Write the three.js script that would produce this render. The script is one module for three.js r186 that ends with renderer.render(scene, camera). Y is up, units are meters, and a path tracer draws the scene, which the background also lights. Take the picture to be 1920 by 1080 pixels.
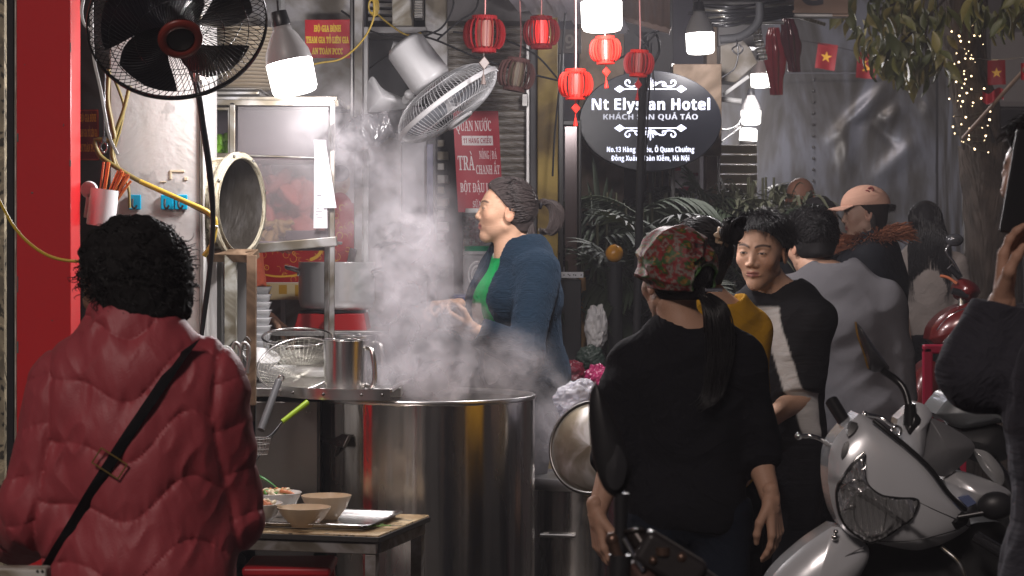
import * as THREE from 'three';
import { mergeGeometries, mergeVertices } from 'three/addons/utils/BufferGeometryUtils.js';
import { RoundedBoxGeometry } from 'three/addons/geometries/RoundedBoxGeometry.js';

// ---------------------------------------------------------------- camera, sky, sun, exposure
const F = 4107, HORIZON = 471, EYE = 1.54;           // focal length and horizon of the photograph in its own pixels
const scene = new THREE.Scene();
const camera = new THREE.PerspectiveCamera(2 * Math.atan(540 / F) * 180 / Math.PI, 1920 / 1080, 0.1, 400);
camera.position.set(0, EYE, 0);
camera.lookAt(0, EYE, -10);
camera.setViewOffset(1920, 1080, 0, 540 - HORIZON, 1920, 1080);
camera.focus = 7.4; camera.userData.fStop = 9;
{ // night sky over a city: nearly even, a little lighter towards the horizon
  const W = 64, H = 32, data = new Float32Array(W * H * 4);
  for (let y = 0; y < H; y++) for (let x = 0; x < W; x++) {
    const k = 0.75 + 0.35 * Math.exp(-Math.max(0, (y / H - 0.5)) * 6), i = (y * W + x) * 4;
    data[i] = 0.0130 * k; data[i + 1] = 0.0122 * k; data[i + 2] = 0.0165 * k; data[i + 3] = 1;
  }
  const t = new THREE.DataTexture(data, W, H, THREE.RGBAFormat, THREE.FloatType);
  t.mapping = THREE.EquirectangularReflectionMapping; t.magFilter = THREE.LinearFilter; t.needsUpdate = true;
  scene.background = t; scene.environment = t;
}
const sun = new THREE.DirectionalLight(new THREE.Color(1, 0.86, 0.80), 1.08);   // faint, broad light of the street behind the photographer
sun.position.set(-5, 12.4, 8.4); sun.target.position.set(0, 0.8, -6.5); sun.shadow.radius = 22; sun.castShadow = true;
Object.assign(sun.shadow.camera, { left: -8, right: 8, top: 8, bottom: -8, near: 0.5, far: 40 });
scene.add(sun, sun.target);
const renderer = new THREE.WebGLRenderer({ antialias: true });
renderer.toneMapping = THREE.LinearToneMapping; renderer.toneMappingExposure = 1;
renderer.shadowMap.enabled = true; renderer.setSize(1920, 1080);
scene.fog = new THREE.FogExp2(new THREE.Color(0.9, 0.88, 0.96), 0.006);

// ---------------------------------------------------------------- helpers
const V = (x, y, z) => new THREE.Vector3(x, y, z), PI = Math.PI;
const P = (px, py, d) => V((px - 960) / F * d, EYE + (HORIZON - py) / F * d, -d);   // a point of the place d metres in front of the camera
const rng = (s) => () => { s = (s + 0x6d2b79f5) | 0; let t = Math.imul(s ^ (s >>> 15), 1 | s); t = (t + Math.imul(t ^ (t >>> 7), 61 | t)) ^ t; return ((t ^ (t >>> 14)) >>> 0) / 4294967296; };
const lerp = (a, b, t) => a + (b - a) * t, clamp = (x, a = 0, b = 1) => Math.min(b, Math.max(a, x)), sst = (a, b, x) => { const t = clamp((x - a) / (b - a)); return t * t * (3 - 2 * t); };
const h3 = (x, y, z) => { let n = Math.imul(x, 374761393) + Math.imul(y, 668265263) + Math.imul(z, 1274126177) | 0; n = Math.imul(n ^ (n >>> 13), 1274126177); return ((n ^ (n >>> 16)) >>> 0) / 4294967296; };
function noise(x, y, z) {                               // value noise, -1 .. 1
  const ix = Math.floor(x), iy = Math.floor(y), iz = Math.floor(z); let u = x - ix, v = y - iy, w = z - iz;
  u = u * u * (3 - 2 * u); v = v * v * (3 - 2 * v); w = w * w * (3 - 2 * w);
  const q = (a, b) => lerp(h3(ix, iy + a, iz + b), h3(ix + 1, iy + a, iz + b), u);
  return lerp(lerp(q(0, 0), q(1, 0), v), lerp(q(0, 1), q(1, 1), v), w) * 2 - 1;
}
const fbm = (x, y, z, o = 4) => { let s = 0, a = 0.5; for (let i = 0; i < o; i++) { s += a * noise(x, y, z); x = x * 2.03 + 7.1; y = y * 2.03 + 3.7; z = z * 2.03 + 1.3; a *= 0.5; } return s; };
const lin = (hex) => new THREE.Color(hex);

function dataTex(n, m, f, srgb, rx = 1, ry = 1) {       // computed texture; f(u, v) -> [r, g, b] or a number, 0 .. 1
  const data = new Uint8Array(n * m * 4);
  for (let y = 0; y < m; y++) for (let x = 0; x < n; x++) {
    const c = f(x / n, y / m), i = (y * n + x) * 4, a = Array.isArray(c);
    data[i] = clamp(a ? c[0] : c) * 255; data[i + 1] = clamp(a ? c[1] : c) * 255; data[i + 2] = clamp(a ? c[2] : c) * 255; data[i + 3] = a && c.length > 3 ? clamp(c[3]) * 255 : 255;
  }
  const t = new THREE.DataTexture(data, n, m); t.magFilter = THREE.LinearFilter; t.wrapS = t.wrapT = THREE.RepeatWrapping; t.repeat.set(rx, ry);
  if (srgb) t.colorSpace = THREE.SRGBColorSpace; t.needsUpdate = true; return t;
}
const wrapN = (u, v, k, s, o = 4) => { const a = u * 2 * PI, b = v * 2 * PI, r = k / (2 * PI); return fbm(Math.cos(a) * r + s, Math.sin(a) * r + Math.cos(b) * r * 1.3 + s * 2, Math.sin(b) * r + s * 3, o); };   // tileable
function canvasTex(w, h, draw) { const c = document.createElement('canvas'); c.width = w; c.height = h; draw(c.getContext('2d'), w, h); const t = new THREE.CanvasTexture(c); t.colorSpace = THREE.SRGBColorSpace; return t; }
function M(color, rough = 0.6, metal = 0, more = {}) {
  const m = new THREE.MeshPhysicalMaterial({ color: color.isColor ? color : new THREE.Color().setRGB(...color), roughness: rough, metalness: metal, side: THREE.DoubleSide, ...more });
  return m;
}
// lettering with Vietnamese accents, which the fonts lack: base letters from the font, marks as strokes
function vtext(x, text, cx, y, size, font, maxW, stretch = 1, outline) {
  x.save(); x.font = font.replace('#', size); x.textBaseline = 'alphabetic';
  const parts = [...text.normalize('NFD')], glyphs = [];
  for (const ch of parts) { if (/[\u0300-\u036f]/.test(ch)) glyphs[glyphs.length - 1].m.push(ch); else { const c = ch; glyphs.push({ c, m: [], w: x.measureText(c).width }); } }
  let w = glyphs.reduce((s, g) => s + g.w, 0), k = maxW ? maxW / w : 1;
  x.translate(cx, y); x.scale(k, stretch); x.translate(-w / 2, 0); x.lineWidth = size * 0.085; x.lineCap = 'round'; x.strokeStyle = x.fillStyle;
  let at = 0;
  for (const g of glyphs) {
    x.fillText(g.c, at, 0); if (outline) x.strokeText(g.c, at, 0);
    const up = g.c !== g.c.toLowerCase() || /[bdfhkl]/.test(g.c), mid = at + g.w / 2; let top = -size * (up ? 0.80 : 0.62);
    const line = (...p) => { x.beginPath(); p.forEach(([a, b], i) => (i ? x.lineTo(mid + a * size, top + b * size) : x.moveTo(mid + a * size, top + b * size))); x.stroke(); };
    const hasHat = g.m.includes('\u0302') || g.m.includes('\u0306');
    if (g.m.includes('\u0302')) { line([-0.14, 0], [0, -0.12], [0.14, 0]); }
    if (g.m.includes('\u0306')) { line([-0.13, -0.12], [-0.06, -0.01], [0.06, -0.01], [0.13, -0.12]); }
    if (hasHat) top -= size * 0.13;
    for (const m of g.m) {
      if (m === '\u0301') line([0.0, 0], [0.1, -0.13]);
      if (m === '\u0300') line([0.02, 0], [-0.1, -0.13]);
      if (m === '\u0303') line([-0.13, -0.02], [-0.05, -0.09], [0.05, -0.02], [0.13, -0.09]);
      if (m === '\u0309') line([-0.06, -0.13], [0.04, -0.15], [0.05, -0.08], [0, -0.05], [0, 0]);
      if (m === '\u0323') { x.beginPath(); x.arc(mid, size * 0.14, size * 0.06, 0, 7); x.fill(); }
      if (m === '\u031b') { x.beginPath(); const ty = -size * (up ? 0.72 : 0.5); x.moveTo(at + g.w * 0.82, ty + size * 0.05); x.quadraticCurveTo(at + g.w * 1.08, ty + size * 0.02, at + g.w * 1.02, ty - size * 0.14); x.stroke(); }
    }
    at += g.w;
  }
  x.restore();
}
// geometry ---------------------------------------------------------
function clean(g) { const o = g.index ? g.toNonIndexed() : g; for (const k of Object.keys(o.attributes)) if (!['position', 'normal', 'uv'].includes(k)) o.deleteAttribute(k); if (!o.attributes.normal) o.computeVertexNormals(); if (!o.attributes.uv) o.setAttribute('uv', new THREE.BufferAttribute(new Float32Array(o.attributes.position.count * 2), 2)); return o; }
const mg = (list) => list.length === 1 ? list[0] : mergeGeometries(list.map(clean));
const tr = (g, x, y, z, rx = 0, ry = 0, rz = 0) => { if (rx) g.rotateX(rx); if (ry) g.rotateY(ry); if (rz) g.rotateZ(rz); return g.translate(x, y, z); };
function metric(g) {                                     // uv in metres on each face of a box
  const p = g.attributes.position, n = g.attributes.normal, uv = g.attributes.uv; for (let i = 0; i < p.count; i++) { const a = Math.abs(n.getX(i)), b = Math.abs(n.getY(i)), c = Math.abs(n.getZ(i)); if (a >= b && a >= c) uv.setXY(i, p.getZ(i), p.getY(i)); else if (b >= c) uv.setXY(i, p.getX(i), p.getZ(i)); else uv.setXY(i, p.getX(i), p.getY(i)); } return g;
}
const bx = (w, h, d, x = 0, y = 0, z = 0, r = 0.004) => { const q = Math.min(r, w / 2.2, h / 2.2, d / 2.2); return metric(new RoundedBoxGeometry(w, h, d, 2, q).translate(x, y, z)); };
const ball = (r, x = 0, y = 0, z = 0, n = 16) => new THREE.SphereGeometry(r, n, Math.ceil(n * 0.7)).translate(x, y, z);
const cyl = (r0, r1, h, x = 0, y = 0, z = 0, n = 24) => new THREE.CylinderGeometry(r1, r0, h, n).translate(x, y, z);
const lathe = (pts, n = 40) => new THREE.LatheGeometry(pts.map((p) => new THREE.Vector2(p[0], p[1])), n);
const tor = (R, r, n = 8, m = 40) => new THREE.TorusGeometry(R, r, n, m);
const tube = (pts, r, rad = 6, seg) => new THREE.TubeGeometry(new THREE.CatmullRomCurve3(pts), seg ?? Math.max(8, pts.length * 6), r, rad);
const UPV = V(0, 1, 0);
function rod(a, b, r, r1 = r, n = 10) { const l = a.distanceTo(b), g = new THREE.CylinderGeometry(r1, r, l, n); g.applyQuaternion(new THREE.Quaternion().setFromUnitVectors(UPV, b.clone().sub(a).normalize())); const m = a.clone().lerp(b, 0.5); return g.translate(m.x, m.y, m.z); }
function beam(a, b, w, t, r = 0.003, roll = 0) { const l = a.distanceTo(b), g = metric(new RoundedBoxGeometry(w, l, t, 2, Math.min(r, w / 2.3, t / 2.3))); if (roll) g.rotateY(roll); g.applyQuaternion(new THREE.Quaternion().setFromUnitVectors(UPV, b.clone().sub(a).normalize())); const m = a.clone().lerp(b, 0.5); return g.translate(m.x, m.y, m.z); }
function ext(pts, depth, bevel = 0.003, curve = false) {
  const s = new THREE.Shape(); if (curve) s.setFromPoints(new THREE.SplineCurve([...pts, pts[0]].map((p) => new THREE.Vector2(p[0], p[1]))).getPoints(pts.length * 8)); else s.setFromPoints(pts.map((p) => new THREE.Vector2(p[0], p[1])));
  return new THREE.ExtrudeGeometry(s, { depth, bevelEnabled: bevel > 0, bevelSize: bevel, bevelThickness: bevel, bevelSegments: 2, curveSegments: 8 });
}
function surf(f, nu, nv, closeU) {                       // parametric sheet f(u, v) -> Vector3
  const pos = [], uv = [], idx = [];
  for (let j = 0; j <= nv; j++) for (let i = 0; i <= nu; i++) { const p = f(i / nu, j / nv); pos.push(p.x, p.y, p.z); uv.push(i / nu, j / nv); }
  for (let j = 0; j < nv; j++) for (let i = 0; i < nu; i++) { const a = j * (nu + 1) + i, b = a + 1, c = a + nu + 1, d = c + 1; idx.push(a, b, c, b, d, c); }
  const g = new THREE.BufferGeometry(); g.setAttribute('position', new THREE.Float32BufferAttribute(pos, 3)); g.setAttribute('uv', new THREE.Float32BufferAttribute(uv, 2)); g.setIndex(idx); g.computeVertexNormals(); return g;
}
// a body whose front follows an outline: outline [x, y] in metres, bulge(x, y, t) is how far the front comes forward, t = 0 centre .. 1 rim; a solid with a back
function shell(outline, bulge, thick, center, rings = 14, smooth = true) {
  const n = 96, c2 = smooth ? new THREE.SplineCurve([...outline, outline[0]].map((p) => new THREE.Vector2(p[0], p[1]))) : null, rim = [];
  if (c2) rim.push(...c2.getSpacedPoints(n).slice(0, n)); else { const m = outline.length; const per = Math.ceil(n / m); outline.forEach((p, i) => { const q = outline[(i + 1) % m]; for (let k = 0; k < per; k++) rim.push(new THREE.Vector2(lerp(p[0], q[0], k / per), lerp(p[1], q[1], k / per))); }); }
  const N = rim.length, cx = center ? center[0] : rim.reduce((s, p) => s + p.x, 0) / N, cy = center ? center[1] : rim.reduce((s, p) => s + p.y, 0) / N;
  const pos = [], uv = [], idx = [], row = rings + 1;
  for (const side of [1, -1]) for (let r = 0; r <= rings; r++) for (let i = 0; i < N; i++) {
    const t = r / rings, x = lerp(cx, rim[i].x, t), y = lerp(cy, rim[i].y, t), z = bulge(x, y, t); pos.push(x, y, side > 0 ? z : Math.min(z - thick, z * 0.6 - thick)); uv.push(x, y);
  }
  const at = (s, r, i) => (s * row + r) * N + (i % N);
  for (let r = 0; r < rings; r++) for (let i = 0; i < N; i++) { idx.push(at(0, r, i), at(0, r + 1, i), at(0, r, i + 1), at(0, r, i + 1), at(0, r + 1, i), at(0, r + 1, i + 1)); idx.push(at(1, r, i), at(1, r, i + 1), at(1, r + 1, i), at(1, r, i + 1), at(1, r + 1, i + 1), at(1, r + 1, i)); }
  const g = new THREE.BufferGeometry(); g.setAttribute('position', new THREE.Float32BufferAttribute(pos, 3)); g.setAttribute('uv', new THREE.Float32BufferAttribute(uv, 2)); g.setIndex(idx); g.computeVertexNormals();
  const wp = [], wi = [], wu = []; for (let i = 0; i <= N; i++) for (const s of [0, 1]) { const k = at(s, rings, i) * 3; wp.push(pos[k], pos[k + 1], pos[k + 2]); wu.push(i / N, s); }
  for (let i = 0; i < N; i++) { const a = i * 2; wi.push(a, a + 1, a + 2, a + 1, a + 3, a + 2); }
  const w = new THREE.BufferGeometry(); w.setAttribute('position', new THREE.Float32BufferAttribute(wp, 3)); w.setAttribute('uv', new THREE.Float32BufferAttribute(wu, 2)); w.setIndex(wi); w.computeVertexNormals();
  return mg([g, w]);
}
// objects ----------------------------------------------------------
const taken = {};
const numbered = (n) => { const k = taken[n] = (taken[n] ?? -1) + 1; return k ? n + '_' + String(k).padStart(3, '0') : n; };
function shade(o) { o.traverse((c) => { if (c.isMesh) { c.castShadow = true; c.receiveShadow = true; } }); return o; }
function thing(name, label, category, pos = V(0, 0, 0), group, turn = 0) {
  const o = new THREE.Group(); o.name = numbered(name); o.position.copy(pos); o.rotation.y = turn; o.userData = { label, category }; if (group) o.userData.group = group; scene.add(o); return o;
}
function part(parent, name, geo, mat, more) { const m = new THREE.Mesh(geo, mat); m.name = name; m.castShadow = m.receiveShadow = true; if (more) Object.assign(m.userData, more); parent.add(m); return m; }
function wpart(parent, name, geo, mat, more) {           // geometry given in the place's coordinates
  let at = V(0, 0, 0); for (let o = parent; o && o !== scene; o = o.parent) at.add(o.position); geo.translate(-at.x, -at.y, -at.z); return part(parent, name, geo, mat, more);
}
function struct(name, geo, mat, pos) { const m = part(scene, numbered(name), geo, mat, { kind: 'structure' }); if (pos) m.position.copy(pos); return m; }
function solo(name, label, category, geo, mat, group) {    // a thing that is one mesh, geometry in the place's coordinates
  geo.computeBoundingBox(); const b = geo.boundingBox, p = V((b.min.x + b.max.x) / 2, b.min.y, (b.min.z + b.max.z) / 2); geo.translate(-p.x, -p.y, -p.z);
  const m = part(scene, numbered(name), geo, mat, { label, category }); m.position.copy(p); if (group) m.userData.group = group; return m;
}
function again(o, pos, turn, label) { const c = o.clone(); c.name = numbered(o.name.replace(/_\d+$/, '')); c.position.copy(pos); if (turn !== undefined) c.rotation.y = turn; c.userData = { ...o.userData }; if (label) c.userData.label = label; scene.add(c); return c; }

// ---------------------------------------------------------------- materials
const scratch = dataTex(256, 256, (u, v) => 0.5 + 0.5 * wrapN(u, v, 26, 3, 3) * 0.8, false), grimeMap = dataTex(256, 256, (u, v) => { const k = sst(-0.25, 0.5, wrapN(u, v, 8, 9, 5)); return [lerp(1, 0.62, k), lerp(1, 0.58, k), lerp(1, 0.5, k)]; }, true);
const steelRough = dataTex(256, 256, (u, v) => { const k = 0.30 + 0.25 * wrapN(u, v * 0.12, 9, 4, 4) + 0.1 * wrapN(u, v, 5, 7, 3); return [k, k, k]; }, false);
const weave = dataTex(128, 128, (u, v) => 0.5 + 0.25 * Math.sin(u * 2 * PI * 16) * Math.sin(v * 2 * PI * 16) + 0.25 * wrapN(u, v, 30, 2, 2), false);
const crinkle = dataTex(256, 256, (u, v) => { const a = wrapN(u, v, 7, 4, 3), b = wrapN(u + 0.08 * a, v, 15, 11, 3); return 0.5 + 0.5 * (0.7 * (0.5 - Math.abs(a) * 2.2) + 0.5 * (0.5 - Math.abs(b) * 2.2)); }, false), knit = dataTex(256, 256, (u, v) => { const q = Math.abs(((u * 32) % 1) - 0.5) * 2, w = ((v * 32 + q * 0.5) % 1); return 0.25 + 0.5 * Math.sin(w * PI) * (0.6 + 0.4 * q) + 0.25 * wrapN(u, v, 9, 5, 3); }, false);
const rp = (t, x, y = x) => { const c = t.clone(); c.repeat.set(x, y); c.needsUpdate = true; return c; };
const MT = {
  steel: M([0.60, 0.58, 0.56], 0.26, 1, { roughnessMap: null }), steelDull: M([0.42, 0.41, 0.40], 0.42, 1, { bumpMap: rp(scratch, 3), bumpScale: 0.0004 }),
  chrome: M([0.8, 0.8, 0.8], 0.08, 1), alu: M([0.55, 0.55, 0.56], 0.38, 0.9, { map: rp(grimeMap, 1) }),
  darkSteel: M([0.16, 0.155, 0.15], 0.32, 1), black: M([0.014, 0.014, 0.016], 0.35), blackMatt: M([0.016, 0.016, 0.018], 0.75), rubber: M([0.02, 0.02, 0.02], 0.6),
  white: M([0.72, 0.71, 0.70], 0.35, 0, { clearcoat: 0.2 }), whiteDirty: M([0.66, 0.64, 0.60], 0.6, 0, { map: rp(grimeMap, 2) }), cream: M([0.68, 0.6, 0.48], 0.45),
  red: M([0.42, 0.012, 0.014], 0.32, 0, { clearcoat: 0.5, clearcoatRoughness: 0.2 }), glass: M([0.96, 0.97, 0.97], 0.03, 0, { transmission: 1, thickness: 0, ior: 1.45 }),
  steamGlass: M([0.82, 0.77, 0.79], 0.34, 0, { transmission: 0.93, thickness: 0 }),
  plasticClear: M([0.94, 0.95, 0.97], 0.12, 0, { transmission: 0.86, thickness: 0 }), rust: M([0.20, 0.13, 0.08], 0.85, 0.1, { map: rp(grimeMap, 2) }),
  brass: M([0.55, 0.38, 0.12], 0.3, 1), bulbGlow: new THREE.MeshStandardMaterial({ color: 0xffffff, emissive: new THREE.Color(1, 0.96, 0.9), emissiveIntensity: 5, roughness: 0.5 }),
};

// ================================================================ the setting
const X = (px, d) => (px - 960) / F * d, Y = (py, d) => EYE + (HORIZON - py) / F * d, S = (d) => d / F;
const boxAt = (x0, x1, y0, y1, d, depth, r) => { const a = P(x0, y1, d), b = P(x1, y0, d); return bx(b.x - a.x, b.y - a.y, depth, (a.x + b.x) / 2, (a.y + b.y) / 2, -d - depth / 2, r); };   // a box whose front face is d metres away
const printBox = (x0, x1, y0, y1, d, depth) => { const g = boxAt(x0, x1, y0, y1, d, depth, 0.001); g.computeBoundingBox(); const b = g.boundingBox, p = g.attributes.position, uv = g.attributes.uv; for (let i = 0; i < p.count; i++) uv.setXY(i, (p.getX(i) - b.min.x) / (b.max.x - b.min.x), (p.getY(i) - b.min.y) / (b.max.y - b.min.y)); return g; };
{
  const asphalt = M([0.05, 0.05, 0.052], 0.7, 0, { bumpMap: rp(scratch, 300), bumpScale: 0.006, map: rp(grimeMap, 60) });
  struct('road', new THREE.PlaneGeometry(240, 240).rotateX(-PI / 2), asphalt);
  const pave = M([0.2, 0.19, 0.18], 0.75, 0, { map: rp(grimeMap, 12), bumpMap: rp(scratch, 60), bumpScale: 0.004 });
  struct('pavement', mg([bx(9, 0.13, 5.2, -3.85, 0.065, -8.9, 0.02), bx(24, 0.13, 9, 4, 0.066, -15.2, 0.02)]), pave);
}
// --- left edge: granite wall, black frame, red column
{
  const granite = M([1, 1, 1], 0.55, 0, { map: dataTex(256, 256, (u, v) => { const a = wrapN(u, v, 60, 5, 2), b = wrapN(u, v, 14, 8, 3), k = 0.56 + 0.3 * b - (a > 0.22 ? 0.38 : 0) + (a < -0.25 ? 0.14 : 0); return [k, k * 0.93, k * 0.78]; }, true) });
  const w = thing('granite_wall', 'strip of speckled beige granite wall at the far left edge', 'wall', P(0, 900, 7.0));
  wpart(w, 'wall_slab', mg([bx(1.6, 3.4, 0.3, X(9, 7.0) - 0.8, 1.7, -7.15)]), granite);
  const f = thing('door_frame', 'black metal frame strip between granite wall and red column', 'frame', P(22, 900, 6.9));
  wpart(f, 'frame_post', mg([boxAt(12, 26, -60, 1400, 6.9, 0.1)]), MT.black); wpart(f, 'pale_seal', boxAt(27, 31, -60, 1400, 6.88, 0.04), MT.whiteDirty);
  const r = thing('red_column', 'glossy red painted metal column behind the woman in the red jacket', 'column', P(80, 900, 6.75));
  wpart(r, 'column_panel', boxAt(31, 133, -80, 1400, 6.75, 0.15, 0.004), M([0.62, 0.007, 0.012], 0.3, 0, { clearcoat: 0.7, clearcoatRoughness: 0.3, bumpMap: rp(scratch, 1.5), bumpScale: 0.0008 }));
  const chip = M([0.16, 0.14, 0.13], 0.7); for (const [x, y, w, h] of [[31.5, 250, 3, 16], [32, 518, 2, 30], [130, 300, 3, 12], [58, 360, 4, 3], [118, 232, 2, 5], [31.5, 640, 3, 22], [96, 600, 3, 2], [131, 80, 2, 18], [45, 120, 2, 2]]) wpart(r, 'paint_chip', boxAt(x, x + w, y, y + h, 6.7485, 0.004, 0.001), chip);
  wpart(r, 'edge_trim', boxAt(133.5, 136, -80, 1400, 6.78, 0.1, 0.001), M([0.2, 0.004, 0.008], 0.4));
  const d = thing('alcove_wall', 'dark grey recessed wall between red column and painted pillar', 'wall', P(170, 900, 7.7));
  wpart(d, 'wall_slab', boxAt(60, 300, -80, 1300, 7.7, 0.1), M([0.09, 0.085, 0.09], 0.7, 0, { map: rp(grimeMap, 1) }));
}
// --- painted pillar with flaking paint
{
  const paint = M([0.56, 0.55, 0.54], 0.62, 0, { map: dataTex(256, 256, (u, v) => { const a = wrapN(u, v, 9, 2, 5), s = wrapN(u, v * 0.25, 14, 6, 4), f = a > 0.34 ? 0.10 : 0; return [0.92 - f - 0.10 * Math.max(0, s), 0.915 - f - 0.11 * Math.max(0, s), 0.91 - f - 0.13 * Math.max(0, s)]; }, true, 1.1, 0.8), bumpMap: rp(scratch, 2), bumpScale: 0.002 });
  const c = thing('painted_pillar', 'off white painted pillar with flaking paint below the black fan', 'pillar', P(285, 900, 7.2));
  wpart(c, 'pillar_body', boxAt(205, 375, -80, 1300, 7.2, 0.42, 0.006), paint);
  wpart(c, 'corner_strip', boxAt(376, 380, 150, 1100, 7.19, 0.02, 0.001), MT.alu);
  const flakes = M([0.48, 0.40, 0.28], 0.8);
  for (const [x0, x1, y0, y1] of [[318, 346, 319, 323], [318, 322, 323, 336], [345, 352, 332, 338], [300, 312, 340, 342]]) wpart(c, 'bare_patch', boxAt(x0, x1, y0, y1, 7.197, 0.004, 0.001), flakes);
}
// --- rear shop wall
{
  const lilac = M([0.60, 0.585, 0.60], 0.55, 0, { map: rp(grimeMap, 1, 1), bumpMap: rp(scratch, 1), bumpScale: 0.002 });
  const w = thing('shop_wall', 'pale lilac panel wall behind the glass cabinet', 'wall', P(520, 900, 9.3));
  wpart(w, 'wall_panel', boxAt(330, 529, -80, 1100, 9.32, 0.1), lilac); wpart(w, 'wall_panel', boxAt(531, 664, -80, 1100, 9.3, 0.1), lilac);
  wpart(w, 'shelf_ledge', boxAt(560, 672, 196, 206, 9.1, 0.2), MT.alu); wpart(w, 'joint_strip', boxAt(526, 534, -80, 1100, 9.27, 0.03, 0.001), MT.white);
  const p = thing('white_post', 'tall white post between red notice and dark shop opening', 'post', P(675, 900, 9));
  wpart(p, 'post_body', boxAt(664, 680, -80, 1200, 9.0, 0.1), M([0.66, 0.65, 0.66], 0.5, 0, { map: rp(grimeMap, 1) })); wpart(p, 'dark_edge', boxAt(656, 663, -80, 1200, 9.02, 0.1), MT.darkSteel); wpart(p, 'light_strip', boxAt(681, 690, 50, 1000, 9.05, 0.05), MT.white);
  const g = thing('grey_partition', 'misty grey wall panels behind the steam under the grey fan', 'wall', P(745, 900, 9.6));
  const grey = M([0.56, 0.545, 0.57], 0.6, 0, { map: rp(grimeMap, 1) }), dk = M([0.10, 0.095, 0.10], 0.6);
  wpart(g, 'wall_panel', boxAt(684, 752, 250, 1100, 9.55, 0.1), grey); wpart(g, 'wall_panel', boxAt(754, 800, 200, 1100, 9.58, 0.1), M([0.46, 0.445, 0.47], 0.6));
  wpart(g, 'dark_panel', boxAt(801, 817, 140, 1100, 9.56, 0.1), dk);
  wpart(g, 'dark_opening', boxAt(686, 800, -70, 330, 9.9, 0.1), M([0.03, 0.028, 0.03], 0.6));
  wpart(g, 'lintel', boxAt(686, 800, 50, 62, 9.5, 0.3), M([0.32, 0.31, 0.31], 0.6)); 
  for (let k = 0; k < 5; k++) wpart(g, 'louvre_slat', boxAt(690, 735, -20 + k * 13, -13 + k * 13, 9.6, 0.08, 0.002), grey);
  wpart(g, 'switch_box', mg([boxAt(735, 772, -30, 48, 9.45, 0.2)]), MT.whiteDirty); wpart(g, 'vent_panel', boxAt(776, 793, -10, 34, 9.4, 0.1), MT.darkSteel); for (let k = 0; k < 6; k++) wpart(g, 'vent_slat', boxAt(777, 792, 2 + k * 5, 4 + k * 5, 9.38, 0.02, 0.001), MT.alu);
  // toothed pilaster
  const q = thing('toothed_pilaster', 'white pilaster with toothed brick edge beside roller shutter', 'pilaster', P(822, 900, 9.7));
  const aged = M([0.62, 0.60, 0.60], 0.7, 0, { map: rp(grimeMap, 1.2), bumpMap: rp(scratch, 1), bumpScale: 0.004 });
  wpart(q, 'pilaster_body', boxAt(797, 839, -60, 150, 9.68, 0.2), aged); wpart(q, 'dark_back', boxAt(815, 868, 150, 1100, 9.75, 0.1), M([0.045, 0.043, 0.046], 0.7));
  for (let k = 0; k < 12; k++) { const y = 262 + k * 22, l = k % 2; wpart(q, 'brick', boxAt(820, l ? 841 : 833, y, y + (l ? 16 : 13), 9.7, 0.045, 0.004), aged); }
  wpart(q, 'blue_strip', boxAt(800, 812, 270, 420, 9.54, 0.02), M([0.2, 0.2, 0.3], 0.4));
}
// --- roller shutter
{
  const t = thing('roller_shutter', 'closed grey roller shutter behind the cook and red banner', 'shutter', P(912, 900, 9.85));
  const m = [0, 1, 2].map((k) => M([0.66 - k * 0.06, 0.63 - k * 0.06, 0.62 - k * 0.06], 0.5, 0.05, { map: rp(grimeMap, 1.1 + k * 0.3) }));
  const w = X(986, 9.85) - X(838, 9.85), pitch = 14.2 * S(9.85), g = surf((u, v) => V((u - 0.5) * w, (v - 0.5) * pitch * 1.06, 0.012 * Math.sin(v * PI) - (v > 0.92 ? 0.006 : 0)), 1, 8);
  for (let k = 0; k < 36; k++) { const p = part(t, 'slat', g, m[(k * 7) % 3]); p.position.set(0, Y(42 + k * 14.2, 9.85) - t.position.y, 0); p.rotation.x = -0.12; }
  wpart(t, 'guide_rail', boxAt(986, 994, 0, 1100, 9.75, 0.1), MT.steelDull); wpart(t, 'shutter_box', boxAt(838, 1000, -60, 40, 9.65, 0.3), M([0.10, 0.09, 0.09], 0.6));
  wpart(t, 'lock_plate', boxAt(978, 990, 175, 200, 9.72, 0.03), MT.darkSteel);
}
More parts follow.
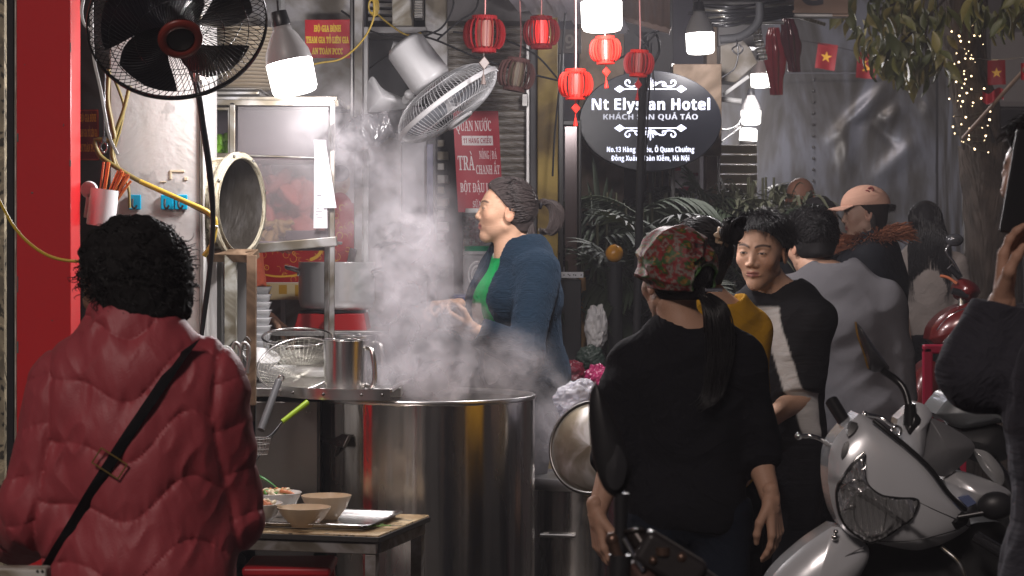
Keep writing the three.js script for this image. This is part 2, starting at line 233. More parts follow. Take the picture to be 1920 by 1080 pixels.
// --- yellow pillar, black glazed door, brown hotel wall
{
  const c = thing('yellow_pillar', 'ochre yellow painted pillar right of the roller shutter', 'pillar', P(1028, 900, 9.6));
  wpart(c, 'pillar_body', boxAt(1008, 1046, -60, 1100, 9.6, 0.3), M([0.48, 0.33, 0.06], 0.55, 0, { map: rp(grimeMap, 0.8, 1) })); wpart(c, 'grey_side', boxAt(994, 1007, -60, 1100, 9.7, 0.2), M([0.13, 0.125, 0.13], 0.6));
  const d = thing('glazed_door', 'black framed glass door between yellow pillar and hotel sign', 'door', P(1068, 900, 10));
  wpart(d, 'door_frame', mg([boxAt(1047, 1057, 60, 1100, 9.95, 0.12), boxAt(1084, 1090, 230, 1100, 9.95, 0.12), boxAt(1047, 1090, 225, 235, 9.96, 0.1)]), MT.black);
  wpart(d, 'door_glass', boxAt(1058, 1083, 236, 1000, 10.0, 0.01), M([0.16, 0.13, 0.13], 0.18, 0.5, {}));
  const n = thing('house_number', 'dark board with a grey numeral nine above the glass door', 'sign', P(1068, 90, 9.9));
  const nt = canvasTex(128, 128, (x) => { x.fillStyle = '#3a3436'; x.fillRect(0, 0, 128, 128); x.fillStyle = '#6d6768'; x.font = 'bold 104px sans-serif'; x.fillText('9', 34, 102); });
  wpart(n, 'number_plate', printBox(1047, 1090, 55, 100, 9.9, 0.02), M([1, 1, 1], 0.5, 0, { map: nt }));
  const wall = thing('hotel_wall', 'dim brown plaster wall behind the hotel sign', 'wall', P(1220, 900, 11.4));
  const br = M([0.26, 0.19, 0.14], 0.7, 0, { map: rp(grimeMap, 1) });
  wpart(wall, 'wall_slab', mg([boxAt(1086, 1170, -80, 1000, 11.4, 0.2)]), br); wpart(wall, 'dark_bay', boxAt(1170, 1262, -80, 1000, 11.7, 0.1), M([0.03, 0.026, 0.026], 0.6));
  wpart(wall, 'wall_slab', boxAt(1325, 1345, -80, 1000, 11.4, 0.2), br);
  for (let k = 0; k < 4; k++) wpart(wall, 'window_bar', boxAt(1212 + k * 14, 1216 + k * 14, 300, 420, 11.6, 0.03), [MT.rust, MT.alu][k % 2]);
  const poster = thing('window_poster', 'white and pink printed poster below the hotel sign', 'poster', P(1294, 380, 11.3));
  wpart(poster, 'paper_sheet', printBox(1264, 1312, 280, 430, 11.3, 0.01), M([1, 1, 1], 0.5, 0, { map: canvasTex(128, 400, (x, w, h) => { x.fillStyle = '#e8e3e6'; x.fillRect(0, 0, w, h); const r = rng(4); for (let k = 0; k < 26; k++) { x.fillStyle = ['#c4405a', '#d98a9a', '#b9b4c4', '#8d3048'][k % 4]; x.fillRect(r() * 90, r() * 380, 14 + r() * 40, 5 + r() * 14); } }) }));
  const s2 = thing('lit_shutter', 'cream roller shutter lit by the bulbs behind the palms', 'shutter', P(1380, 400, 13));
  const w = X(1425, 13) - X(1346, 13), g = bx(w, 0.052, 0.02, 0, 0, 0, 0.008), mm = M([0.58, 0.52, 0.40], 0.5, 0.2);
  for (let k = 0; k < 22; k++) part(s2, 'slat', g, mm).position.set(0, Y(280 + k * 18.5, 13) - s2.position.y, 0);
}
// --- hoarding of sheet metal with dents
{
  const t = thing('metal_hoarding', 'tall dented grey sheet metal hoarding behind the crowd', 'hoarding', P(1590, 900, 15.5));
  const m = M([0.17, 0.18, 0.215], 0.4, 0.35, { map: rp(grimeMap, 1) });
  const ridge = (x, y, x0, y0, x1, y1, w) => { const dx = x1 - x0, dy = y1 - y0, l = Math.hypot(dx, dy), t2 = clamp(((x - x0) * dx + (y - y0) * dy) / (l * l)), q = Math.hypot(x - x0 - dx * t2, y - y0 - dy * t2) / w; return Math.exp(-q * q) * Math.sin(PI * (0.08 + 0.84 * t2)); };
  const dent = (px, py) => 0.045 * ridge(px, py, 1560, 262, 1660, 165, 13) - 0.03 * ridge(px, py, 1580, 240, 1640, 222, 8) + 0.03 * ridge(px, py, 1585, 250, 1585, 320, 14) - 0.03 * ridge(px, py, 1630, 225, 1680, 270, 10) + 0.03 * ridge(px, py, 1640, 335, 1720, 265, 16) + 0.035 * ridge(px, py, 1650, 230, 1690, 205, 12) + 0.02 * ridge(px, py, 1730, 190, 1745, 220, 12) + 0.007 * fbm(px / 110, py / 150, 3.3, 3);
  const sheet = (x0, x1, y0, y1, z) => surf((u, v) => { const px = lerp(x0, x1, u), py = lerp(y1, y0, v), q = P(px, py, 15.5); q.z += z + dent(px, py); return q; }, Math.max(20, Math.round((x1 - x0) / 3.5)), 110);
  wpart(t, 'metal_sheet', sheet(1340, 1525, -70, 760, 0), m); wpart(t, 'metal_sheet', sheet(1522, 1754, -70, 760, 0.012), m); wpart(t, 'metal_sheet', sheet(1758, 1816, -70, 760, 0.03), m);
  wpart(t, 'dark_seam', boxAt(1753, 1759, -70, 760, 15.49, 0.03), MT.blackMatt);
  wpart(t, 'cross_joint', boxAt(1440, 1650, 136, 138, 15.42, 0.01, 0.002), M([0.12, 0.12, 0.14], 0.6));
  const rv = ball(0.011, 0, 0, 0, 8); for (let k = 0; k < 18; k++) { const p = P(1525, 150 + k * 21, 15.44); p.sub(t.position); part(t, 'rivet', rv, MT.darkSteel).position.copy(p); }
  const cp = thing('corner_post', 'pale square post where the hoarding meets the tree', 'post', P(1820, 900, 14.6));
  wpart(cp, 'post_body', boxAt(1812, 1836, 270, 1000, 14.6, 0.12), M([0.30, 0.28, 0.27], 0.6, 0, { map: rp(grimeMap, 1) })); wpart(cp, 'post_edge', boxAt(1808, 1811, 270, 1000, 14.55, 0.08), MT.alu);
  const bw = thing('background_house', 'unlit dark house front behind the tree at far right', 'house', P(1950, 900, 18));
  wpart(bw, 'house_wall', boxAt(1690, 2300, -300, 900, 18, 0.3), M([0.06, 0.055, 0.055], 0.8)); wpart(bw, 'arched_panel', boxAt(1858, 1925, 60, 330, 17.9, 0.1), M([0.16, 0.15, 0.15], 0.7)); wpart(bw, 'awning_bar', beam(P(1870, 250, 17.5), P(1930, 215, 17.5), 0.04, 0.04), MT.darkSteel); wpart(bw, 'ledge', boxAt(1850, 1990, 190, 200, 17.6, 0.25), M([0.12, 0.11, 0.11], 0.7));
}
// --- overhead: slatted awning, brown canopy, service ducts, name board, soffit
{
  const a = thing('slatted_awning', 'pale boarded awning underside above the red lanterns', 'awning', P(1010, 0, 9));
  const m = M([0.55, 0.53, 0.60], 0.5);
  for (let k = 0; k < 8; k++) { const x0 = 930 + k * 26; wpart(a, 'board', (() => { const p = [P(x0, -30, 8.2), P(x0 + 25.2, -30, 8.2), P(x0 + 42 + 25.2, 62 - (7 - k) * 6, 9.4), P(x0 + 42, 64 - (7 - k) * 6, 9.4)], g = surf((u, v) => p[0].clone().lerp(p[1], u).lerp(p[3].clone().lerp(p[2], u), v), 1, 1); const h = g.clone().translate(0, 0.015, 0); return mg([g, h]); })(), m); }
  const b = thing('brown_canopy', 'brown corrugated canopy edge hanging above the hotel sign', 'canopy', P(1205, 20, 9.8));
  wpart(b, 'canopy_sheet', surf((u, v) => { const p = P(lerp(1160, 1256, u), lerp(-60, lerp(30, 56, u), v), lerp(9.2, 9.9, v)); p.z += 0.01 * Math.sin(u * 40); return p; }, 60, 6), M([0.20, 0.12, 0.09], 0.6)); wpart(b, 'canopy_beam', beam(P(1158, 30, 9.9), P(1257, 58, 9.9), 0.03, 0.03), M([0.18, 0.11, 0.08], 0.5));
  const n = thing('name_board', 'brown overhead board with large dark letters cut off at the top', 'sign', P(1485, 0, 11.5));
  const nt = canvasTex(1024, 256, (x, w, h) => { x.fillStyle = '#6b5648'; x.fillRect(0, 0, w, h); x.fillStyle = '#1c1a24'; vtext(x, 'LONG', 470, 205, 240, 'bold #px sans-serif', 800); });
  wpart(n, 'board_panel', printBox(1322, 1590, -55, 26, 11.5, 0.08), M([1, 1, 1], 0.55, 0, { map: nt })); wpart(n, 'board_edge', boxAt(1322, 1592, 27, 31, 11.48, 0.1), M([0.25, 0.18, 0.14], 0.6)); wpart(n, 'support_arm', beam(P(1500, 32, 11.6), P(1540, 44, 12.3), 0.05, 0.02), MT.whiteDirty);
  const c = thing('cable_bundle', 'thick bundle of black overhead cables below the name board', 'cables', P(1370, 40, 10.8));
  const r = rng(31);
  for (let k = 0; k < 9; k++) { const o = k * 5, q = [P(1290 + r() * 30, 10 + o, 10.8), P(1350 + r() * 20, 5 + o + r() * 10, 10.7), P(1410, 10 + o * 0.8, 10.8), P(1470 + r() * 20, 2 + o * 0.7, 11)]; wpart(c, 'cable', tube(q, 0.006 + r() * 0.006, 6), k % 4 === 1 ? MT.alu : MT.black); }
  wpart(c, 'cable', tube([P(1425, 5, 10.7), P(1422, 40, 10.7), P(1390, 68, 10.7), P(1350, 74, 10.7)], 0.022, 10), MT.blackMatt);
  wpart(c, 'cable', tube([P(1380, 70, 10.7), P(1382, 84, 10.65), P(1373, 93, 10.6), P(1384, 102, 10.6), P(1393, 92, 10.6), P(1384, 84, 10.6), P(1384, 104, 10.6), P(1376, 130, 10.6), P(1354, 145, 10.6)], 0.004, 6, 70), MT.black);
  const s = thing('metal_gantry', 'grey steel tubes of an overhead frame at the top centre', 'frame', P(1350, 10, 11));
  wpart(s, 'tube_rail', mg([rod(P(1300, 8, 11), P(1462, 6, 11), 0.022), rod(P(1320, 28, 11.1), P(1560, 30, 11.1), 0.014), rod(P(1300, 44, 11.2), P(1470, 42, 11.2), 0.01)]), MT.steelDull);
}

{ // added roof, out of view, keeps the directional light off the background
  const t = thing('added_shade_roof', 'added dark tarpaulin roof out of view that shades the background', 'roof', V(0.3, 2.98, -9.6)); const m = M([0.05, 0.05, 0.06], 0.7);
  wpart(t, 'shade_sheet', surf((u, v) => V(lerp(-3.4, 1.25, u), 3.0 + 0.03 * Math.sin(u * 14) * Math.sin(v * 5) + 0.16 * v, lerp(-7.3, -12.6, v)), 40, 20), m); for (const x of [-3, -1, 1.1]) wpart(t, 'shade_bar', rod(V(x, 3.0, -7.3), V(x, 3.16, -12.6), 0.02), MT.darkSteel);
}

// ================================================================ lamps and hanging things
function ledBulb(label, px, py, d, w, power, tilt = 0, cordTop, hot = [1, 0.945, 0.95]) {
  const R = w / 2 * S(d), t = thing('led_bulb', label, 'light bulb', P(px, py, d), 'bare bulbs lighting the stalls'); t.rotation.z = tilt;
  part(t, 'glowing_bulb', lathe([[0.001, -R * 0.86], [R * 0.7, -R * 0.86], [R * 0.88, -R * 0.8], [R * 0.97, -R * 0.62], [R, R * 0.55], [0.001, R * 0.56]], 40), MT.bulbGlow);
  part(t, 'bulb_housing', lathe([[R * 0.99, R * 0.57], [R, R * 0.62], [R * 0.93, R * 1.0], [R * 0.62, R * 1.65], [R * 0.42, R * 1.95], [R * 0.40, R * 2.1], [0.001, R * 2.12]], 40), M([0.36, 0.35, 0.35], 0.4));
  part(t, 'socket', lathe([[R * 0.40, R * 2.1], [R * 0.42, R * 2.15], [R * 0.34, R * 2.75], [0.001, R * 2.8]], 24), MT.black);
  const l = new THREE.PointLight(new THREE.Color(...hot), power); l.castShadow = true; l.shadow.radius = R / 0.02; l.position.set(0, -R * 0.15, 0); t.add(l);
  part(t, 'cord', tube([V(0, R * 2.75, 0), V(R * 0.1, R * 3.6, 0), V(0, R * (cordTop ?? 9), 0)], 0.004, 6), MT.black);
  return t;
}
ledBulb('large bulb with grey housing leaning over the glass cabinet', 547, 140, 7.05, 88, 3.9, 0.21, 6);
ledBulb('bright bulb hanging among the red lanterns', 1128, 26, 7.5, 78, 5.6, 0.03);
ledBulb('bright bulb above the right end of the hotel sign', 1313, 78, 10.2, 54, 2.8, 0.04);
ledBulb('small bulb in front of the folded red umbrella', 1425, 149, 13.6, 35, 1.6);
ledBulb('small bulb, upper of a pair right of the hotel sign', 1408, 218, 13.9, 37, 1.4);
ledBulb('small bulb, lower of a pair right of the hotel sign', 1403, 255, 13.8, 33, 1.4, Math.PI - 0.05, 2.9);
// --- red lanterns
{
  const mk = (c, core, ce) => ({ rib: M(c, 0.65, 0, { specularIntensity: 0.3 }), ring: M(c, 0.65, 0, { specularIntensity: 0.3 }), core: M(core, 0.5, 0, { transmission: 0.35, thickness: 0 }) });
  const redM = mk([0.40, 0.010, 0.005], [0.30, 0.02, 0.008]), faded = mk([0.11, 0.05, 0.045], [0.26, 0.20, 0.13]), dark = mk([0.15, 0.004, 0.006], [0.22, 0.05, 0.03]);  // the dark set carries a backlit look in its colours
  function lantern(label, pos, R, m, tilt, cordTo, tassel) {
    const t = thing('red_lantern', label, 'lantern', pos, 'paper lanterns hanging over the stall'); t.rotation.z = tilt;
    const ribS = []; for (let k = 0; k <= 14; k++) { const a = lerp(-1.06, 1.06, k / 14); ribS.push([0.36 * R + 0.62 * R * Math.cos(a) ** 0.75, 0.66 * R * Math.sin(a) / Math.sin(1.06)]); }
    const g = surf((u, v) => { const k = v * 14, i = Math.min(13, Math.floor(k)), f = k - i, r = lerp(ribS[i][0], ribS[i + 1][0], f), y = lerp(ribS[i][1], ribS[i + 1][1], f); return V(r - (u > 0.5 ? 0.16 * R : 0), y, (u === 0.25 || u === 0.5 ? 1 : -1) * 0.012 * R); }, 4, 18);
    for (let k = 0; k < 22; k++) part(t, 'rib', g, m.rib).rotation.y = k * PI / 11;
    const ring = (y0, y1, r) => { const l = []; l.push(lathe([[r * 0.86, y0], [r, y0], [r, y1], [r * 0.86, y1], [r * 0.86, y0]], 36)); for (let k = 0; k < 30; k++) { const a = k * PI / 15; l.push(cyl(0.016 * R, 0.016 * R, y1 - y0, Math.cos(a) * r, (y0 + y1) / 2, Math.sin(a) * r, 5)); } return mg(l); };
    part(t, 'upper_ring', ring(R * 0.6, R * 0.84, R * 0.56), m.ring); part(t, 'lower_ring', ring(-R * 0.84, -R * 0.6, R * 0.54), m.ring);
    part(t, 'inner_cylinder', lathe([[R * 0.42, -R * 0.62], [R * 0.44, R * 0.62]], 30), m.core);
    part(t, 'cord', mg([tube([V(0, R * 0.6, 0), V(R * 0.02, R * 1.2, 0), V(-Math.sin(tilt) * cordTo * -1, cordTo, 0)], 0.003, 5), rod(V(-R * 0.5, R * 0.72, 0), V(R * 0.5, R * 0.72, 0), 0.003)]), M([0.45, 0.18, 0.17], 0.6));
    if (tassel) { const s = R * 0.27; const q = part(t, 'tassel', mg([ext([[0, s], [s * 0.8, 0], [0, -s], [-s * 0.8, 0]], s * 0.3, s * 0.12).translate(0, -R * 1.32, 0), rod(V(0, -R * 0.84, 0), V(0, -R * 1.1, 0), 0.0016), rod(V(0, -R * 1.6, 0), V(0, -R * 1.85, 0), 0.002), lathe([[R * 0.14, -R * 2.3], [R * 0.05, -R * 1.85], [0.001, -R * 1.8]], 12)]), tassel === 2 ? M([0.12, 0.09, 0.08], 0.5) : m.rib); q.rotation.y = 0.3; }
    return t;
  }
  lantern('red lantern coloured dark as if backlit, hanging above the raised end of the grey fan', P(908, 64, 8.2), 41 * S(8.2), dark, -0.02, 0.5, 2);
  lantern('red lantern with glowing centre left of the bright bulb', P(1015, 61, 8.6), 36 * S(8.6), { ...dark, core: M([0.9, 0.05, 0.04], 0.4, 0, { emissive: new THREE.Color(0.5, 0.012, 0.012), emissiveIntensity: 1 }) }, 0.01, 0.5, 0);
  lantern('faded brown lantern tilted in front of the roller shutter', P(968, 140, 8.9), 37 * S(8.9), faded, -0.17, 0.6, 0);
  lantern('bright red lantern lowest of the group with tassel beside hotel sign', P(1079, 158, 7.9), 34 * S(7.9), redM, 0.0, 0.6, 1);
  lantern('bright red lantern directly below the bright bulb', P(1135, 94, 7.8), 31 * S(7.8), redM, 0.03, 0.12, 1);
  lantern('dull red lantern overlapping the top of the hotel sign', P(1198, 119, 8.6), 30 * S(8.6), { ...redM, rib: M([0.34, 0.012, 0.014], 0.5) }, -0.05, 0.35, 1);
}
// --- oval hotel sign
{
  const t = thing('hotel_sign', 'dark oval hotel sign with glowing white letters above the palms', 'sign', P(1218, 228, 10.6));
  const k = S(10.6), a = 133 * k, b = 94 * k;
  const draw = (glow) => canvasTex(1200, 848, (x, w, h) => {
    x.fillStyle = glow ? '#000' : '#0b0d15'; x.fillRect(0, 0, w, h); const wh = glow ? '#dfe6ff' : '#e8ecff'; x.fillStyle = x.strokeStyle = wh; x.lineCap = 'round';
    vtext(x, 'Nt Elysian Hotel', 603, 330, 118, 'bold #px sans-serif', 1030, 1.12);
    x.fillStyle = x.strokeStyle = glow ? '#3a3d48' : '#a9adb8'; vtext(x, 'KHÁCH SẠN QUẢ TÁO', 600, 412, 62, 'bold #px sans-serif', 820);
    x.fillStyle = x.strokeStyle = wh; vtext(x, 'No.13 Hàng Chiếu, Ô Quan Chưởng', 600, 690, 56, 'bold #px sans-serif', 750, 1.1); vtext(x, 'Đồng Xuân, Hoàn Kiếm, Hà Nội', 600, 764, 56, 'bold #px sans-serif', 670, 1.1);
    const orn = (cy, s) => { x.save(); x.translate(600, cy); x.scale(1, s); x.lineWidth = 9; x.beginPath(); x.moveTo(-260, 0); x.lineTo(260, 0); x.stroke();
      for (const q of [-1, 1]) { x.beginPath(); x.moveTo(q * 215, 0); x.lineTo(q * 262, -32); x.lineTo(q * 310, 0); x.lineTo(q * 262, 32); x.fill();
        x.lineWidth = 12; x.beginPath(); x.moveTo(q * 30, -20); x.bezierCurveTo(q * 70, -70, q * 120, -70, q * 130, -40); x.bezierCurveTo(q * 132, -20, q * 100, -20, q * 104, -40); x.stroke();
        x.beginPath(); x.moveTo(q * 130, -28); x.bezierCurveTo(q * 150, -10, q * 215, -20, q * 215, -55); x.bezierCurveTo(q * 212, -85, q * 170, -78, q * 178, -52); x.stroke(); }
      x.lineWidth = 10; for (const q of [-2, -1, 0, 1, 2]) { x.beginPath(); x.moveTo(q * 5, -18); x.quadraticCurveTo(q * 22, -60, q * 24, -100 + Math.abs(q) * 22); x.stroke(); } x.restore(); };
    orn(152, 1); orn(486, -1);
  });
  const face = new THREE.CircleGeometry(1, 96); const uv = face.attributes.uv; face.scale(a * 0.985, b * 0.985, 1);
  part(t, 'sign_face', face.translate(0, 0, 0.062), new THREE.MeshStandardMaterial({ map: draw(false), emissiveMap: draw(true), emissive: 0xffffff, emissiveIntensity: 1.15, roughness: 0.3 }));
  part(t, 'sign_body', lathe([[0.001, -0.06], [0.97, -0.06], [1, -0.05], [1, 0.05], [0.985, 0.06], [0.001, 0.06]], 96).rotateX(PI / 2).scale(a, b, 1), M([0.018, 0.02, 0.028], 0.4));
  const bd = thing('sign_backboard', 'square brown board mounted behind the right side of hotel sign', 'board', P(1308, 205, 10.9));
  wpart(bd, 'board_panel', boxAt(1262, 1353, 120, 292, 10.85, 0.06), M([0.24, 0.17, 0.12], 0.7, 0, { map: rp(grimeMap, 1) })); wpart(bd, 'board_frame', mg([boxAt(1258, 1266, 118, 420, 10.95, 0.05), boxAt(1347, 1351, 292, 430, 10.95, 0.05)]), MT.darkSteel);
  const pole = thing('black_pole', 'thin dark pole standing in front of the hotel sign', 'pole', P(1196, 900, 9.6));
  wpart(pole, 'pole_shaft', mg([rod(P(1207, 60, 9.6), P(1188, 860, 9.6), 0.018), rod(P(1215, 80, 9.62), P(1204, 330, 9.62), 0.006), rod(P(1222, 80, 9.64), P(1209, 330, 9.64), 0.004)]), MT.blackMatt);
  wpart(pole, 'wire_tangle', mg([tube([P(1205, 70, 9.5), P(1225, 60, 9.5), P(1236, 95, 9.6), P(1220, 130, 9.6), P(1212, 170, 9.55)], 0.006, 6), tube([P(1190, 60, 9.5), P(1215, 90, 9.5), P(1222, 120, 9.5), P(1228, 170, 9.5)], 0.004, 6)]), MT.black);
}
// --- loose wires
{
  const w = thing('overhead_wires', 'thin dark wires strung from the shop front to the hotel wall', 'wires', P(900, 60, 9.2));
  for (const q of [[[640, 20], [700, 60], [760, 70], [800, 70], [900, 110], [1000, 140], [1050, 152]], [[790, 70], [830, 50], [850, 10], [845, -20]], [[820, 75], [860, 40], [890, 20], [900, -20]], [[690, 130], [745, 90], [790, 60], [830, 66]], [[850, 60], [930, 70], [1000, 100], [1048, 150]], [[1060, 20], [1050, 150], [1040, 250], [1036, 330]], [[1160, 110], [1200, 90], [1235, 58]]]) wpart(w, 'wire', tube(q.map(([x, y], i) => P(x, y, 9.1 + 0.1 * Math.sin(i))), 0.0045, 5), MT.blackMatt);
  wpart(w, 'yellow_wire', tube([[700, -10], [700, 35], [680, 75], [640, 110], [600, 118], [570, 125]].map(([x, y]) => P(x, y, 8.6)), 0.004, 5), M([0.42, 0.28, 0.03], 0.5));
  wpart(w, 'yellow_wire', tube([[700, 20], [730, 45], [765, 66], [790, 62]].map(([x, y]) => P(x, y, 8.8)), 0.004, 5), M([0.42, 0.28, 0.03], 0.5));
  const b = thing('yellow_cable_coil', 'small coil of yellow cable under the louvred vent', 'cable', P(697, 15, 8.7)); for (let k = 0; k < 4; k++) wpart(b, 'coil_loop', tor(0.022 + k * 0.003, 0.004, 6, 24).scale(0.6, 1.2, 1).translate(...P(697 + k * 1.5, 12, 8.68 + k * 0.01).toArray()), M([0.42, 0.28, 0.03], 0.5));
}
// --- notices on walls
function sheetSign(name, label, cat, x0, x1, y0, y1, d, W, H, draw, rough = 0.4, skew = 0) {
  const g = surf((u, v) => { const p = P(lerp(x0, x1, u) + skew * (1 - v), lerp(y1, y0, v), d); p.z += 0.006 * Math.sin(u * 5 + v * 3) ; return p; }, 16, 16), t = thing(name, label, cat, P((x0 + x1) / 2, y1, d));
  wpart(t, 'printed_sheet', g, M([1, 1, 1], rough, 0, { map: canvasTex(W, H, draw) })); return t;
}
const redSheet = (x, w, h, c = '#c41626') => { x.fillStyle = c; x.fillRect(0, 0, w, h); };
sheetSign('fire_safety_notice', 'red notice with three lines of yellow capitals right of the large bulb', 'notice', 572, 656, 37, 109, 9.0, 512, 430, (x, w, h) => { redSheet(x, w, h); x.fillStyle = x.strokeStyle = '#f2cf30'; vtext(x, 'HỘ GIA ĐÌNH', 256, 130, 84, 'bold #px serif', 310, 1.1, 1); vtext(x, 'THAM GIA TỔ LIÊN GIA', 256, 260, 78, 'bold #px serif', 486, 1.2, 1); vtext(x, 'AN TOÀN PCCC', 256, 385, 78, 'bold #px serif', 350, 1.15, 1); });
sheetSign('dark_notice', 'dim dark red notice with yellow print in the recess beside red column', 'notice', 144, 186, 205, 301, 7.6, 256, 512, (x, w, h) => { redSheet(x, w, h, '#6a1018'); x.strokeStyle = '#a8402a'; x.lineWidth = 8; x.strokeRect(12, 12, w - 24, h - 24); x.fillStyle = x.strokeStyle = '#c88a28'; vtext(x, 'HỘ GIA ĐÌNH', 128, 120, 60, 'bold #px serif', 190, 1.6, 1); vtext(x, 'THAM GIA TỔ LIÊN GIA', 128, 270, 60, 'bold #px serif', 215, 1.6, 1); vtext(x, 'AN TOÀN PCCC', 128, 420, 60, 'bold #px serif', 190, 1.6, 1); });
sheetSign('drinks_banner', 'red cloth banner with white drink names left of the cook', 'banner', 849, 934, 208, 398, 9.5, 512, 1060, (x, w, h) => {
  redSheet(x, w, h, '#b3283a'); x.fillStyle = x.strokeStyle = '#efe3e3'; vtext(x, 'QUÁN NƯỚC', 225, 210, 120, 'bold #px serif', 400, 1.25);
  x.fillRect(85, 260, 350, 100); x.fillStyle = x.strokeStyle = '#a02234'; vtext(x, '11 HÀNG CHIẾU', 260, 338, 70, 'bold #px sans-serif', 320, 1.1); x.fillStyle = x.strokeStyle = '#efe3e3';
  vtext(x, 'TRÀ', 120, 620, 150, 'bold #px serif', 190, 1.4); vtext(x, 'NÓNG / ĐÁ', 370, 500, 90, 'bold #px serif', 200, 1.3); vtext(x, 'CHANH ẤT', 360, 660, 100, 'bold #px serif', 270, 1.3);
  vtext(x, 'BỘT ĐẬU LINH', 262, 850, 110, 'bold #px serif', 450, 1.2); vtext(x, 'SỮA ĐÁ / NÂU', 330, 1010, 78, 'bold #px serif', 320, 1.2); }, 0.5, 10);
// red and gold new-year hanging behind the pots
sheetSign('festive_hanging', 'red and gold festive wall hanging with child figure behind the steel pot', 'wall hanging', 486, 664, 285, 562, 8.95, 768, 1100, (x, w, h) => {
  x.fillStyle = '#d9d3d3'; x.fillRect(0, 0, w, h); x.fillStyle = '#a31518'; x.fillRect(0, 640, w, 330); x.fillRect(560, 380, 208, 500); const r = rng(9);
  x.fillStyle = '#e8c0a4'; x.beginPath(); x.ellipse(660, 230, 78, 92, 0, 0, 7); x.fill(); x.fillStyle = '#2b1e1c'; x.beginPath(); x.ellipse(650, 160, 82, 62, 0, 0, 7); x.fill(); x.fillStyle = '#d08c7c'; x.beginPath(); x.arc(690, 255, 16, 0, 7); x.fill(); x.fillStyle = '#b81d20'; x.beginPath(); x.ellipse(650, 520, 130, 220, 0, 0, 7); x.fill();
  x.strokeStyle = '#d8a63c'; x.lineCap = 'round'; for (let k = 0; k < 150; k++) { const a = r() * w, b = 380 + r() * 580; if (a < 540 && b < 650) continue; x.lineWidth = 2 + r() * 5; x.beginPath(); x.arc(a, b, 5 + r() * 22, r() * 6, r() * 6 + 3); x.stroke(); }
  x.lineWidth = 26; x.strokeStyle = '#e2b23a'; x.beginPath(); x.moveTo(560, 640); x.bezierCurveTo(470, 700, 540, 760, 420, 800); x.stroke(); x.lineWidth = 14; x.beginPath(); x.moveTo(0, 900); x.bezierCurveTo(180, 960, 330, 900, 520, 900); x.stroke();
  x.fillStyle = '#c9b98f'; x.fillRect(0, 975, w, 125); x.fillStyle = '#b48a25'; for (let k = 0; k < 6; k++) x.fillRect(30 + k * 130, 990, 50 + r() * 40, 60 + r() * 40); }, 0.45);

// ================================================================ fans, duct, cabinet
const ORD = ['first', 'second', 'third', 'fourth', 'fifth', 'sixth', 'seventh', 'eighth', 'ninth', 'tenth', 'eleventh', 'twelfth', 'thirteenth', 'fourteenth', 'fifteenth', 'sixteenth', 'seventeenth'];
const aim = (o, dir, roll = 0) => { o.quaternion.setFromUnitVectors(V(0, 0, 1), dir.clone().normalize()); o.rotateZ(roll); return o; };
function makeFan(name, label, pos, dir, R, c, roll) {
  const t = aim(thing(name, label, 'fan', pos), dir, roll), wire = 0.0013;
  const prof = (a) => { const r = R * Math.sin(a), z = 0.085 * Math.pow(Math.cos(a), 0.6); return [r, z]; };
  const cage = (sgn, depth, n, swirl) => { const l = []; for (let k = 0; k < n; k++) { const pts = []; for (let j = 0; j <= 9; j++) { const q = j / 9, r = lerp(0.24 * R, R, Math.pow(q, 0.8)), a = k / n * 2 * PI + swirl * (1 - q) * (1 - q), z = sgn * depth * Math.pow(Math.max(0, 1 - Math.pow(r / R, 3.2)), 0.7); pts.push(V(Math.cos(a) * r, Math.sin(a) * r, z)); } l.push(new THREE.TubeGeometry(new THREE.CatmullRomCurve3(pts), 12, wire, 3)); } for (const q of [0.5, 0.78]) l.push(tor(R * q, wire * 1.1, 4, 60).translate(0, 0, sgn * depth * Math.pow(1 - Math.pow(q, 3.2), 0.7))); return mg(l); };
  part(t, 'front_grille', cage(1, 0.075, 84, 0.5), c.wire); part(t, 'rear_grille', cage(-1, 0.095, 84, -0.35), c.wire);
  part(t, 'rim_band', lathe([[R * 1.0, -0.010], [R * 1.018, -0.008], [R * 1.018, 0.008], [R * 1.0, 0.010]], 80).rotateX(PI / 2), c.rim ?? c.wire);
  part(t, 'hub_ring', lathe([[R * 0.15, 0.074], [R * 0.17, 0.088], [R * 0.24, 0.084], [R * 0.255, 0.074], [R * 0.25, 0.068]], 48).rotateX(PI / 2), c.ring); part(t, 'hub_cap', lathe([[0.001, 0.086], [R * 0.13, 0.084], [R * 0.165, 0.076], [R * 0.16, 0.068]], 40).rotateX(PI / 2), c.cap);
  for (let k = 0; k < 5; k++) part(t, 'blade', surf((u, v) => { const r = lerp(0.16 * R, 0.86 * R, v), a = lerp(-0.44, 0.42, u) * (0.75 + 0.45 * Math.sin(v * 2.6)) + v * 0.5; return V(Math.cos(a) * r, Math.sin(a) * r, (u - 0.5) * 0.055 * (1.1 - v * 0.4) + 0.012 * Math.sin(u * PI)); }, 8, 8), c.blade).rotation.z = k * 2 * PI / 5;
  part(t, 'blade_hub', cyl(R * 0.2, R * 0.17, 0.07, 0, 0, 0, 28).rotateX(PI / 2), c.cap);
  part(t, 'motor', lathe([[0.001, -0.30], [R * 0.28, -0.30], [R * 0.35, -0.28], [R * 0.37, -0.12], [R * 0.33, -0.095], [0.001, -0.095]], 36).rotateX(PI / 2), c.motor);
  return t;
}
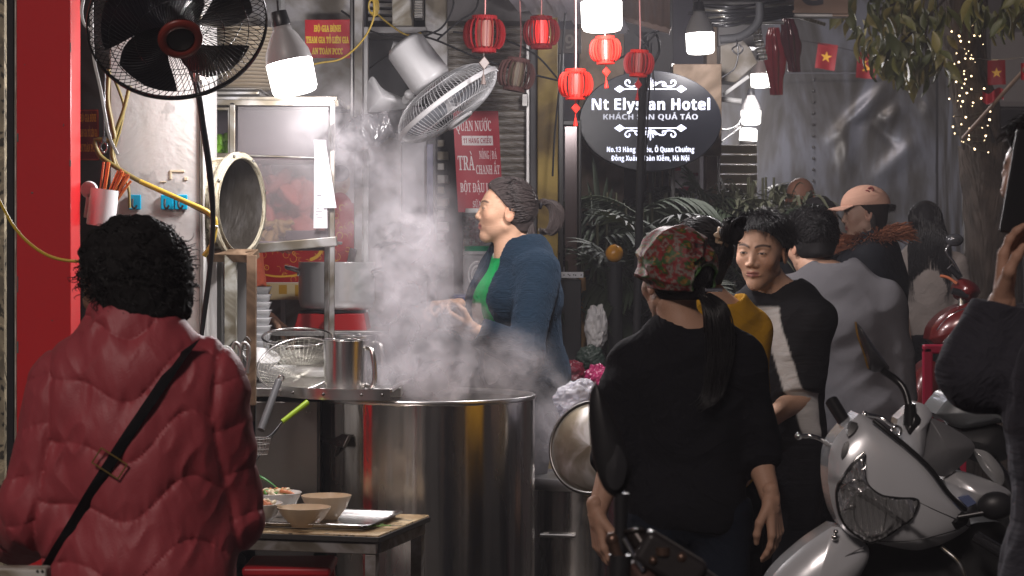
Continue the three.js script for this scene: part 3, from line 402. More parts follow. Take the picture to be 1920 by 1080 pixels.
{
  const blk = M([0.02, 0.02, 0.023], 0.28), wire = M([0.05, 0.05, 0.055], 0.22, 0.6);
  const f = makeFan('wall_fan', 'large black fan with red hub ring tilted down at the upper left', P(333, 46, 6.3), V(0.22, -0.62, 0.75), 166 * S(6.3), { wire, ring: M([0.22, 0.03, 0.02], 0.35), cap: blk, blade: M([0.016, 0.016, 0.024], 0.3), motor: blk });
  const white = M([0.42, 0.415, 0.42], 0.4), g = makeFan('wall_fan', 'pale grey wall fan seen edge on above the red banner', P(840, 196, 8.5), V(0.585, -0.80, 0.05), 112 * S(8.5), { wire: M([0.46, 0.46, 0.47], 0.3, 0.1), rim: white, ring: white, cap: white, blade: M([0.42, 0.44, 0.48], 0.2, 0, { transmission: 0.5, thickness: 0 }), motor: white });
  const br = part(g, 'tilt_bracket', mg([rod(V(0, 0.0, -0.25), V(-0.04, -0.02, -0.31), 0.028, 0.024, 14)]), white);
  const b = thing('fan_bracket', 'pale grey wall bracket holding the edge-on fan', 'bracket', P(726, 190, 8.6)); const kk = S(8.6);
  wpart(b, 'bracket_foot', shell([[-36, 28], [-26, 36], [-8, 14], [26, -2], [38, -10], [36, -22], [10, -26], [-30, -30], [-38, -24]].map(([x, y]) => [x * kk, y * kk]), (x, y, t2) => 0.05 * (1 - t2 * t2), 0.05).translate(...P(726, 180, 8.6).toArray()), white);
  wpart(b, 'pivot_knob', mg([ball(0.022, ...P(768, 178, 8.52).toArray()), rod(P(760, 186, 8.55), P(785, 192, 8.6), 0.02, 0.016)]), white);
  const c = thing('fan_cable', 'black cable pair running down from the black fan past the duct', 'cable', P(380, 640, 6.9));
  for (const o of [0, 6]) wpart(c, 'cable_strand', tube([[352 + o, 120], [368 + o, 170], [378 + o, 235], [391 + o, 330], [398 + o * 0.5, 415], [390 + o * 0.6, 520], [380 + o * 0.5, 600], [376, 650]].map(([x, y]) => P(x, y, 6.85)), 0.006, 6, 60), MT.black);
  const st = thing('fan_stalk', 'slim pale metal stalk behind the black fan', 'bracket', P(368, 120, 6.6)); wpart(st, 'stalk_tube', rod(P(372, -30, 6.55), P(369, 150, 6.75), 0.012), MT.alu);
}
{ // blower duct
  const t = aim(thing('blower_duct', 'grimy cream metal blower duct with round flanged mouth', 'duct', P(452, 385, 7.45)), V(0.925, -0.01, 0.38)), R = 100 * S(7.45);
  const spat = dataTex(256, 256, (u, v) => { const k = sst(-0.1, 0.5, wrapN(u, v, 20, 3, 4)), s = wrapN(u, v, 90, 5, 2) > 0.3 ? 0.45 : 1; return [0.78 * s * lerp(1, 0.55, k), 0.75 * s * lerp(1, 0.5, k), 0.66 * s * lerp(1, 0.42, k)]; }, true, 2, 2);
  const paint = M([0.85, 0.85, 0.85], 0.6, 0, { map: spat, bumpMap: rp(scratch, 3), bumpScale: 0.004 }), inner = M([0.055, 0.05, 0.047], 0.6, 0.2, { map: rp(grimeMap, 1), bumpMap: rp(scratch, 1.5), bumpScale: 0.006 });
  part(t, 'flange', lathe([[R * 0.88, 0.0], [R, -0.002], [R * 1.005, -0.012], [R * 0.99, -0.02], [R * 0.88, -0.02]], 64).rotateX(PI / 2), paint); part(t, 'flange_lip', lathe([[R * 0.87, -0.02], [R * 0.87, 0.006], [R * 0.90, 0.008], [R * 0.90, -0.01]], 64).rotateX(PI / 2), paint);
  part(t, 'duct_pipe', lathe([[R * 0.90, -0.02], [R * 0.90, -0.3], [R * 0.93, -0.31], [R * 0.90, -0.33], [R * 0.90, -0.42]], 56).rotateX(PI / 2), paint); part(t, 'duct_lining', lathe([[R * 0.855, -0.004], [R * 0.85, -0.2], [R * 0.85, -0.4], [0.001, -0.4]], 56).rotateX(PI / 2), inner);
  const bolt = ball(0.006, 0, 0, 0, 8); for (let k = 0; k < 8; k++) part(t, 'bolt', bolt, MT.darkSteel).position.set(Math.cos(k * PI / 4 + 0.3) * R * 0.95, Math.sin(k * PI / 4 + 0.3) * R * 0.95, 0.001);
  const s = thing('rusty_stand', 'rusty angle-iron stand below the blower duct', 'stand', P(450, 740, 7.5));
  const gp = M([0.36, 0.36, 0.33], 0.7, 0.2, { map: rp(grimeMap, 3) }), y1 = 760;
  wpart(s, 'leg', beam(P(433, 478, 7.35), P(433, y1, 7.35), 0.04, 0.035), gp); wpart(s, 'leg', beam(P(472, 478, 7.3), P(471, y1, 7.3), 0.032, 0.03), MT.rust); wpart(s, 'leg', beam(P(458, 478, 7.7), P(458, y1, 7.7), 0.045, 0.04), M([0.16, 0.155, 0.15], 0.6, 0.4)); wpart(s, 'leg', beam(P(410, 478, 7.7), P(410, y1, 7.7), 0.03, 0.04), M([0.2, 0.2, 0.19], 0.6, 0.4));
  wpart(s, 'top_rail', mg([beam(P(378, 478, 7.4), P(480, 480, 7.32), 0.03, 0.05), beam(P(470, 478, 7.32), P(458, 478, 7.7), 0.03, 0.03)]), MT.rust); wpart(s, 'tie_wire', mg([tube([P(430, 650, 7.3), P(440, 640, 7.28), P(452, 648, 7.28), P(462, 632, 7.28), P(470, 640, 7.28)], 0.003, 5), tube([P(462, 640, 7.28), P(455, 655, 7.26), P(468, 655, 7.28)], 0.002, 5)]), MT.darkSteel);
  const h = thing('hanging_tongs', 'steel tongs hanging on the rusty stand', 'tongs', P(455, 700, 7.2)); wpart(h, 'tong_arm', tube([P(437, 655, 7.2), P(441, 642, 7.2), P(450, 650, 7.2), P(450, 700, 7.2)], 0.006, 8), MT.steelDull); wpart(h, 'tong_arm', tube([P(452, 655, 7.2), P(457, 642, 7.2), P(466, 650, 7.2), P(463, 700, 7.2)], 0.006, 8), MT.steelDull); wpart(h, 'red_grip', beam(P(456, 690, 7.19), P(448, 740, 7.19), 0.014, 0.01), MT.red);
}
{ // glass food cabinet
  const t = thing('food_cabinet', 'aluminium framed glass food cabinet behind the duct', 'cabinet', P(505, 465, 7.95)), d = 7.9, D2 = 8.4;
  const fr = (n, a, b, w = 0.022) => wpart(t, n, beam(a, b, w, w), MT.alu);
  fr('frame_bar', P(382, 192, d), P(628, 194, d), 0.022); fr('frame_bar', P(478, 466, d), P(632, 452, d), 0.034); fr('frame_post', P(436, 192, d), P(436, 470, d), 0.022); fr('frame_post', P(624, 192, d), P(622, 640, d), 0.019); fr('frame_post', P(388, 192, d), P(388, 300, d), 0.016); fr('frame_bar', P(388, 292, d), P(436, 292, d), 0.02); fr('frame_bar', P(388, 204, d), P(432, 204, d), 0.012); fr('frame_post', P(430, 204, d), P(430, 292, d), 0.012); fr('frame_bar', P(440, 291, d - 0.01), P(600, 296, d - 0.01), 0.007);
  fr('frame_bar', P(382, 194, D2), P(618, 194, D2), 0.03); fr('frame_post', P(614, 194, D2), P(612, 640, D2), 0.018); fr('frame_bar', P(628, 194, d), P(614, 194, D2), 0.026);
  wpart(t, 'front_pane', boxAt(446, 616, 200, 455, d + 0.01, 0.004, 0.001), MT.steamGlass); wpart(t, 'side_pane', boxAt(391, 428, 207, 289, d + 0.012, 0.004, 0.001), MT.glass);
  wpart(t, 'roof_panel', boxAt(380, 632, 180, 190, d, 0.5), MT.alu); wpart(t, 'back_panel', boxAt(384, 612, 190, 470, D2 + 0.02, 0.01, 0.001), M([0.14, 0.13, 0.14], 0.5, 0.3)); wpart(t, 'floor_panel', boxAt(384, 622, 452, 458, d + 0.02, 0.5), MT.steelDull); wpart(t, 'shelf_panel', boxAt(386, 616, 296, 300, d + 0.05, 0.44), MT.steelDull); wpart(t, 'dark_tray', boxAt(535, 612, 432, 450, d + 0.03, 0.1), M([0.08, 0.08, 0.09], 0.5));
  const r = rng(77), food = (name, label, cat, n, box, col, rad) => { const l = []; for (let k = 0; k < n; k++) { const g = new THREE.IcosahedronGeometry(1, 2), p = g.attributes.position, s = rad * (0.6 + r() * 0.8), q = r() * 90; for (let i = 0; i < p.count; i++) { const f = 1 + 0.45 * noise(p.getX(i) * 1.6 + q, p.getY(i) * 1.6, p.getZ(i) * 1.6); p.setXYZ(i, p.getX(i) * s * f * 1.5, p.getY(i) * s * f * 0.7, p.getZ(i) * s * f); } const m = mergeVertices(g.deleteAttribute('normal') && g); m.computeVertexNormals(); m.rotateZ(r() * 3).rotateY(r() * 6); const c = P(lerp(box[0], box[1], r()), lerp(box[2], box[3], r()), lerp(box[4], box[5], r())); m.translate(c.x, c.y, c.z); l.push(m); } const o = solo(name, label, cat, mg(l), M(col, 0.5)); o.userData.kind = 'stuff'; return o; };
  food('lettuce_heap', 'fresh green lettuce heap behind the small cabinet pane', 'lettuce', 34, [388, 432, 258, 290, 7.95, 8.3], [0.16, 0.36, 0.02], 0.02);
  food('meat_heap', 'pinkish meat heaped behind the steamed cabinet glass', 'meat', 46, [450, 600, 330, 445, 8.1, 8.32], [0.42, 0.12, 0.09], 0.035);
  food('noodle_heap', 'pale yellow noodles on the cabinet floor', 'noodles', 40, [486, 550, 418, 455, 7.97, 8.1], [0.58, 0.46, 0.16], 0.016);
  const tag = thing('paper_tags', 'two white payment slips taped on the cabinet front', 'paper', P(605, 430, 7.86));
  const slip = (x0, x1, x2, x3, y0, y1, dd, seed) => wpart(tag, 'paper_slip', surf((u, v) => { const p = P(lerp(lerp(x2, x3, u), lerp(x0, x1, u), v), lerp(y1, y0, v), dd - 0.004 * Math.sin(v * 5 + u)); return p; }, 4, 20), M([1, 1, 1], 0.4, 0, { map: canvasTex(128, 512, (x, w, h) => { x.fillStyle = '#e4e2e8'; x.fillRect(0, 0, w, h); x.fillStyle = '#77757e'; const q = rng(seed); for (let k = 0; k < 7; k++) x.fillRect(14 + q() * 20, 340 + k * 18, 20 + q() * 70, 4); x.fillRect(40, 40, 46, 6); x.fillRect(30, 318, 68, 7); }) }));
  slip(590, 612, 588, 614, 262, 428, 7.875, 3); slip(588, 610, 606, 631, 262, 390, 7.86, 5);
  const tr2 = thing('steel_tray', 'flat steel tray lying on the cabinet roof', 'tray', P(430, 180, 8.05)); wpart(tr2, 'tray_body', boxAt(374, 486, 168, 180, 7.95, 0.4, 0.01), MT.alu); wpart(tr2, 'tray_rim', boxAt(372, 488, 165, 168, 7.94, 0.42, 0.003), MT.alu);
  // stack of ribbed cream plates above the cabinet
  const R = 56 * S(8.3); const plate = thing('cream_plate', 'cream plastic plate in the tall stack on the cabinet roof', 'plate', P(462, 172, 8.3), 'stacked cream plates'); part(plate, 'plate_body', lathe([[0.001, 0], [R * 0.6, 0], [R, 0.011], [R, 0.013], [R * 0.58, 0.003], [0.001, 0.003]], 40), MT.cream);
  plate.userData.label = 'cream plastic plate at the very bottom of the ribbed stack on the cabinet roof'; for (let k = 1; k < 17; k++) again(plate, P(462 + (k % 3 - 1) * 0.8, 172 - k * 7, 8.3), 0, `cream plastic plate, ${ORD[16 - k]} from the top of the stack on the cabinet roof`);
}
{ // plastic wrapped bundle beside the cabinet
  const a = P(632, 268, 8.5), b = P(733, 232, 8.5), ax = b.clone().sub(a), n = V(-ax.y, ax.x, 0).normalize();
  solo('wrapped_bundle', 'dark bundle wrapped in shiny crumpled plastic under the fan bracket', 'bundle', surf((u, v) => { const c = a.clone().addScaledVector(ax, v), r = (0.018 + 0.035 * Math.sin(Math.min(1, v * 1.2) * PI * 0.75)) * (1 + 0.5 * fbm(v * 6, Math.cos(u * 2 * PI) * 1.5, Math.sin(u * 2 * PI) * 1.5)), q = u * 2 * PI; return c.addScaledVector(n, Math.cos(q) * r * 1.25).add(V(0, 0, Math.sin(q) * r)); }, 40, 60), M([0.10, 0.10, 0.11], 0.12, 0, { clearcoat: 1, clearcoatRoughness: 0.05 }));
}
// ================================================================ counter and cooking gear
{
  const t = thing('stove_counter', 'dark stainless stove counter left of the big stock pot', 'counter', P(560, 1100, 7.6));
  wpart(t, 'counter_top', bx(X(770, 8.1) - X(372, 8.1), 0.03, 1.5, (X(770, 8.1) + X(372, 8.1)) / 2, 1.063, -8.15, 0.004), MT.steelDull); wpart(t, 'front_panel', boxAt(478, 600, 752, 1280, 7.42, 0.6, 0.006), M([0.22, 0.215, 0.21], 0.34, 1, { bumpMap: rp(scratch, 2), bumpScale: 0.0006 })); wpart(t, 'panel_seam', boxAt(594, 597, 752, 1280, 7.41, 0.02, 0.001), MT.black); wpart(t, 'under_shelf', boxAt(380, 478, 760, 790, 7.6, 0.5), MT.rust);
  wpart(t, 'rear_shelf', bx(0.62, 0.02, 0.5, X(620, 8.6), 1.225, -8.65, 0.004), MT.steelDull); wpart(t, 'shelf_leg', mg([beam(P(515, 640, 8.42), P(515, 700, 8.42), 0.025, 0.025), beam(P(738, 640, 8.42), P(738, 700, 8.42), 0.025, 0.025)]), MT.steelDull);
  for (const [x, y] of [[575, 772], [582, 773]]) wpart(t, 'screw', ball(0.003, ...P(x, y, 7.415).toArray(), 8), MT.chrome);
}
{ // big stock pot
  const c = P(801, 742, 7.6), R = 0.3745, H = c.y - 0.25, N = 160;
  const t = thing('stock_pot', 'huge brushed steel stock pot steaming in the centre', 'pot', V(c.x, 0.25, c.z));
  const wob = (a, y) => 1 + 0.0034 * noise(Math.cos(a) * 5 + 9, Math.sin(a) * 5, 1.5 + y * 0.5) + 0.0026 * noise(Math.cos(a) * 13, Math.sin(a) * 13, y * 0.7) + 0.0011 * noise(Math.cos(a) * 32, Math.sin(a) * 32, y * 1.5);
  const st = M([0.54, 0.515, 0.485], 0.24, 1, { bumpMap: rp(scratch, 6, 1), bumpScale: 0.0003, roughnessMap: rp(steelRough, 3, 1), anisotropy: 0.8, anisotropyRotation: PI / 2 }); st.roughness = 0.78;
  part(t, 'pot_wall', surf((u, v) => { const a = u * 2 * PI, y = v * H, r = R * wob(a, y) * (0.992 + 0.008 * v); return V(Math.sin(a) * r, y, -Math.cos(a) * r); }, N * 2, 60), st);
  part(t, 'pot_lining', lathe([[R * 0.975, 0.3], [R * 0.975, H - 0.002]], 96), MT.steelDull); part(t, 'pot_rim', lathe([[R * 0.965, H - 0.012], [R * 0.97, H + 0.004], [R * 0.995, H + 0.007], [R * 1.006, H + 0.003], [R * 1.006, H - 0.005], [R * 0.997, H - 0.012]], 120), M([0.7, 0.69, 0.68], 0.3, 1)); part(t, 'pot_base', lathe([[0.001, 0], [R * 0.985, 0.0], [R * 0.99, 0.03]], 96), MT.darkSteel);
  const broth = surf((u, v) => { const a = u * 2 * PI, r = v * R * 0.972; return V(Math.cos(a) * r, H - 0.085 + 0.004 * fbm(Math.cos(a) * r * 30, Math.sin(a) * r * 30, 2), Math.sin(a) * r); }, 80, 24); part(t, 'broth_surface', broth, M([0.33, 0.29, 0.24], 0.12));
  const hd = part(t, 'side_handle', mg([beam(V(-0.37, 0.66, 0.08), V(-0.255, 0.655, 0.30), 0.012, 0.045), rod(V(-0.28, 0.65, 0.27), V(-0.3, 0.60, 0.22), 0.006)]), MT.darkSteel);
  part(t, 'tap_stub', rod(V(-0.03, 0.41, 0.372), V(0.005, 0.39, 0.385), 0.006), MT.black);
  const b = thing('pot_burner', 'dark burner block under the big stock pot', 'burner', V(c.x, 0.13, c.z)); part(b, 'burner_body', lathe([[0.001, 0], [0.34, 0], [0.34, 0.08], [0.3, 0.119], [0.001, 0.119]], 40), MT.blackMatt);
  const p2 = P(1085, 890, 8.15), t2 = thing('stock_pot', 'second steel pot with flat handle right of the big stock pot', 'pot', V(p2.x, 0.13, p2.z)), h2 = p2.y - 0.13, r2 = 0.215; t2.userData.label = 'lower steel pot with bar handle right of the huge stock pot';
  part(t2, 'pot_wall', surf((u, v) => { const a = u * 2 * PI, r = r2 * (1 + 0.004 * noise(Math.cos(a) * 7, Math.sin(a) * 7, v)); return V(Math.sin(a) * r, v * h2, -Math.cos(a) * r); }, 160, 20), st); part(t2, 'pot_rim', lathe([[r2 * 1.0, h2 - 0.04], [r2 * 1.05, h2 - 0.038], [r2 * 1.06, h2], [r2 * 0.97, h2 + 0.004], [r2 * 0.97, h2 - 0.04]], 80), M([0.62, 0.6, 0.6], 0.35, 1)); part(t2, 'pot_lid', lathe([[0.001, h2 - 0.004], [r2 * 0.97, h2 - 0.006]], 60), MT.steelDull);
  part(t2, 'bar_handle', mg([rod(V(-0.145, h2 - 0.2, 0.2), V(-0.02, h2 - 0.198, 0.235), 0.007), rod(V(-0.14, h2 - 0.2, 0.17), V(-0.14, h2 - 0.2, 0.2), 0.006), rod(V(-0.025, h2 - 0.2, 0.2), V(-0.025, h2 - 0.2, 0.235), 0.006)]), MT.steelDull);
  // dull round pan lid leaning behind the mirror
  const l = aim(thing('pan_lid', 'dull scratched aluminium pan lid leaning between stock pots and scarf woman', 'lid', P(1112, 838, 7.3)), V(-0.42, 0.24, 0.87)), lr = 88 * S(7.3);
  part(l, 'lid_dish', lathe([[0.001, 0.028], [lr * 0.5, 0.024], [lr * 0.85, 0.012], [lr * 0.97, 0.0], [lr, -0.008]], 60).rotateX(PI / 2), M([0.36, 0.35, 0.34], 0.45, 0.9, { map: rp(grimeMap, 1, 0.3), bumpMap: rp(scratch, 1, 0.3), bumpScale: 0.0008 })); part(l, 'lid_rim', tor(lr * 0.99, 0.007, 8, 60), MT.darkSteel);
}
{ // curved steel tray over the edge of the pot, mugs, strainers
  const t = thing('steel_ledge', 'curved riveted steel ledge beside the pot rim carrying the mug', 'ledge', P(640, 735, 7.4)), y = 1.082;
  const edge = [[512, 7.5], [530, 7.38], [575, 7.26], [640, 7.2], [700, 7.19], [732, 7.2]].map(([x, d]) => V(X(x, d), y, -d));
  const cv = new THREE.CatmullRomCurve3(edge); wpart(t, 'front_lip', surf((u, v) => { const p = cv.getPoint(u); p.y += lerp(-0.032, 0.004, v); return p; }, 40, 2), M([0.62, 0.61, 0.6], 0.3, 1)); wpart(t, 'lip_back', surf((u, v) => { const p = cv.getPoint(u); p.y += lerp(-0.032, 0.004, v); p.z -= 0.004; return p; }, 40, 2), MT.steelDull);
  wpart(t, 'ledge_plate', surf((u, v) => { const p = cv.getPoint(u), q = V(lerp(X(505, 7.85), X(772, 7.85), u), y, -7.85); return p.lerp(q, v).setY(y - 0.006); }, 40, 8), MT.steel); wpart(t, 'back_flange', beam(V(X(690, 7.86), y + 0.012, -7.86), V(X(775, 7.86), y + 0.012, -7.86), 0.03, 0.006), MT.steel); wpart(t, 'end_flange', beam(V(X(732, 7.2), y, -7.2), V(X(772, 7.85), y, -7.85), 0.012, 0.012), MT.steel);
  for (const u of [0.3, 0.5, 0.72, 0.9]) { const p = cv.getPoint(u); wpart(t, 'rivet', ball(0.005, p.x, p.y - 0.014, p.z + 0.002, 10), MT.darkSteel); }
  const mug = (label, px, py, d, w, h) => { const k = S(d), r = w / 2 * k, hh = h * k, m = thing('steel_mug', label, 'mug', P(px, py, d));
    part(m, 'mug_body', surf((u, v) => { const a = u * 2 * PI, q = r * lerp(0.94, 1, v) * (1 + 0.004 * noise(Math.cos(a) * 4, Math.sin(a) * 4, v)); return V(Math.sin(a) * q, v * hh, Math.cos(a) * q); }, 80, 20), M([0.58, 0.57, 0.56], 0.25, 1, { bumpMap: rp(scratch, 4, 1), bumpScale: 0.0002 })); part(m, 'mug_lining', lathe([[0.001, 0.01], [r * 0.93, 0.012], [r * 0.97, hh]], 48), MT.steelDull); part(m, 'mug_rim', tor(r, 0.003, 8, 60).rotateX(PI / 2).translate(0, hh, 0), MT.chrome);
    part(m, 'mug_handle', tube([V(r * 0.9, hh * 0.84, 0.01), V(r * 1.14, hh * 0.82, 0.03), V(r * 1.26, hh * 0.7, 0.04), V(r * 1.32, hh * 0.15, 0.045), V(r * 1.2, hh * 0.06, 0.04), V(r * 0.95, hh * 0.08, 0.02)], 0.009, 8, 40), MT.steel); return m; };
  mug('tall steel mug standing on the curved ledge', 648, 729, 7.4, 84, 92); mug('steel mug half hidden behind the taller front mug', 668, 716, 7.7, 78, 88);
  const sieve = (label, pos, dir, R, depth, flat) => { const s = aim(thing('wire_sieve', label, 'sieve', pos), dir), l = [], n = 44; const z = (q) => -depth * (flat ? (q < 0.8 ? 1 : 1 - Math.pow((q - 0.8) / 0.2, 2)) : 1 - q * q);
    for (let k = 0; k < n; k++) { const a = k / n * 2 * PI, pts = []; for (let j = 0; j <= 8; j++) { const q = j / 8; pts.push(V(Math.cos(a) * R * q, Math.sin(a) * R * q, z(q))); } l.push(new THREE.TubeGeometry(new THREE.CatmullRomCurve3(pts), 10, 0.0009, 3)); } for (let k = 1; k < 16; k++) { const q = k / 16; l.push(tor(R * q, 0.0009, 3, 44).translate(0, 0, z(q))); }
    part(s, 'sieve_mesh', mg(l), M([0.50, 0.48, 0.42], 0.35, 0.9)); part(s, 'sieve_rim', tor(R, 0.004, 8, 60), MT.steel); return s; };
  sieve('shallow wire sieve leaning against the steel mug', P(560, 683, 7.5), V(-0.10, 0.80, 0.59), 78 * S(7.5), 0.05); sieve('deep round wire sieve behind the leaning sieve', P(558, 632, 7.8), V(0.02, 0.97, 0.22), 66 * S(7.8), 0.075, true);
}
{ // pot on the red burner
  const b = thing('red_burner', 'red painted gas burner under the two-handled pot', 'burner', V(X(624, 8.6), 1.236, -8.6)), w = 132 * S(8.6);
  part(b, 'burner_case', ext([[-w / 2, 0], [w / 2, 0], [w * 0.46, 0.058], [-w * 0.44, 0.058]], 0.24, 0.004).translate(0, 0, -0.12), MT.red); part(b, 'knob', mg([cyl(0.018, 0.016, 0.02, 0, 0, 0).rotateX(PI / 2).translate(-0.005, 0.03, 0.135)]), MT.whiteDirty); part(b, 'hob_ring', lathe([[0.08, 0.058], [0.13, 0.062], [0.13, 0.072], [0.08, 0.074]], 40), MT.blackMatt);
  const R = 71 * S(8.6), p = thing('two_handled_pot', 'steel pot with two loop handles on the red burner', 'pot', V(X(631, 8.6), 1.31, -8.6)), H = 88 * S(8.6);
  part(p, 'pot_body', lathe([[0.001, 0], [R * 0.82, 0.0], [R * 0.95, 0.012], [R, 0.04], [R, H], [R * 1.015, H + 0.003], [R * 0.98, H + 0.003], [R * 0.98, 0.05]], 72), M([0.66, 0.65, 0.65], 0.3, 0.4, { bumpMap: rp(scratch, 5, 1), bumpScale: 0.0003 }));
  for (const s of [-1, 1]) part(p, 'loop_handle', mg([tube([V(s * R * 0.93, H * 0.82, 0.05), V(s * R * 1.28, H * 0.9, 0.045), V(s * R * 1.33, H * 0.92, 0), V(s * R * 1.28, H * 0.9, -0.045), V(s * R * 0.93, H * 0.82, -0.05)], 0.008, 8), bx(0.012, 0.03, 0.03, s * R * 0.97, H * 0.8, 0.04)]), MT.chrome);
  const lad = thing('ladle', 'flat steel ladle standing upright in the two-handled pot', 'ladle', P(655, 500, 8.65)); wpart(lad, 'handle_strip', beam(P(651, 520, 8.65), P(663, 466, 8.65), 0.03, 0.008), MT.steel);
}
{ // foam boxes and bowls between the legs
  const m = M([0.72, 0.72, 0.73], 0.5), o = thing('foam_box', 'white foam box in the stacks behind the rusty stand', 'box', P(422, 700, 8.3), 'stacked foam boxes');
  part(o, 'box_body', lathe([[0.001, 0], [0.068, 0], [0.08, 0.024], [0.083, 0.025], [0.083, 0.028], [0.001, 0.028]], 4).rotateY(PI / 4).scale(1.0, 1, 0.8), m);
  o.position.copy(P(414, 712, 8.35)); o.userData.label = 'white foam box at the bottom of the left stack behind the rusty stand'; for (let s = 0; s < 2; s++) for (let k = s ? 0 : 1; k < 12; k++) again(o, P(s ? 478 : 414, 712 - k * 14.6, s ? 8.15 : 8.35), 0, `white foam box, ${ORD[11 - k]} from the top of the ${s ? 'right' : 'left'} stack behind the rusty stand`);
  const b = thing('white_bowl', 'white bowl lying on the counter left of the sieves', 'bowl', P(497, 716, 7.75)); part(b, 'bowl_body', lathe([[0.02, 0], [0.03, 0], [0.062, 0.035], [0.068, 0.05], [0.064, 0.05], [0.056, 0.036], [0.001, 0.008]], 40), MT.white);
  const b2 = again(b, P(520, 712, 7.95), 0, 'white bowl under the leaning sieve'); const b3 = again(b, P(486, 690, 7.7), 0, 'white bowl upper of the pair left of the sieves'); b3.rotation.set(0.35, 0, -0.2);
  const c = thing('cutting_board', 'pale board under the wire sieves', 'board', P(580, 690, 7.9)); wpart(c, 'board_slab', bx(0.34, 0.025, 0.2, X(585, 8.05), 1.095, -8.05, 0.006), MT.white);
}
// tools hanging on the counter side
{
  const g = thing('ladle', 'grey handled ladle leaning against the stove counter', 'ladle', P(490, 810, 7.25)); wpart(g, 'handle', mg([rod(P(489, 806, 7.2), P(522, 716, 7.3), 0.0125), ball(0.0125, ...P(522, 716, 7.3).toArray())]), M([0.09, 0.09, 0.095], 0.4)); wpart(g, 'end_loop', tor(0.009, 0.003, 6, 20).translate(...P(527, 709, 7.3).toArray()), MT.chrome);
  const s = thing('noodle_strainer', 'wire noodle strainer with lime green handle by the stove counter', 'strainer', P(500, 840, 7.1)); wpart(s, 'green_grip', rod(P(529, 791, 7.15), P(577, 754, 7.2), 0.008, 0.010), M([0.28, 0.42, 0.02], 0.35)); wpart(s, 'wire_stem', mg([tube([P(529, 791, 7.15), P(508, 815, 7.1), P(486, 826, 7.05)], 0.003, 6), rod(P(529, 791, 7.15), P(480, 864, 7.05), 0.0025)]), MT.black);
  const l = []; for (let k = 0; k < 20; k++) { const a = k / 20 * 2 * PI; l.push(rod(V(Math.cos(a) * 0.04, 0, Math.sin(a) * 0.04), V(Math.cos(a) * 0.03, -0.05, Math.sin(a) * 0.03), 0.0009, 0.0009, 4)); } for (const q of [0, -0.017, -0.034, -0.05]) l.push(tor(0.04 + q * 0.2, 0.0012, 4, 30).rotateX(PI / 2).translate(0, q, 0)); wpart(s, 'wire_basket', mg(l).translate(...P(484, 822, 7.0).toArray()), MT.steelDull);
}
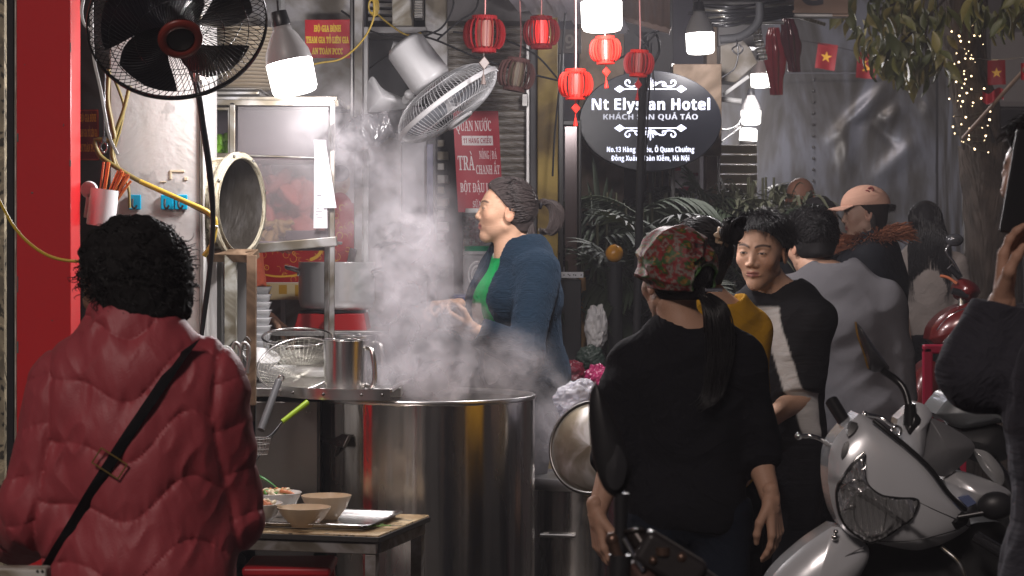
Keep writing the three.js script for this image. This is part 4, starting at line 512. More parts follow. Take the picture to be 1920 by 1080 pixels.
// ================================================================ side table with tray and bowls
{
  const turn = -0.254, c = V(-0.735, 0, -6.82), t = thing('folding_table', 'small steel framed side table in front of the stock pot', 'table', c, undefined, turn), top = 0.70, w = 0.84, dp = 0.52;
  const lam = M([0.6, 0.5, 0.36], 0.45, 0, { map: dataTex(256, 256, (u, v) => { const k = sst(-0.2, 0.4, wrapN(u, v, 9, 5, 5)), s = wrapN(u, v, 40, 7, 3) > 0.28 ? 0.55 : 1; return [s * lerp(1, 0.7, k), s * lerp(0.97, 0.62, k), s * lerp(0.9, 0.5, k)]; }, true, 1.4, 1.4) });
  part(t, 'table_top', bx(w, 0.012, dp, 0, top - 0.004, 0, 0.004), lam); part(t, 'edge_band', mg([bx(w + 0.004, 0.016, 0.008, 0, top - 0.012, dp / 2, 0.002), bx(0.008, 0.016, dp + 0.004, w / 2, top - 0.012, 0, 0.002), bx(w, 0.016, 0.008, 0, top - 0.012, -dp / 2, 0.002)]), M([0.03, 0.027, 0.025], 0.5));
  const fr = M([0.30, 0.285, 0.28], 0.5, 0.3, { map: rp(grimeMap, 2) }); for (const q of [1, -1]) { part(t, 'apron', bx(w - 0.02, 0.035, 0.025, 0, top - 0.04, q * (dp / 2 - 0.02)), fr); part(t, 'apron', bx(0.025, 0.035, dp - 0.08, q * (w / 2 - 0.018), top - 0.04, 0), fr); }
  for (const [x, z] of [[1, 1], [-1, 1], [1, -1], [-1, -1]]) part(t, 'leg', bx(0.036, top - 0.058, 0.036, x * (w / 2 - 0.03), (top - 0.058) / 2, z * (dp / 2 - 0.03)), fr); part(t, 'stretcher', bx(0.025, 0.025, dp - 0.1, w / 2 - 0.03, 0.3, 0), fr);
  const W = (x, y, z) => V(x * Math.cos(turn) + z * Math.sin(turn), y, -x * Math.sin(turn) + z * Math.cos(turn)).add(c);
  const tray = thing('serving_tray', 'rectangular steel serving tray on the side table', 'tray', W(0.08, top + 0.003, 0.015), undefined, turn), tw = 0.56, td = 0.36;
  const rr = (a, b, q) => { const o = []; for (const [sx, sz, a0] of [[1, 1, 0], [-1, 1, 1], [-1, -1, 2], [1, -1, 3]]) for (let k = 0; k <= 5; k++) { const an = (a0 + k / 5) * PI / 2; o.push([sx * (a - q) + Math.cos(an) * q, sz * (b - q) + Math.sin(an) * q]); } return o; };
  const loops = [[tw / 2 - 0.02, td / 2 - 0.02, 0.02, 0.002], [tw / 2 - 0.012, td / 2 - 0.012, 0.026, 0.006], [tw / 2 - 0.003, td / 2 - 0.003, 0.03, 0.019], [tw / 2 + 0.008, td / 2 + 0.008, 0.034, 0.021], [tw / 2 + 0.01, td / 2 + 0.01, 0.034, 0.017]].map(([a, b, q, y]) => rr(a, b, q).map(([x, z]) => V(x, y, z)));
  const trayM = M([0.55, 0.54, 0.53], 0.22, 1, { bumpMap: rp(scratch, 2), bumpScale: 0.0004 }); part(tray, 'tray_wall', surf((u, v) => { const k = Math.min(3.999, v * 4), i = Math.floor(k), n = loops[0].length, j = Math.round(u * n) % n; return loops[i][j].clone().lerp(loops[i + 1][j], k - i); }, 24, 4), trayM); part(tray, 'tray_floor', bx(tw - 0.03, 0.003, td - 0.03, 0, 0.002, 0, 0.001), trayM);
  const bowlG = (R, h) => lathe([[0.001, 0.004], [R * 0.42, 0.0], [R * 0.46, 0.0], [R * 0.5, 0.006], [R * 0.8, h * 0.5], [R, h * 0.97], [R, h], [R * 0.975, h], [R * 0.76, h * 0.5], [R * 0.4, 0.012], [0.001, 0.01]], 56);
  const mk = (name, label, px, d, R, h, mat) => { const b = thing(name, label, 'bowl', V(X(px, d), top + 0.0075, -d)); part(b, 'bowl_body', bowlG(R, h), mat); return b; };
  const beige = M([0.48, 0.36, 0.24], 0.35, 0, { clearcoat: 0.3 }), whiteB = M([0.70, 0.68, 0.65], 0.25, 0, { clearcoat: 0.4 });
  mk('soup_bowl', 'empty tan bowl at the front of the serving tray', 570, 6.62, 0.081, 0.060, beige); mk('soup_bowl', 'empty tan bowl behind the front tan bowl', 612, 6.80, 0.078, 0.075, beige);
  const b1 = mk('soup_bowl', 'white bowl nearest the red jacket on the tray', 480, 6.66, 0.08, 0.068, whiteB), b2 = mk('soup_bowl', 'white bowl with shrimp and herbs at the back of the tray', 515, 6.90, 0.085, 0.074, whiteB);
  const r = rng(5); const fill = (b, n, cols, R, h) => cols.forEach(([nm, col]) => { const l = []; for (let k = 0; k < n; k++) { const a = r() * 6.3, q = R * Math.sqrt(r()) * 0.7, cur = []; const s = 0.012 + r() * 0.012; for (let j = 0; j < 6; j++) cur.push(V(Math.cos(a) * q + Math.cos(j * 0.7 + a) * s, h + r() * 0.012 + Math.sin(j * 0.6) * 0.006, Math.sin(a) * q + Math.sin(j * 0.7 + a) * s)); l.push(tube(cur, 0.0045 + r() * 0.002, 6, 10)); } const o = part(b, nm, mg(l), M(col, 0.4)); o.userData.kind = 'stuff'; });
  fill(b2, 14, [['shrimp', [0.62, 0.22, 0.10]], ['noodles', [0.62, 0.52, 0.35]], ['herbs', [0.06, 0.2, 0.02]]], 0.07, 0.064); fill(b1, 10, [['noodles', [0.62, 0.52, 0.35]], ['shrimp', [0.62, 0.22, 0.10]]], 0.06, 0.058);
  const sc = solo('herb_scraps', 'few green herb scraps at the right end of the tray', 'herbs', mg([...Array(9)].map(() => tr(new THREE.SphereGeometry(0.007, 7, 5).scale(1.5, 0.3, 0.7), 0, 0, 0, 0, r() * 6, 0).translate(X(712, 6.6) + (r() - 0.5) * 0.06, top + 0.011, -6.62 + (r() - 0.5) * 0.05))), M([0.12, 0.24, 0.03], 0.6)); sc.userData.kind = 'stuff';
  const leek = solo('leek_leaf', 'long green leek leaf behind the white bowls', 'leek', surf((u, v) => { const p = P(lerp(468, 522, v), lerp(890, 917, v) - 6 * Math.sin(v * PI), lerp(6.98, 6.94, v)), wd = 0.016 * (1 - v * 0.8); p.y += (u - 0.5) * wd; p.z += 0.006 * Math.cos((u - 0.5) * PI); return p; }, 6, 20), M([0.03, 0.22, 0.03], 0.35)); 
  const st = thing('red_stool', 'red plastic stool under the side table', 'stool', P(545, 1100, 6.75)); st.position.y = 0.13; part(st, 'stool_seat', bx(0.27, 0.03, 0.27, 0, 0.44, 0, 0.012), M([0.45, 0.012, 0.02], 0.4)); for (const [x, z] of [[1, 1], [-1, 1], [1, -1], [-1, -1]]) part(st, 'leg', beam(V(x * 0.11, 0.43, z * 0.11), V(x * 0.14, 0, z * 0.14), 0.04, 0.03), M([0.45, 0.012, 0.02], 0.4));
  solo('green_hose', 'dark green hose looping down beside the red stool', 'hose', tube([P(600, 985, 6.98), P(603, 1030, 6.98), P(590, 1070, 6.95), P(570, 1120, 6.9)], 0.022, 10), M([0.01, 0.05, 0.015], 0.5));
}
// ================================================================ small things on the left wall
{
  const t = thing('chopstick_holder', 'white cylinder holder filled with orange chopsticks on the left wall', 'holder', P(188, 424, 6.95)), R = 27 * S(6.95); t.rotation.z = -0.13;
  part(t, 'holder_cup', lathe([[0.001, 0], [R * 0.92, 0], [R * 0.98, 0.004], [R, 0.118], [R * 0.93, 0.118], [R * 0.9, 0.01]], 40), M([0.62, 0.61, 0.62], 0.35)); part(t, 'suction_mount', mg([tr(cyl(0.028, 0.024, 0.012), -0.055, 0.11, -0.02, PI / 2, 0, 0), bx(0.02, 0.08, 0.012, -0.05, 0.06, -0.02)]), MT.white);
  const cs = M([0.62, 0.17, 0.04], 0.45), cs2 = M([0.5, 0.13, 0.05], 0.45), r = rng(8), ch = [[-0.01, 0, 0.0, 0.02], [0.002, 0.0, 0.0, 0.0]];
  const sticks = []; for (let k = 0; k < 17; k++) { const a = r() * 6.28, q = Math.sqrt(r()) * R * 0.6, left = k < 3, x0 = Math.cos(a) * q, z0 = Math.sin(a) * q; sticks.push({ k, left, base: V(left ? -0.012 + k * 0.004 : x0 * 0.6 - 0.005, 0.01, z0 * 0.6), top: left ? V(-0.012 + k * 0.006, 0.20 + r() * 0.01, z0) : V(0.035 + (k % 7) * 0.0065 + r() * 0.004, 0.172 + r() * 0.022 - (k % 7) * 0.003, (Math.floor(k / 7) - 1) * 0.012) }); }
  sticks.sort((p, q) => p.top.x - q.top.x); let nl = 0, ns = 0;
  for (const s of sticks) { const c = thing('chopstick', s.left ? `orange chopstick, ${ORD[nl++]} from left of the upright few in the white holder` : `orange chopstick, tip ${ORD[ns++]} from left in the slanted bunch`, 'chopstick', t.position.clone(), 'orange chopsticks in the holder'); c.rotation.z = -0.13; part(c, 'stick', rod(s.base, s.top, 0.0034, 0.004, 6), s.k % 3 ? cs : cs2); }
  const hook = (label, x0, x1, n) => { const h = thing('blue_hook', label, 'hook', P((x0 + x1) / 2, 394, 7.18)); for (let k = 0; k < n; k++) { const a = lerp(x0, x1, k / n) + 1, b = lerp(x0, x1, (k + 1) / n) - 1; wpart(h, 'hook_plate', boxAt(a, b, 365, 393, 7.188, 0.01, 0.003), M([0.0, 0.28, 0.46], 0.25)); wpart(h, 'hook_prong', tube([P((a + b) / 2 - 4, 374, 7.18), P((a + b) / 2 - 4, 387, 7.16), P((a + b) / 2, 391, 7.15), P((a + b) / 2 + 4, 385, 7.15)], 0.004, 6), MT.black); } };
  hook('single blue adhesive hook beside the chopsticks', 240, 265, 1); hook('double blue adhesive hook on the painted pillar', 300, 352, 2);
  const olive = M([0.15, 0.11, 0.022], 0.5), cb = thing('olive_cable', 'thick olive yellow cable drooping across the painted pillar', 'cable', P(300, 400, 7.05));
  const ct = (n, pts, d, r, m) => wpart(cb, n, tube(pts.map(([x, y]) => P(x, y, d)), r, 7, 60), m ?? olive);
  ct('main_cable', [[204, 130], [202, 190], [210, 235], [213, 262], [190, 262], [178, 262], [186, 290], [215, 312], [262, 340], [310, 362], [360, 385], [398, 408], [404, 425]], 7.08, 0.008); ct('branch_cable', [[243, 160], [232, 205], [218, 245], [210, 285], [215, 310]], 7.1, 0.007); ct('branch_cable', [[215, 150], [225, 175], [232, 200], [226, 240], [214, 290], [240, 350], [243, 390]], 7.12, 0.005); ct('bright_end', [[262, 340], [300, 357], [350, 379], [390, 398], [403, 412], [403, 430], [396, 460], [382, 480]], 7.06, 0.0085, M([0.42, 0.28, 0.03], 0.4));
  wpart(cb, 'cable_tie', tor(0.012, 0.003, 6, 16).rotateX(1.4).translate(...P(401, 425, 7.05).toArray()), MT.white);
  const wh = thing('power_lead', 'white cord hanging beside the red column with a wire loop', 'cord', P(195, 285, 6.5)); wpart(wh, 'cord_strand', tube([[158, -10], [153, 25], [160, 48], [172, 55], [170, 20], [175, -10]].map(([x, y]) => P(x, y, 6.5)), 0.005, 6, 40), MT.white); wpart(wh, 'cord_strand', tube([[173, -10], [172, 60], [176, 110], [188, 165], [197, 215], [205, 255], [220, 290]].map(([x, y]) => P(x, y, 6.48)), 0.0048, 6, 60), MT.white);
  wpart(wh, 'steel_wire', mg([rod(P(197, 130, 6.55), P(195, 258, 6.55), 0.002), tor(0.012, 0.0028, 6, 30).scale(0.85, 1.3, 1).translate(...P(195, 276, 6.55).toArray()), rod(P(195, 256, 6.55), P(195, 266, 6.55), 0.006)]), MT.chrome);
  solo('yellow_cable', 'thin bright yellow cable crossing the red column', 'cable', tube([[-12, 355], [6, 390], [30, 430], [62, 462], [100, 483], [150, 490], [190, 484]].map(([x, y]) => P(x, y, 5.75)), 0.0042, 7, 60), M([0.62, 0.42, 0.03], 0.4));
  const mb = thing('metal_case', 'corner of a pale riveted metal case at the lower left', 'case', P(30, 1075, 4.25)); wpart(mb, 'case_body', boxAt(-160, 87, 1066, 1500, 4.25, 0.05, 0.006), MT.whiteDirty); for (const x of [70, 79]) wpart(mb, 'rivet', ball(0.003, ...P(x, 1071, 4.249).toArray(), 8), MT.darkSteel);
}
// thin plastic: crumpled bags
function bag(name, label, cat, pos, rx, ry, rz, seed, mat, neck = 1, sharp = 1) {
  const t = thing(name, label, cat, pos.clone().add(V(0, -ry, 0)));
  part(t, 'bag_body', surf((u, v) => { const a = u * 2 * PI, b = (v - 0.5) * PI, cx = Math.cos(a) * Math.cos(b), cy = Math.sin(b), cz = Math.sin(a) * Math.cos(b), n = fbm(cx * 2.4 + seed, cy * 2.4, cz * 2.4, 4), rg = Math.abs(noise(cx * 5 + seed, cy * 5, cz * 5)), f = 1 + (0.38 * n - 0.16 * rg) * sharp, up = v > 0.8 ? lerp(1, neck, (v - 0.8) / 0.2) : 1; return V(cx * rx * f * up, ry + cy * ry * f, cz * rz * f * up); }, 72, 48), mat); return t;
}
{
  bag('plastic_bag', 'white translucent plastic bag of greens behind the red jacket shoulder', 'bag', P(392, 690, 6.6), 0.09, 0.075, 0.07, 3, M([0.82, 0.84, 0.82], 0.2, 0, { transmission: 0.5, thickness: 0 }), 0.8, 1.2);
  const h = scene.getObjectByName('plastic_bag'); part(h, 'bag_handle', tube([V(0.02, 0.13, 0.02), V(0.06, 0.135, 0.03), V(0.085, 0.09, 0.03), V(0.08, 0.04, 0.03)], 0.008, 8), M([0.8, 0.82, 0.8], 0.2, 0, { transmission: 0.3, thickness: 0 }));
  bag('plastic_bag', 'clear plastic bag above the leaning pan lid', 'bag', P(1085, 752, 7.45), 0.085, 0.075, 0.06, 11, M([0.86, 0.86, 0.92], 0.15, 0, { transmission: 0.7, thickness: 0 }));
  bag('rice_sack', 'white crumpled sack with open folded mouth beside the bollard', 'sack', P(1119, 615, 9.6), 0.05, 0.105, 0.05, 21, M([0.50, 0.49, 0.49], 0.55), 1.3, 0.9);
  bag('red_net_bag', 'dark red glossy bag bundle beside the cook', 'bag', P(1072, 702, 8.9), 0.06, 0.055, 0.06, 31, M([0.20, 0.01, 0.03], 0.2, 0, { clearcoat: 0.8 })); bag('pink_bag', 'pink plastic bag left of the scarf woman elbow', 'bag', P(1120, 708, 8.6), 0.05, 0.055, 0.05, 41, M([0.42, 0.03, 0.13], 0.3, 0, { clearcoat: 0.4 }));
  bag('green_bag', 'dark green cloth bag behind the red bundle', 'bag', P(1108, 672, 9.3), 0.06, 0.055, 0.04, 51, M([0.03, 0.05, 0.04], 0.5));
}
{ // jars, bottle, stands behind the cook
  const s = thing('display_stand', 'dark drink stand behind the cook carrying jars and bottle', 'stand', P(870, 700, 9.1)); wpart(s, 'stand_body', boxAt(790, 960, 592, 1250, 9.05, 0.35), M([0.05, 0.05, 0.055], 0.5)); wpart(s, 'blue_crate', boxAt(846, 936, 553, 592, 9.0, 0.3, 0.01), M([0.05, 0.09, 0.32], 0.4));
  const k = S(9.15), base = Y(553, 9.15);
  const j = thing('storage_jar', 'clear ribbed plastic jar with green lid behind the cook', 'jar', V(X(896, 9.15), base, -9.15)); part(j, 'jar_body', bx(56 * k, 78 * k, 56 * k, 0, 39 * k, 0, 0.02), M([0.72, 0.73, 0.75], 0.18, 0, { transmission: 0.45, thickness: 0 })); part(j, 'arch_relief', mg([tor(17 * k, 0.004, 6, 30).scale(1, 1.4, 1).translate(0, 38 * k, 28 * k), tor(11 * k, 0.003, 6, 30).scale(1, 1.5, 1).translate(0, 38 * k, 28 * k)]), M([0.8, 0.8, 0.82], 0.2)); part(j, 'green_lid', cyl(26 * k, 26 * k, 11 * k, 0, 86 * k, 0, 36), M([0.01, 0.30, 0.15], 0.35)); part(j, 'jar_shoulder', cyl(29 * k, 26 * k, 6 * k, 0, 79 * k, 0, 30), M([0.6, 0.6, 0.62], 0.3));
  const j2 = thing('candy_jar', 'clear jar of dark sweets with white lid beside the cook face', 'jar', V(X(898, 9.15), base + 92 * k, -9.15)); part(j2, 'jar_body', cyl(25 * k, 25 * k, 62 * k, 0, 31 * k, 0, 36), MT.plasticClear); part(j2, 'white_lid', cyl(26 * k, 25 * k, 8 * k, 0, 66 * k, 0, 36), MT.white); const r = rng(6), l = []; for (let q = 0; q < 60; q++) l.push(new THREE.IcosahedronGeometry(0.009, 0).translate((r() - 0.5) * 32 * k, 4 * k + r() * 50 * k, (r() - 0.5) * 32 * k)); const sw = part(j2, 'sweets', mg(l), M([0.16, 0.05, 0.06], 0.3)); sw.userData.kind = 'stuff';
  const bt = thing('water_bottle', 'large clear ribbed plastic bottle in the steam left of the cook', 'bottle', V(X(826, 9), Y(575, 9), -9)), q = S(9); const pr = [[0.001, 0], [22, 0], [25, 4]]; for (let y = 8; y < 92; y += 6) pr.push([25, y], [23.5, y + 3]); pr.push([25, 94], [20, 106], [9, 116], [9, 122], [0.001, 122]); part(bt, 'bottle_body', lathe(pr.map(([a, b]) => [a * q, b * q]), 36), MT.plasticClear);
  const w = thing('tagged_stand', 'black stand with a white printed strip on top beside the cook', 'stand', P(1068, 700, 9.7)); wpart(w, 'stand_body', boxAt(1046, 1090, 524, 1100, 9.7, 0.3), M([0.012, 0.012, 0.014], 0.4)); wpart(w, 'white_strip', printBox(1042, 1094, 510, 521, 9.66, 0.02, 0.002), M([1, 1, 1], 0.4, 0, { map: canvasTex(256, 64, (x, ww, h) => { x.fillStyle = '#cfcfd2'; x.fillRect(0, 0, ww, h); x.fillStyle = '#333'; for (const [a, b] of [[70, 26], [110, 20], [124, 30], [160, 24], [178, 28], [230, 26]]) x.fillRect(a, b, 10, 14); }) }));
  const bo = thing('bollard', 'dark bollard topped by a yellow ball among the palms', 'bollard', P(1153, 900, 9.7)); wpart(bo, 'post', mg([rod(P(1153, 1050, 9.75), P(1153, 492, 9.75), 0.034), cyl(0.045, 0.045, 0.012, ...P(1153, 494, 9.75).toArray())]), MT.blackMatt); wpart(bo, 'yellow_ball', ball(17 * S(9.75), ...P(1152, 475, 9.75).toArray(), 28), M([0.62, 0.27, 0.02], 0.25, 0, { clearcoat: 0.7 }));
  const bm = thing('bamboo_stake', 'short bamboo stake behind the white sack', 'stake', P(1094, 700, 9.85)); wpart(bm, 'stake_pole', rod(P(1095, 700, 9.85), P(1092, 520, 9.85), 0.016), M([0.34, 0.19, 0.07], 0.6));
}

// ================================================================ people: fields joined smoothly and meshed
const smin = (a, b, k) => { const h = clamp(0.5 + 0.5 * (b - a) / k); return b + (a - b) * h - k * h * (1 - h); };
const smax = (a, b, k) => -smin(-a, -b, k);
function cap(a, b, ra, rb = ra, oz = 1) {               // tapered capsule; oz < 1 flattens it front to back
  const ax = a.x, ay = a.y, az = a.z / oz, dx = b.x - ax, dy = b.y - ay, dz = b.z / oz - az, q = 1 / Math.max(1e-9, dx * dx + dy * dy + dz * dz), dr = rb - ra, m = Math.min(1, (1 + oz) / 2);
  return (x, y, z) => { const px = x - ax, py = y - ay, pz = z / oz - az; let t = (px * dx + py * dy + pz * dz) * q; t = t < 0 ? 0 : t > 1 ? 1 : t; const ex = px - dx * t, ey = py - dy * t, ez = pz - dz * t; return (Math.sqrt(ex * ex + ey * ey + ez * ez) - ra - dr * t) * (oz === 1 ? 1 : m); };
}
function ell(cx, cy, cz, rx, ry, rz) { const m = Math.min(rx, ry, rz); return (x, y, z) => { const a = (x - cx) / rx, b = (y - cy) / ry, c = (z - cz) / rz, k0 = Math.sqrt(a * a + b * b + c * c), a2 = a / rx, b2 = b / ry, c2 = c / rz, k1 = Math.sqrt(a2 * a2 + b2 * b2 + c2 * c2); return k1 < 1e-6 ? -m : k0 * (k0 - 1) / k1; }; }
const uni = (list, k) => (x, y, z) => { let d = list[0](x, y, z); for (let i = 1; i < list.length; i++) d = smin(d, list[i](x, y, z), k); return d; };
function nets(f, lo, hi, c, color) {
  const nx = Math.ceil((hi.x - lo.x) / c) + 1, ny = Math.ceil((hi.y - lo.y) / c) + 1, nz = Math.ceil((hi.z - lo.z) / c) + 1, v = new Float32Array(nx * ny * nz), B = 5;
  for (let k = 0; k < nz; k += B) for (let j = 0; j < ny; j += B) for (let i = 0; i < nx; i += B) {
    const d = f(lo.x + (i + 2) * c, lo.y + (j + 2) * c, lo.z + (k + 2) * c), far = Math.abs(d) > B * c * 1.25 + 0.02;
    for (let kk = k; kk < Math.min(nz, k + B); kk++) for (let jj = j; jj < Math.min(ny, j + B); jj++) for (let ii = i; ii < Math.min(nx, i + B); ii++) v[(kk * ny + jj) * nx + ii] = far ? d : f(lo.x + ii * c, lo.y + jj * c, lo.z + kk * c);
  }
  const id = new Int32Array(nx * ny * nz).fill(-1), pos = [], at = (i, j, k) => (k * ny + j) * nx + i, E = [[0, 1], [0, 2], [0, 4], [1, 3], [1, 5], [2, 3], [2, 6], [3, 7], [4, 5], [4, 6], [5, 7], [6, 7]], w = new Float32Array(8);
  for (let k = 0; k < nz - 1; k++) for (let j = 0; j < ny - 1; j++) for (let i = 0; i < nx - 1; i++) {
    let m = 0; for (let q = 0; q < 8; q++) { w[q] = v[at(i + (q & 1), j + ((q >> 1) & 1), k + (q >> 2))]; if (w[q] < 0) m |= 1 << q; }
    if (m === 0 || m === 255) continue;
    let sx = 0, sy = 0, sz = 0, n = 0;
    for (const [a, b] of E) { if ((w[a] < 0) === (w[b] < 0)) continue; const t = w[a] / (w[a] - w[b]); sx += lerp(a & 1, b & 1, t); sy += lerp((a >> 1) & 1, (b >> 1) & 1, t); sz += lerp(a >> 2, b >> 2, t); n++; }
    id[at(i, j, k)] = pos.length / 3; pos.push(lo.x + (i + sx / n) * c, lo.y + (j + sy / n) * c, lo.z + (k + sz / n) * c);
  }
  const idx = [], quad = (a, b, c2, d, flip) => { if (a < 0 || b < 0 || c2 < 0 || d < 0) return; if (flip) idx.push(a, c2, b, a, d, c2); else idx.push(a, b, c2, a, c2, d); };
  for (let k = 1; k < nz - 1; k++) for (let j = 1; j < ny - 1; j++) for (let i = 1; i < nx - 1; i++) {
    const s = v[at(i, j, k)] < 0;
    if (s !== v[at(i + 1, j, k)] < 0) quad(id[at(i, j - 1, k - 1)], id[at(i, j, k - 1)], id[at(i, j, k)], id[at(i, j - 1, k)], !s);
    if (s !== v[at(i, j + 1, k)] < 0) quad(id[at(i - 1, j, k - 1)], id[at(i - 1, j, k)], id[at(i, j, k)], id[at(i, j, k - 1)], !s);
    if (s !== v[at(i, j, k + 1)] < 0) quad(id[at(i - 1, j - 1, k)], id[at(i, j - 1, k)], id[at(i, j, k)], id[at(i - 1, j, k)], !s);
  }
  const n = pos.length / 3, nor = new Float32Array(n * 3), uv = new Float32Array(n * 2), col = new Float32Array(n * 3).fill(1), e = c * 0.6;
  for (let q = 0; q < n; q++) {
    const x = pos[q * 3], y = pos[q * 3 + 1], z = pos[q * 3 + 2]; let gx = f(x + e, y, z) - f(x - e, y, z), gy = f(x, y + e, z) - f(x, y - e, z), gz = f(x, y, z + e) - f(x, y, z - e); const l = Math.hypot(gx, gy, gz) || 1;
    nor[q * 3] = gx / l; nor[q * 3 + 1] = gy / l; nor[q * 3 + 2] = gz / l; uv[q * 2] = (x + z * 0.8) * 8; uv[q * 2 + 1] = y * 8;
    if (color) { const o = color(x, y, z, gx / l, gy / l, gz / l); col[q * 3] = o[0]; col[q * 3 + 1] = o[1]; col[q * 3 + 2] = o[2]; }
  }
  const g = new THREE.BufferGeometry(); g.setAttribute('position', new THREE.Float32BufferAttribute(pos, 3)); g.setAttribute('normal', new THREE.BufferAttribute(nor, 3)); g.setAttribute('uv', new THREE.BufferAttribute(uv, 2)); g.setAttribute('color', new THREE.BufferAttribute(col, 3)); g.setIndex(idx); return g;
}
function strandGeo(curves, r0, r1 = 0.0003) {            // thin three-sided hairs
  const pos = [], idx = [], nor = [], T = V(0, 0, 0), A = V(0, 0, 0), B = V(0, 0, 0);
  for (const c of curves) { const n = c.length, s = pos.length / 3; for (let i = 0; i < n; i++) { T.copy(c[Math.min(n - 1, i + 1)]).sub(c[Math.max(0, i - 1)]).normalize(); A.set(T.y, -T.x, 0.31).cross(T).normalize(); B.crossVectors(T, A); const r = lerp(r0, r1, Math.pow(i / (n - 1), 2)); for (let k = 0; k < 3; k++) { const a = k * 2.0944, x = A.x * Math.cos(a) + B.x * Math.sin(a), y = A.y * Math.cos(a) + B.y * Math.sin(a), z = A.z * Math.cos(a) + B.z * Math.sin(a); pos.push(c[i].x + x * r, c[i].y + y * r, c[i].z + z * r); nor.push(x, y, z); if (i < n - 1) { const a0 = s + i * 3 + k, a1 = s + i * 3 + (k + 1) % 3; idx.push(a0, a1, a0 + 3, a1, a1 + 3, a0 + 3); } } } }
  const g = new THREE.BufferGeometry(); g.setAttribute('position', new THREE.Float32BufferAttribute(pos, 3)); g.setAttribute('normal', new THREE.Float32BufferAttribute(nor, 3)); g.setIndex(idx); return clean(g);
}
// ---------------------------------------------------------------- head, hand
function headField(o = {}) {
  const jw = o.jaw ?? 1, base = [ell(0, 0.03, -0.012, 0.074, 0.086, 0.093), ell(0, 0, 0.028, 0.062 * (o.cheek ?? 1), 0.08, 0.06), ell(0, -0.05, 0.03, 0.050 * jw, 0.052, 0.054), cap(V(-0.044 * jw, -0.052, 0), V(-0.004, -0.090, 0.055), 0.020, 0.016), cap(V(0.044 * jw, -0.052, 0), V(0.004, -0.090, 0.055), 0.020, 0.016), ell(0, -0.094, 0.058, 0.02, 0.018, 0.02), ell(-0.038, -0.018, 0.054, 0.025, 0.022, 0.022), ell(0.038, -0.018, 0.054, 0.025, 0.022, 0.022), cap(V(0, -0.05, -0.022), V(0, -0.17, -0.035), o.neck ?? 0.05, (o.neck ?? 0.05) * 1.05)];
  const U = uni(base, 0.02), nose = uni([cap(V(0, 0.018, 0.078), V(0, -0.023, 0.0955), 0.0075, 0.0105), ell(-0.0135, -0.029, 0.0865, 0.0085, 0.0075, 0.01), ell(0.0135, -0.029, 0.0865, 0.0085, 0.0075, 0.01)], 0.007), brow = uni([cap(V(-0.012, 0.029, 0.079), V(-0.043, 0.027, 0.066), 0.0075), cap(V(0.012, 0.029, 0.079), V(0.043, 0.027, 0.066), 0.0075)], 0.004);
  const sock = uni([ell(-0.031, 0.010, 0.095, 0.017, 0.011, 0.0145), ell(0.031, 0.010, 0.095, 0.017, 0.011, 0.0145)], 0.002), lid = uni([ell(-0.031, 0.009, 0.0715, 0.0155, 0.0125, 0.0135), ell(0.031, 0.009, 0.0715, 0.0155, 0.0125, 0.0135)], 0.002);
  const lipU = uni([cap(V(-0.021, -0.057, 0.0735), V(0, -0.0525, 0.0845), 0.0050), cap(V(0.021, -0.057, 0.0735), V(0, -0.0525, 0.0845), 0.0050)], 0.006), lipL = uni([cap(V(-0.018, -0.061, 0.073), V(0, -0.0635, 0.0825), 0.0058), cap(V(0.018, -0.061, 0.073), V(0, -0.0635, 0.0825), 0.0058)], 0.006), slit = uni([cap(V(-0.022, -0.0582, 0.080), V(0, -0.0575, 0.0895), 0.0010), cap(V(0.022, -0.0582, 0.080), V(0, -0.0575, 0.0895), 0.0010)], 0.002);
  const ear = uni([ell(-0.078, -0.004, -0.012, 0.0075, 0.031, 0.019), ell(0.078, -0.004, -0.012, 0.0075, 0.031, 0.019)], 0.002), earIn = uni([ell(-0.0865, 0.001, -0.008, 0.0075, 0.019, 0.0115), ell(0.0865, 0.001, -0.008, 0.0075, 0.019, 0.0115)], 0.002);
  return (x, y, z) => { let d = U(x, y, z); if (d > 0.08) return d; d = smin(d, brow(x, y, z), 0.012); d = smax(d, -sock(x, y, z), 0.012); d = smin(d, lid(x, y, z), 0.005); d = smin(d, nose(x, y, z), 0.008); d = smin(d, lipU(x, y, z), 0.007); d = smin(d, lipL(x, y, z), 0.007); d = smax(d, -slit(x, y, z), 0.003); return smin(d, smax(ear(x, y, z), -earIn(x, y, z), 0.004), 0.006); };
}
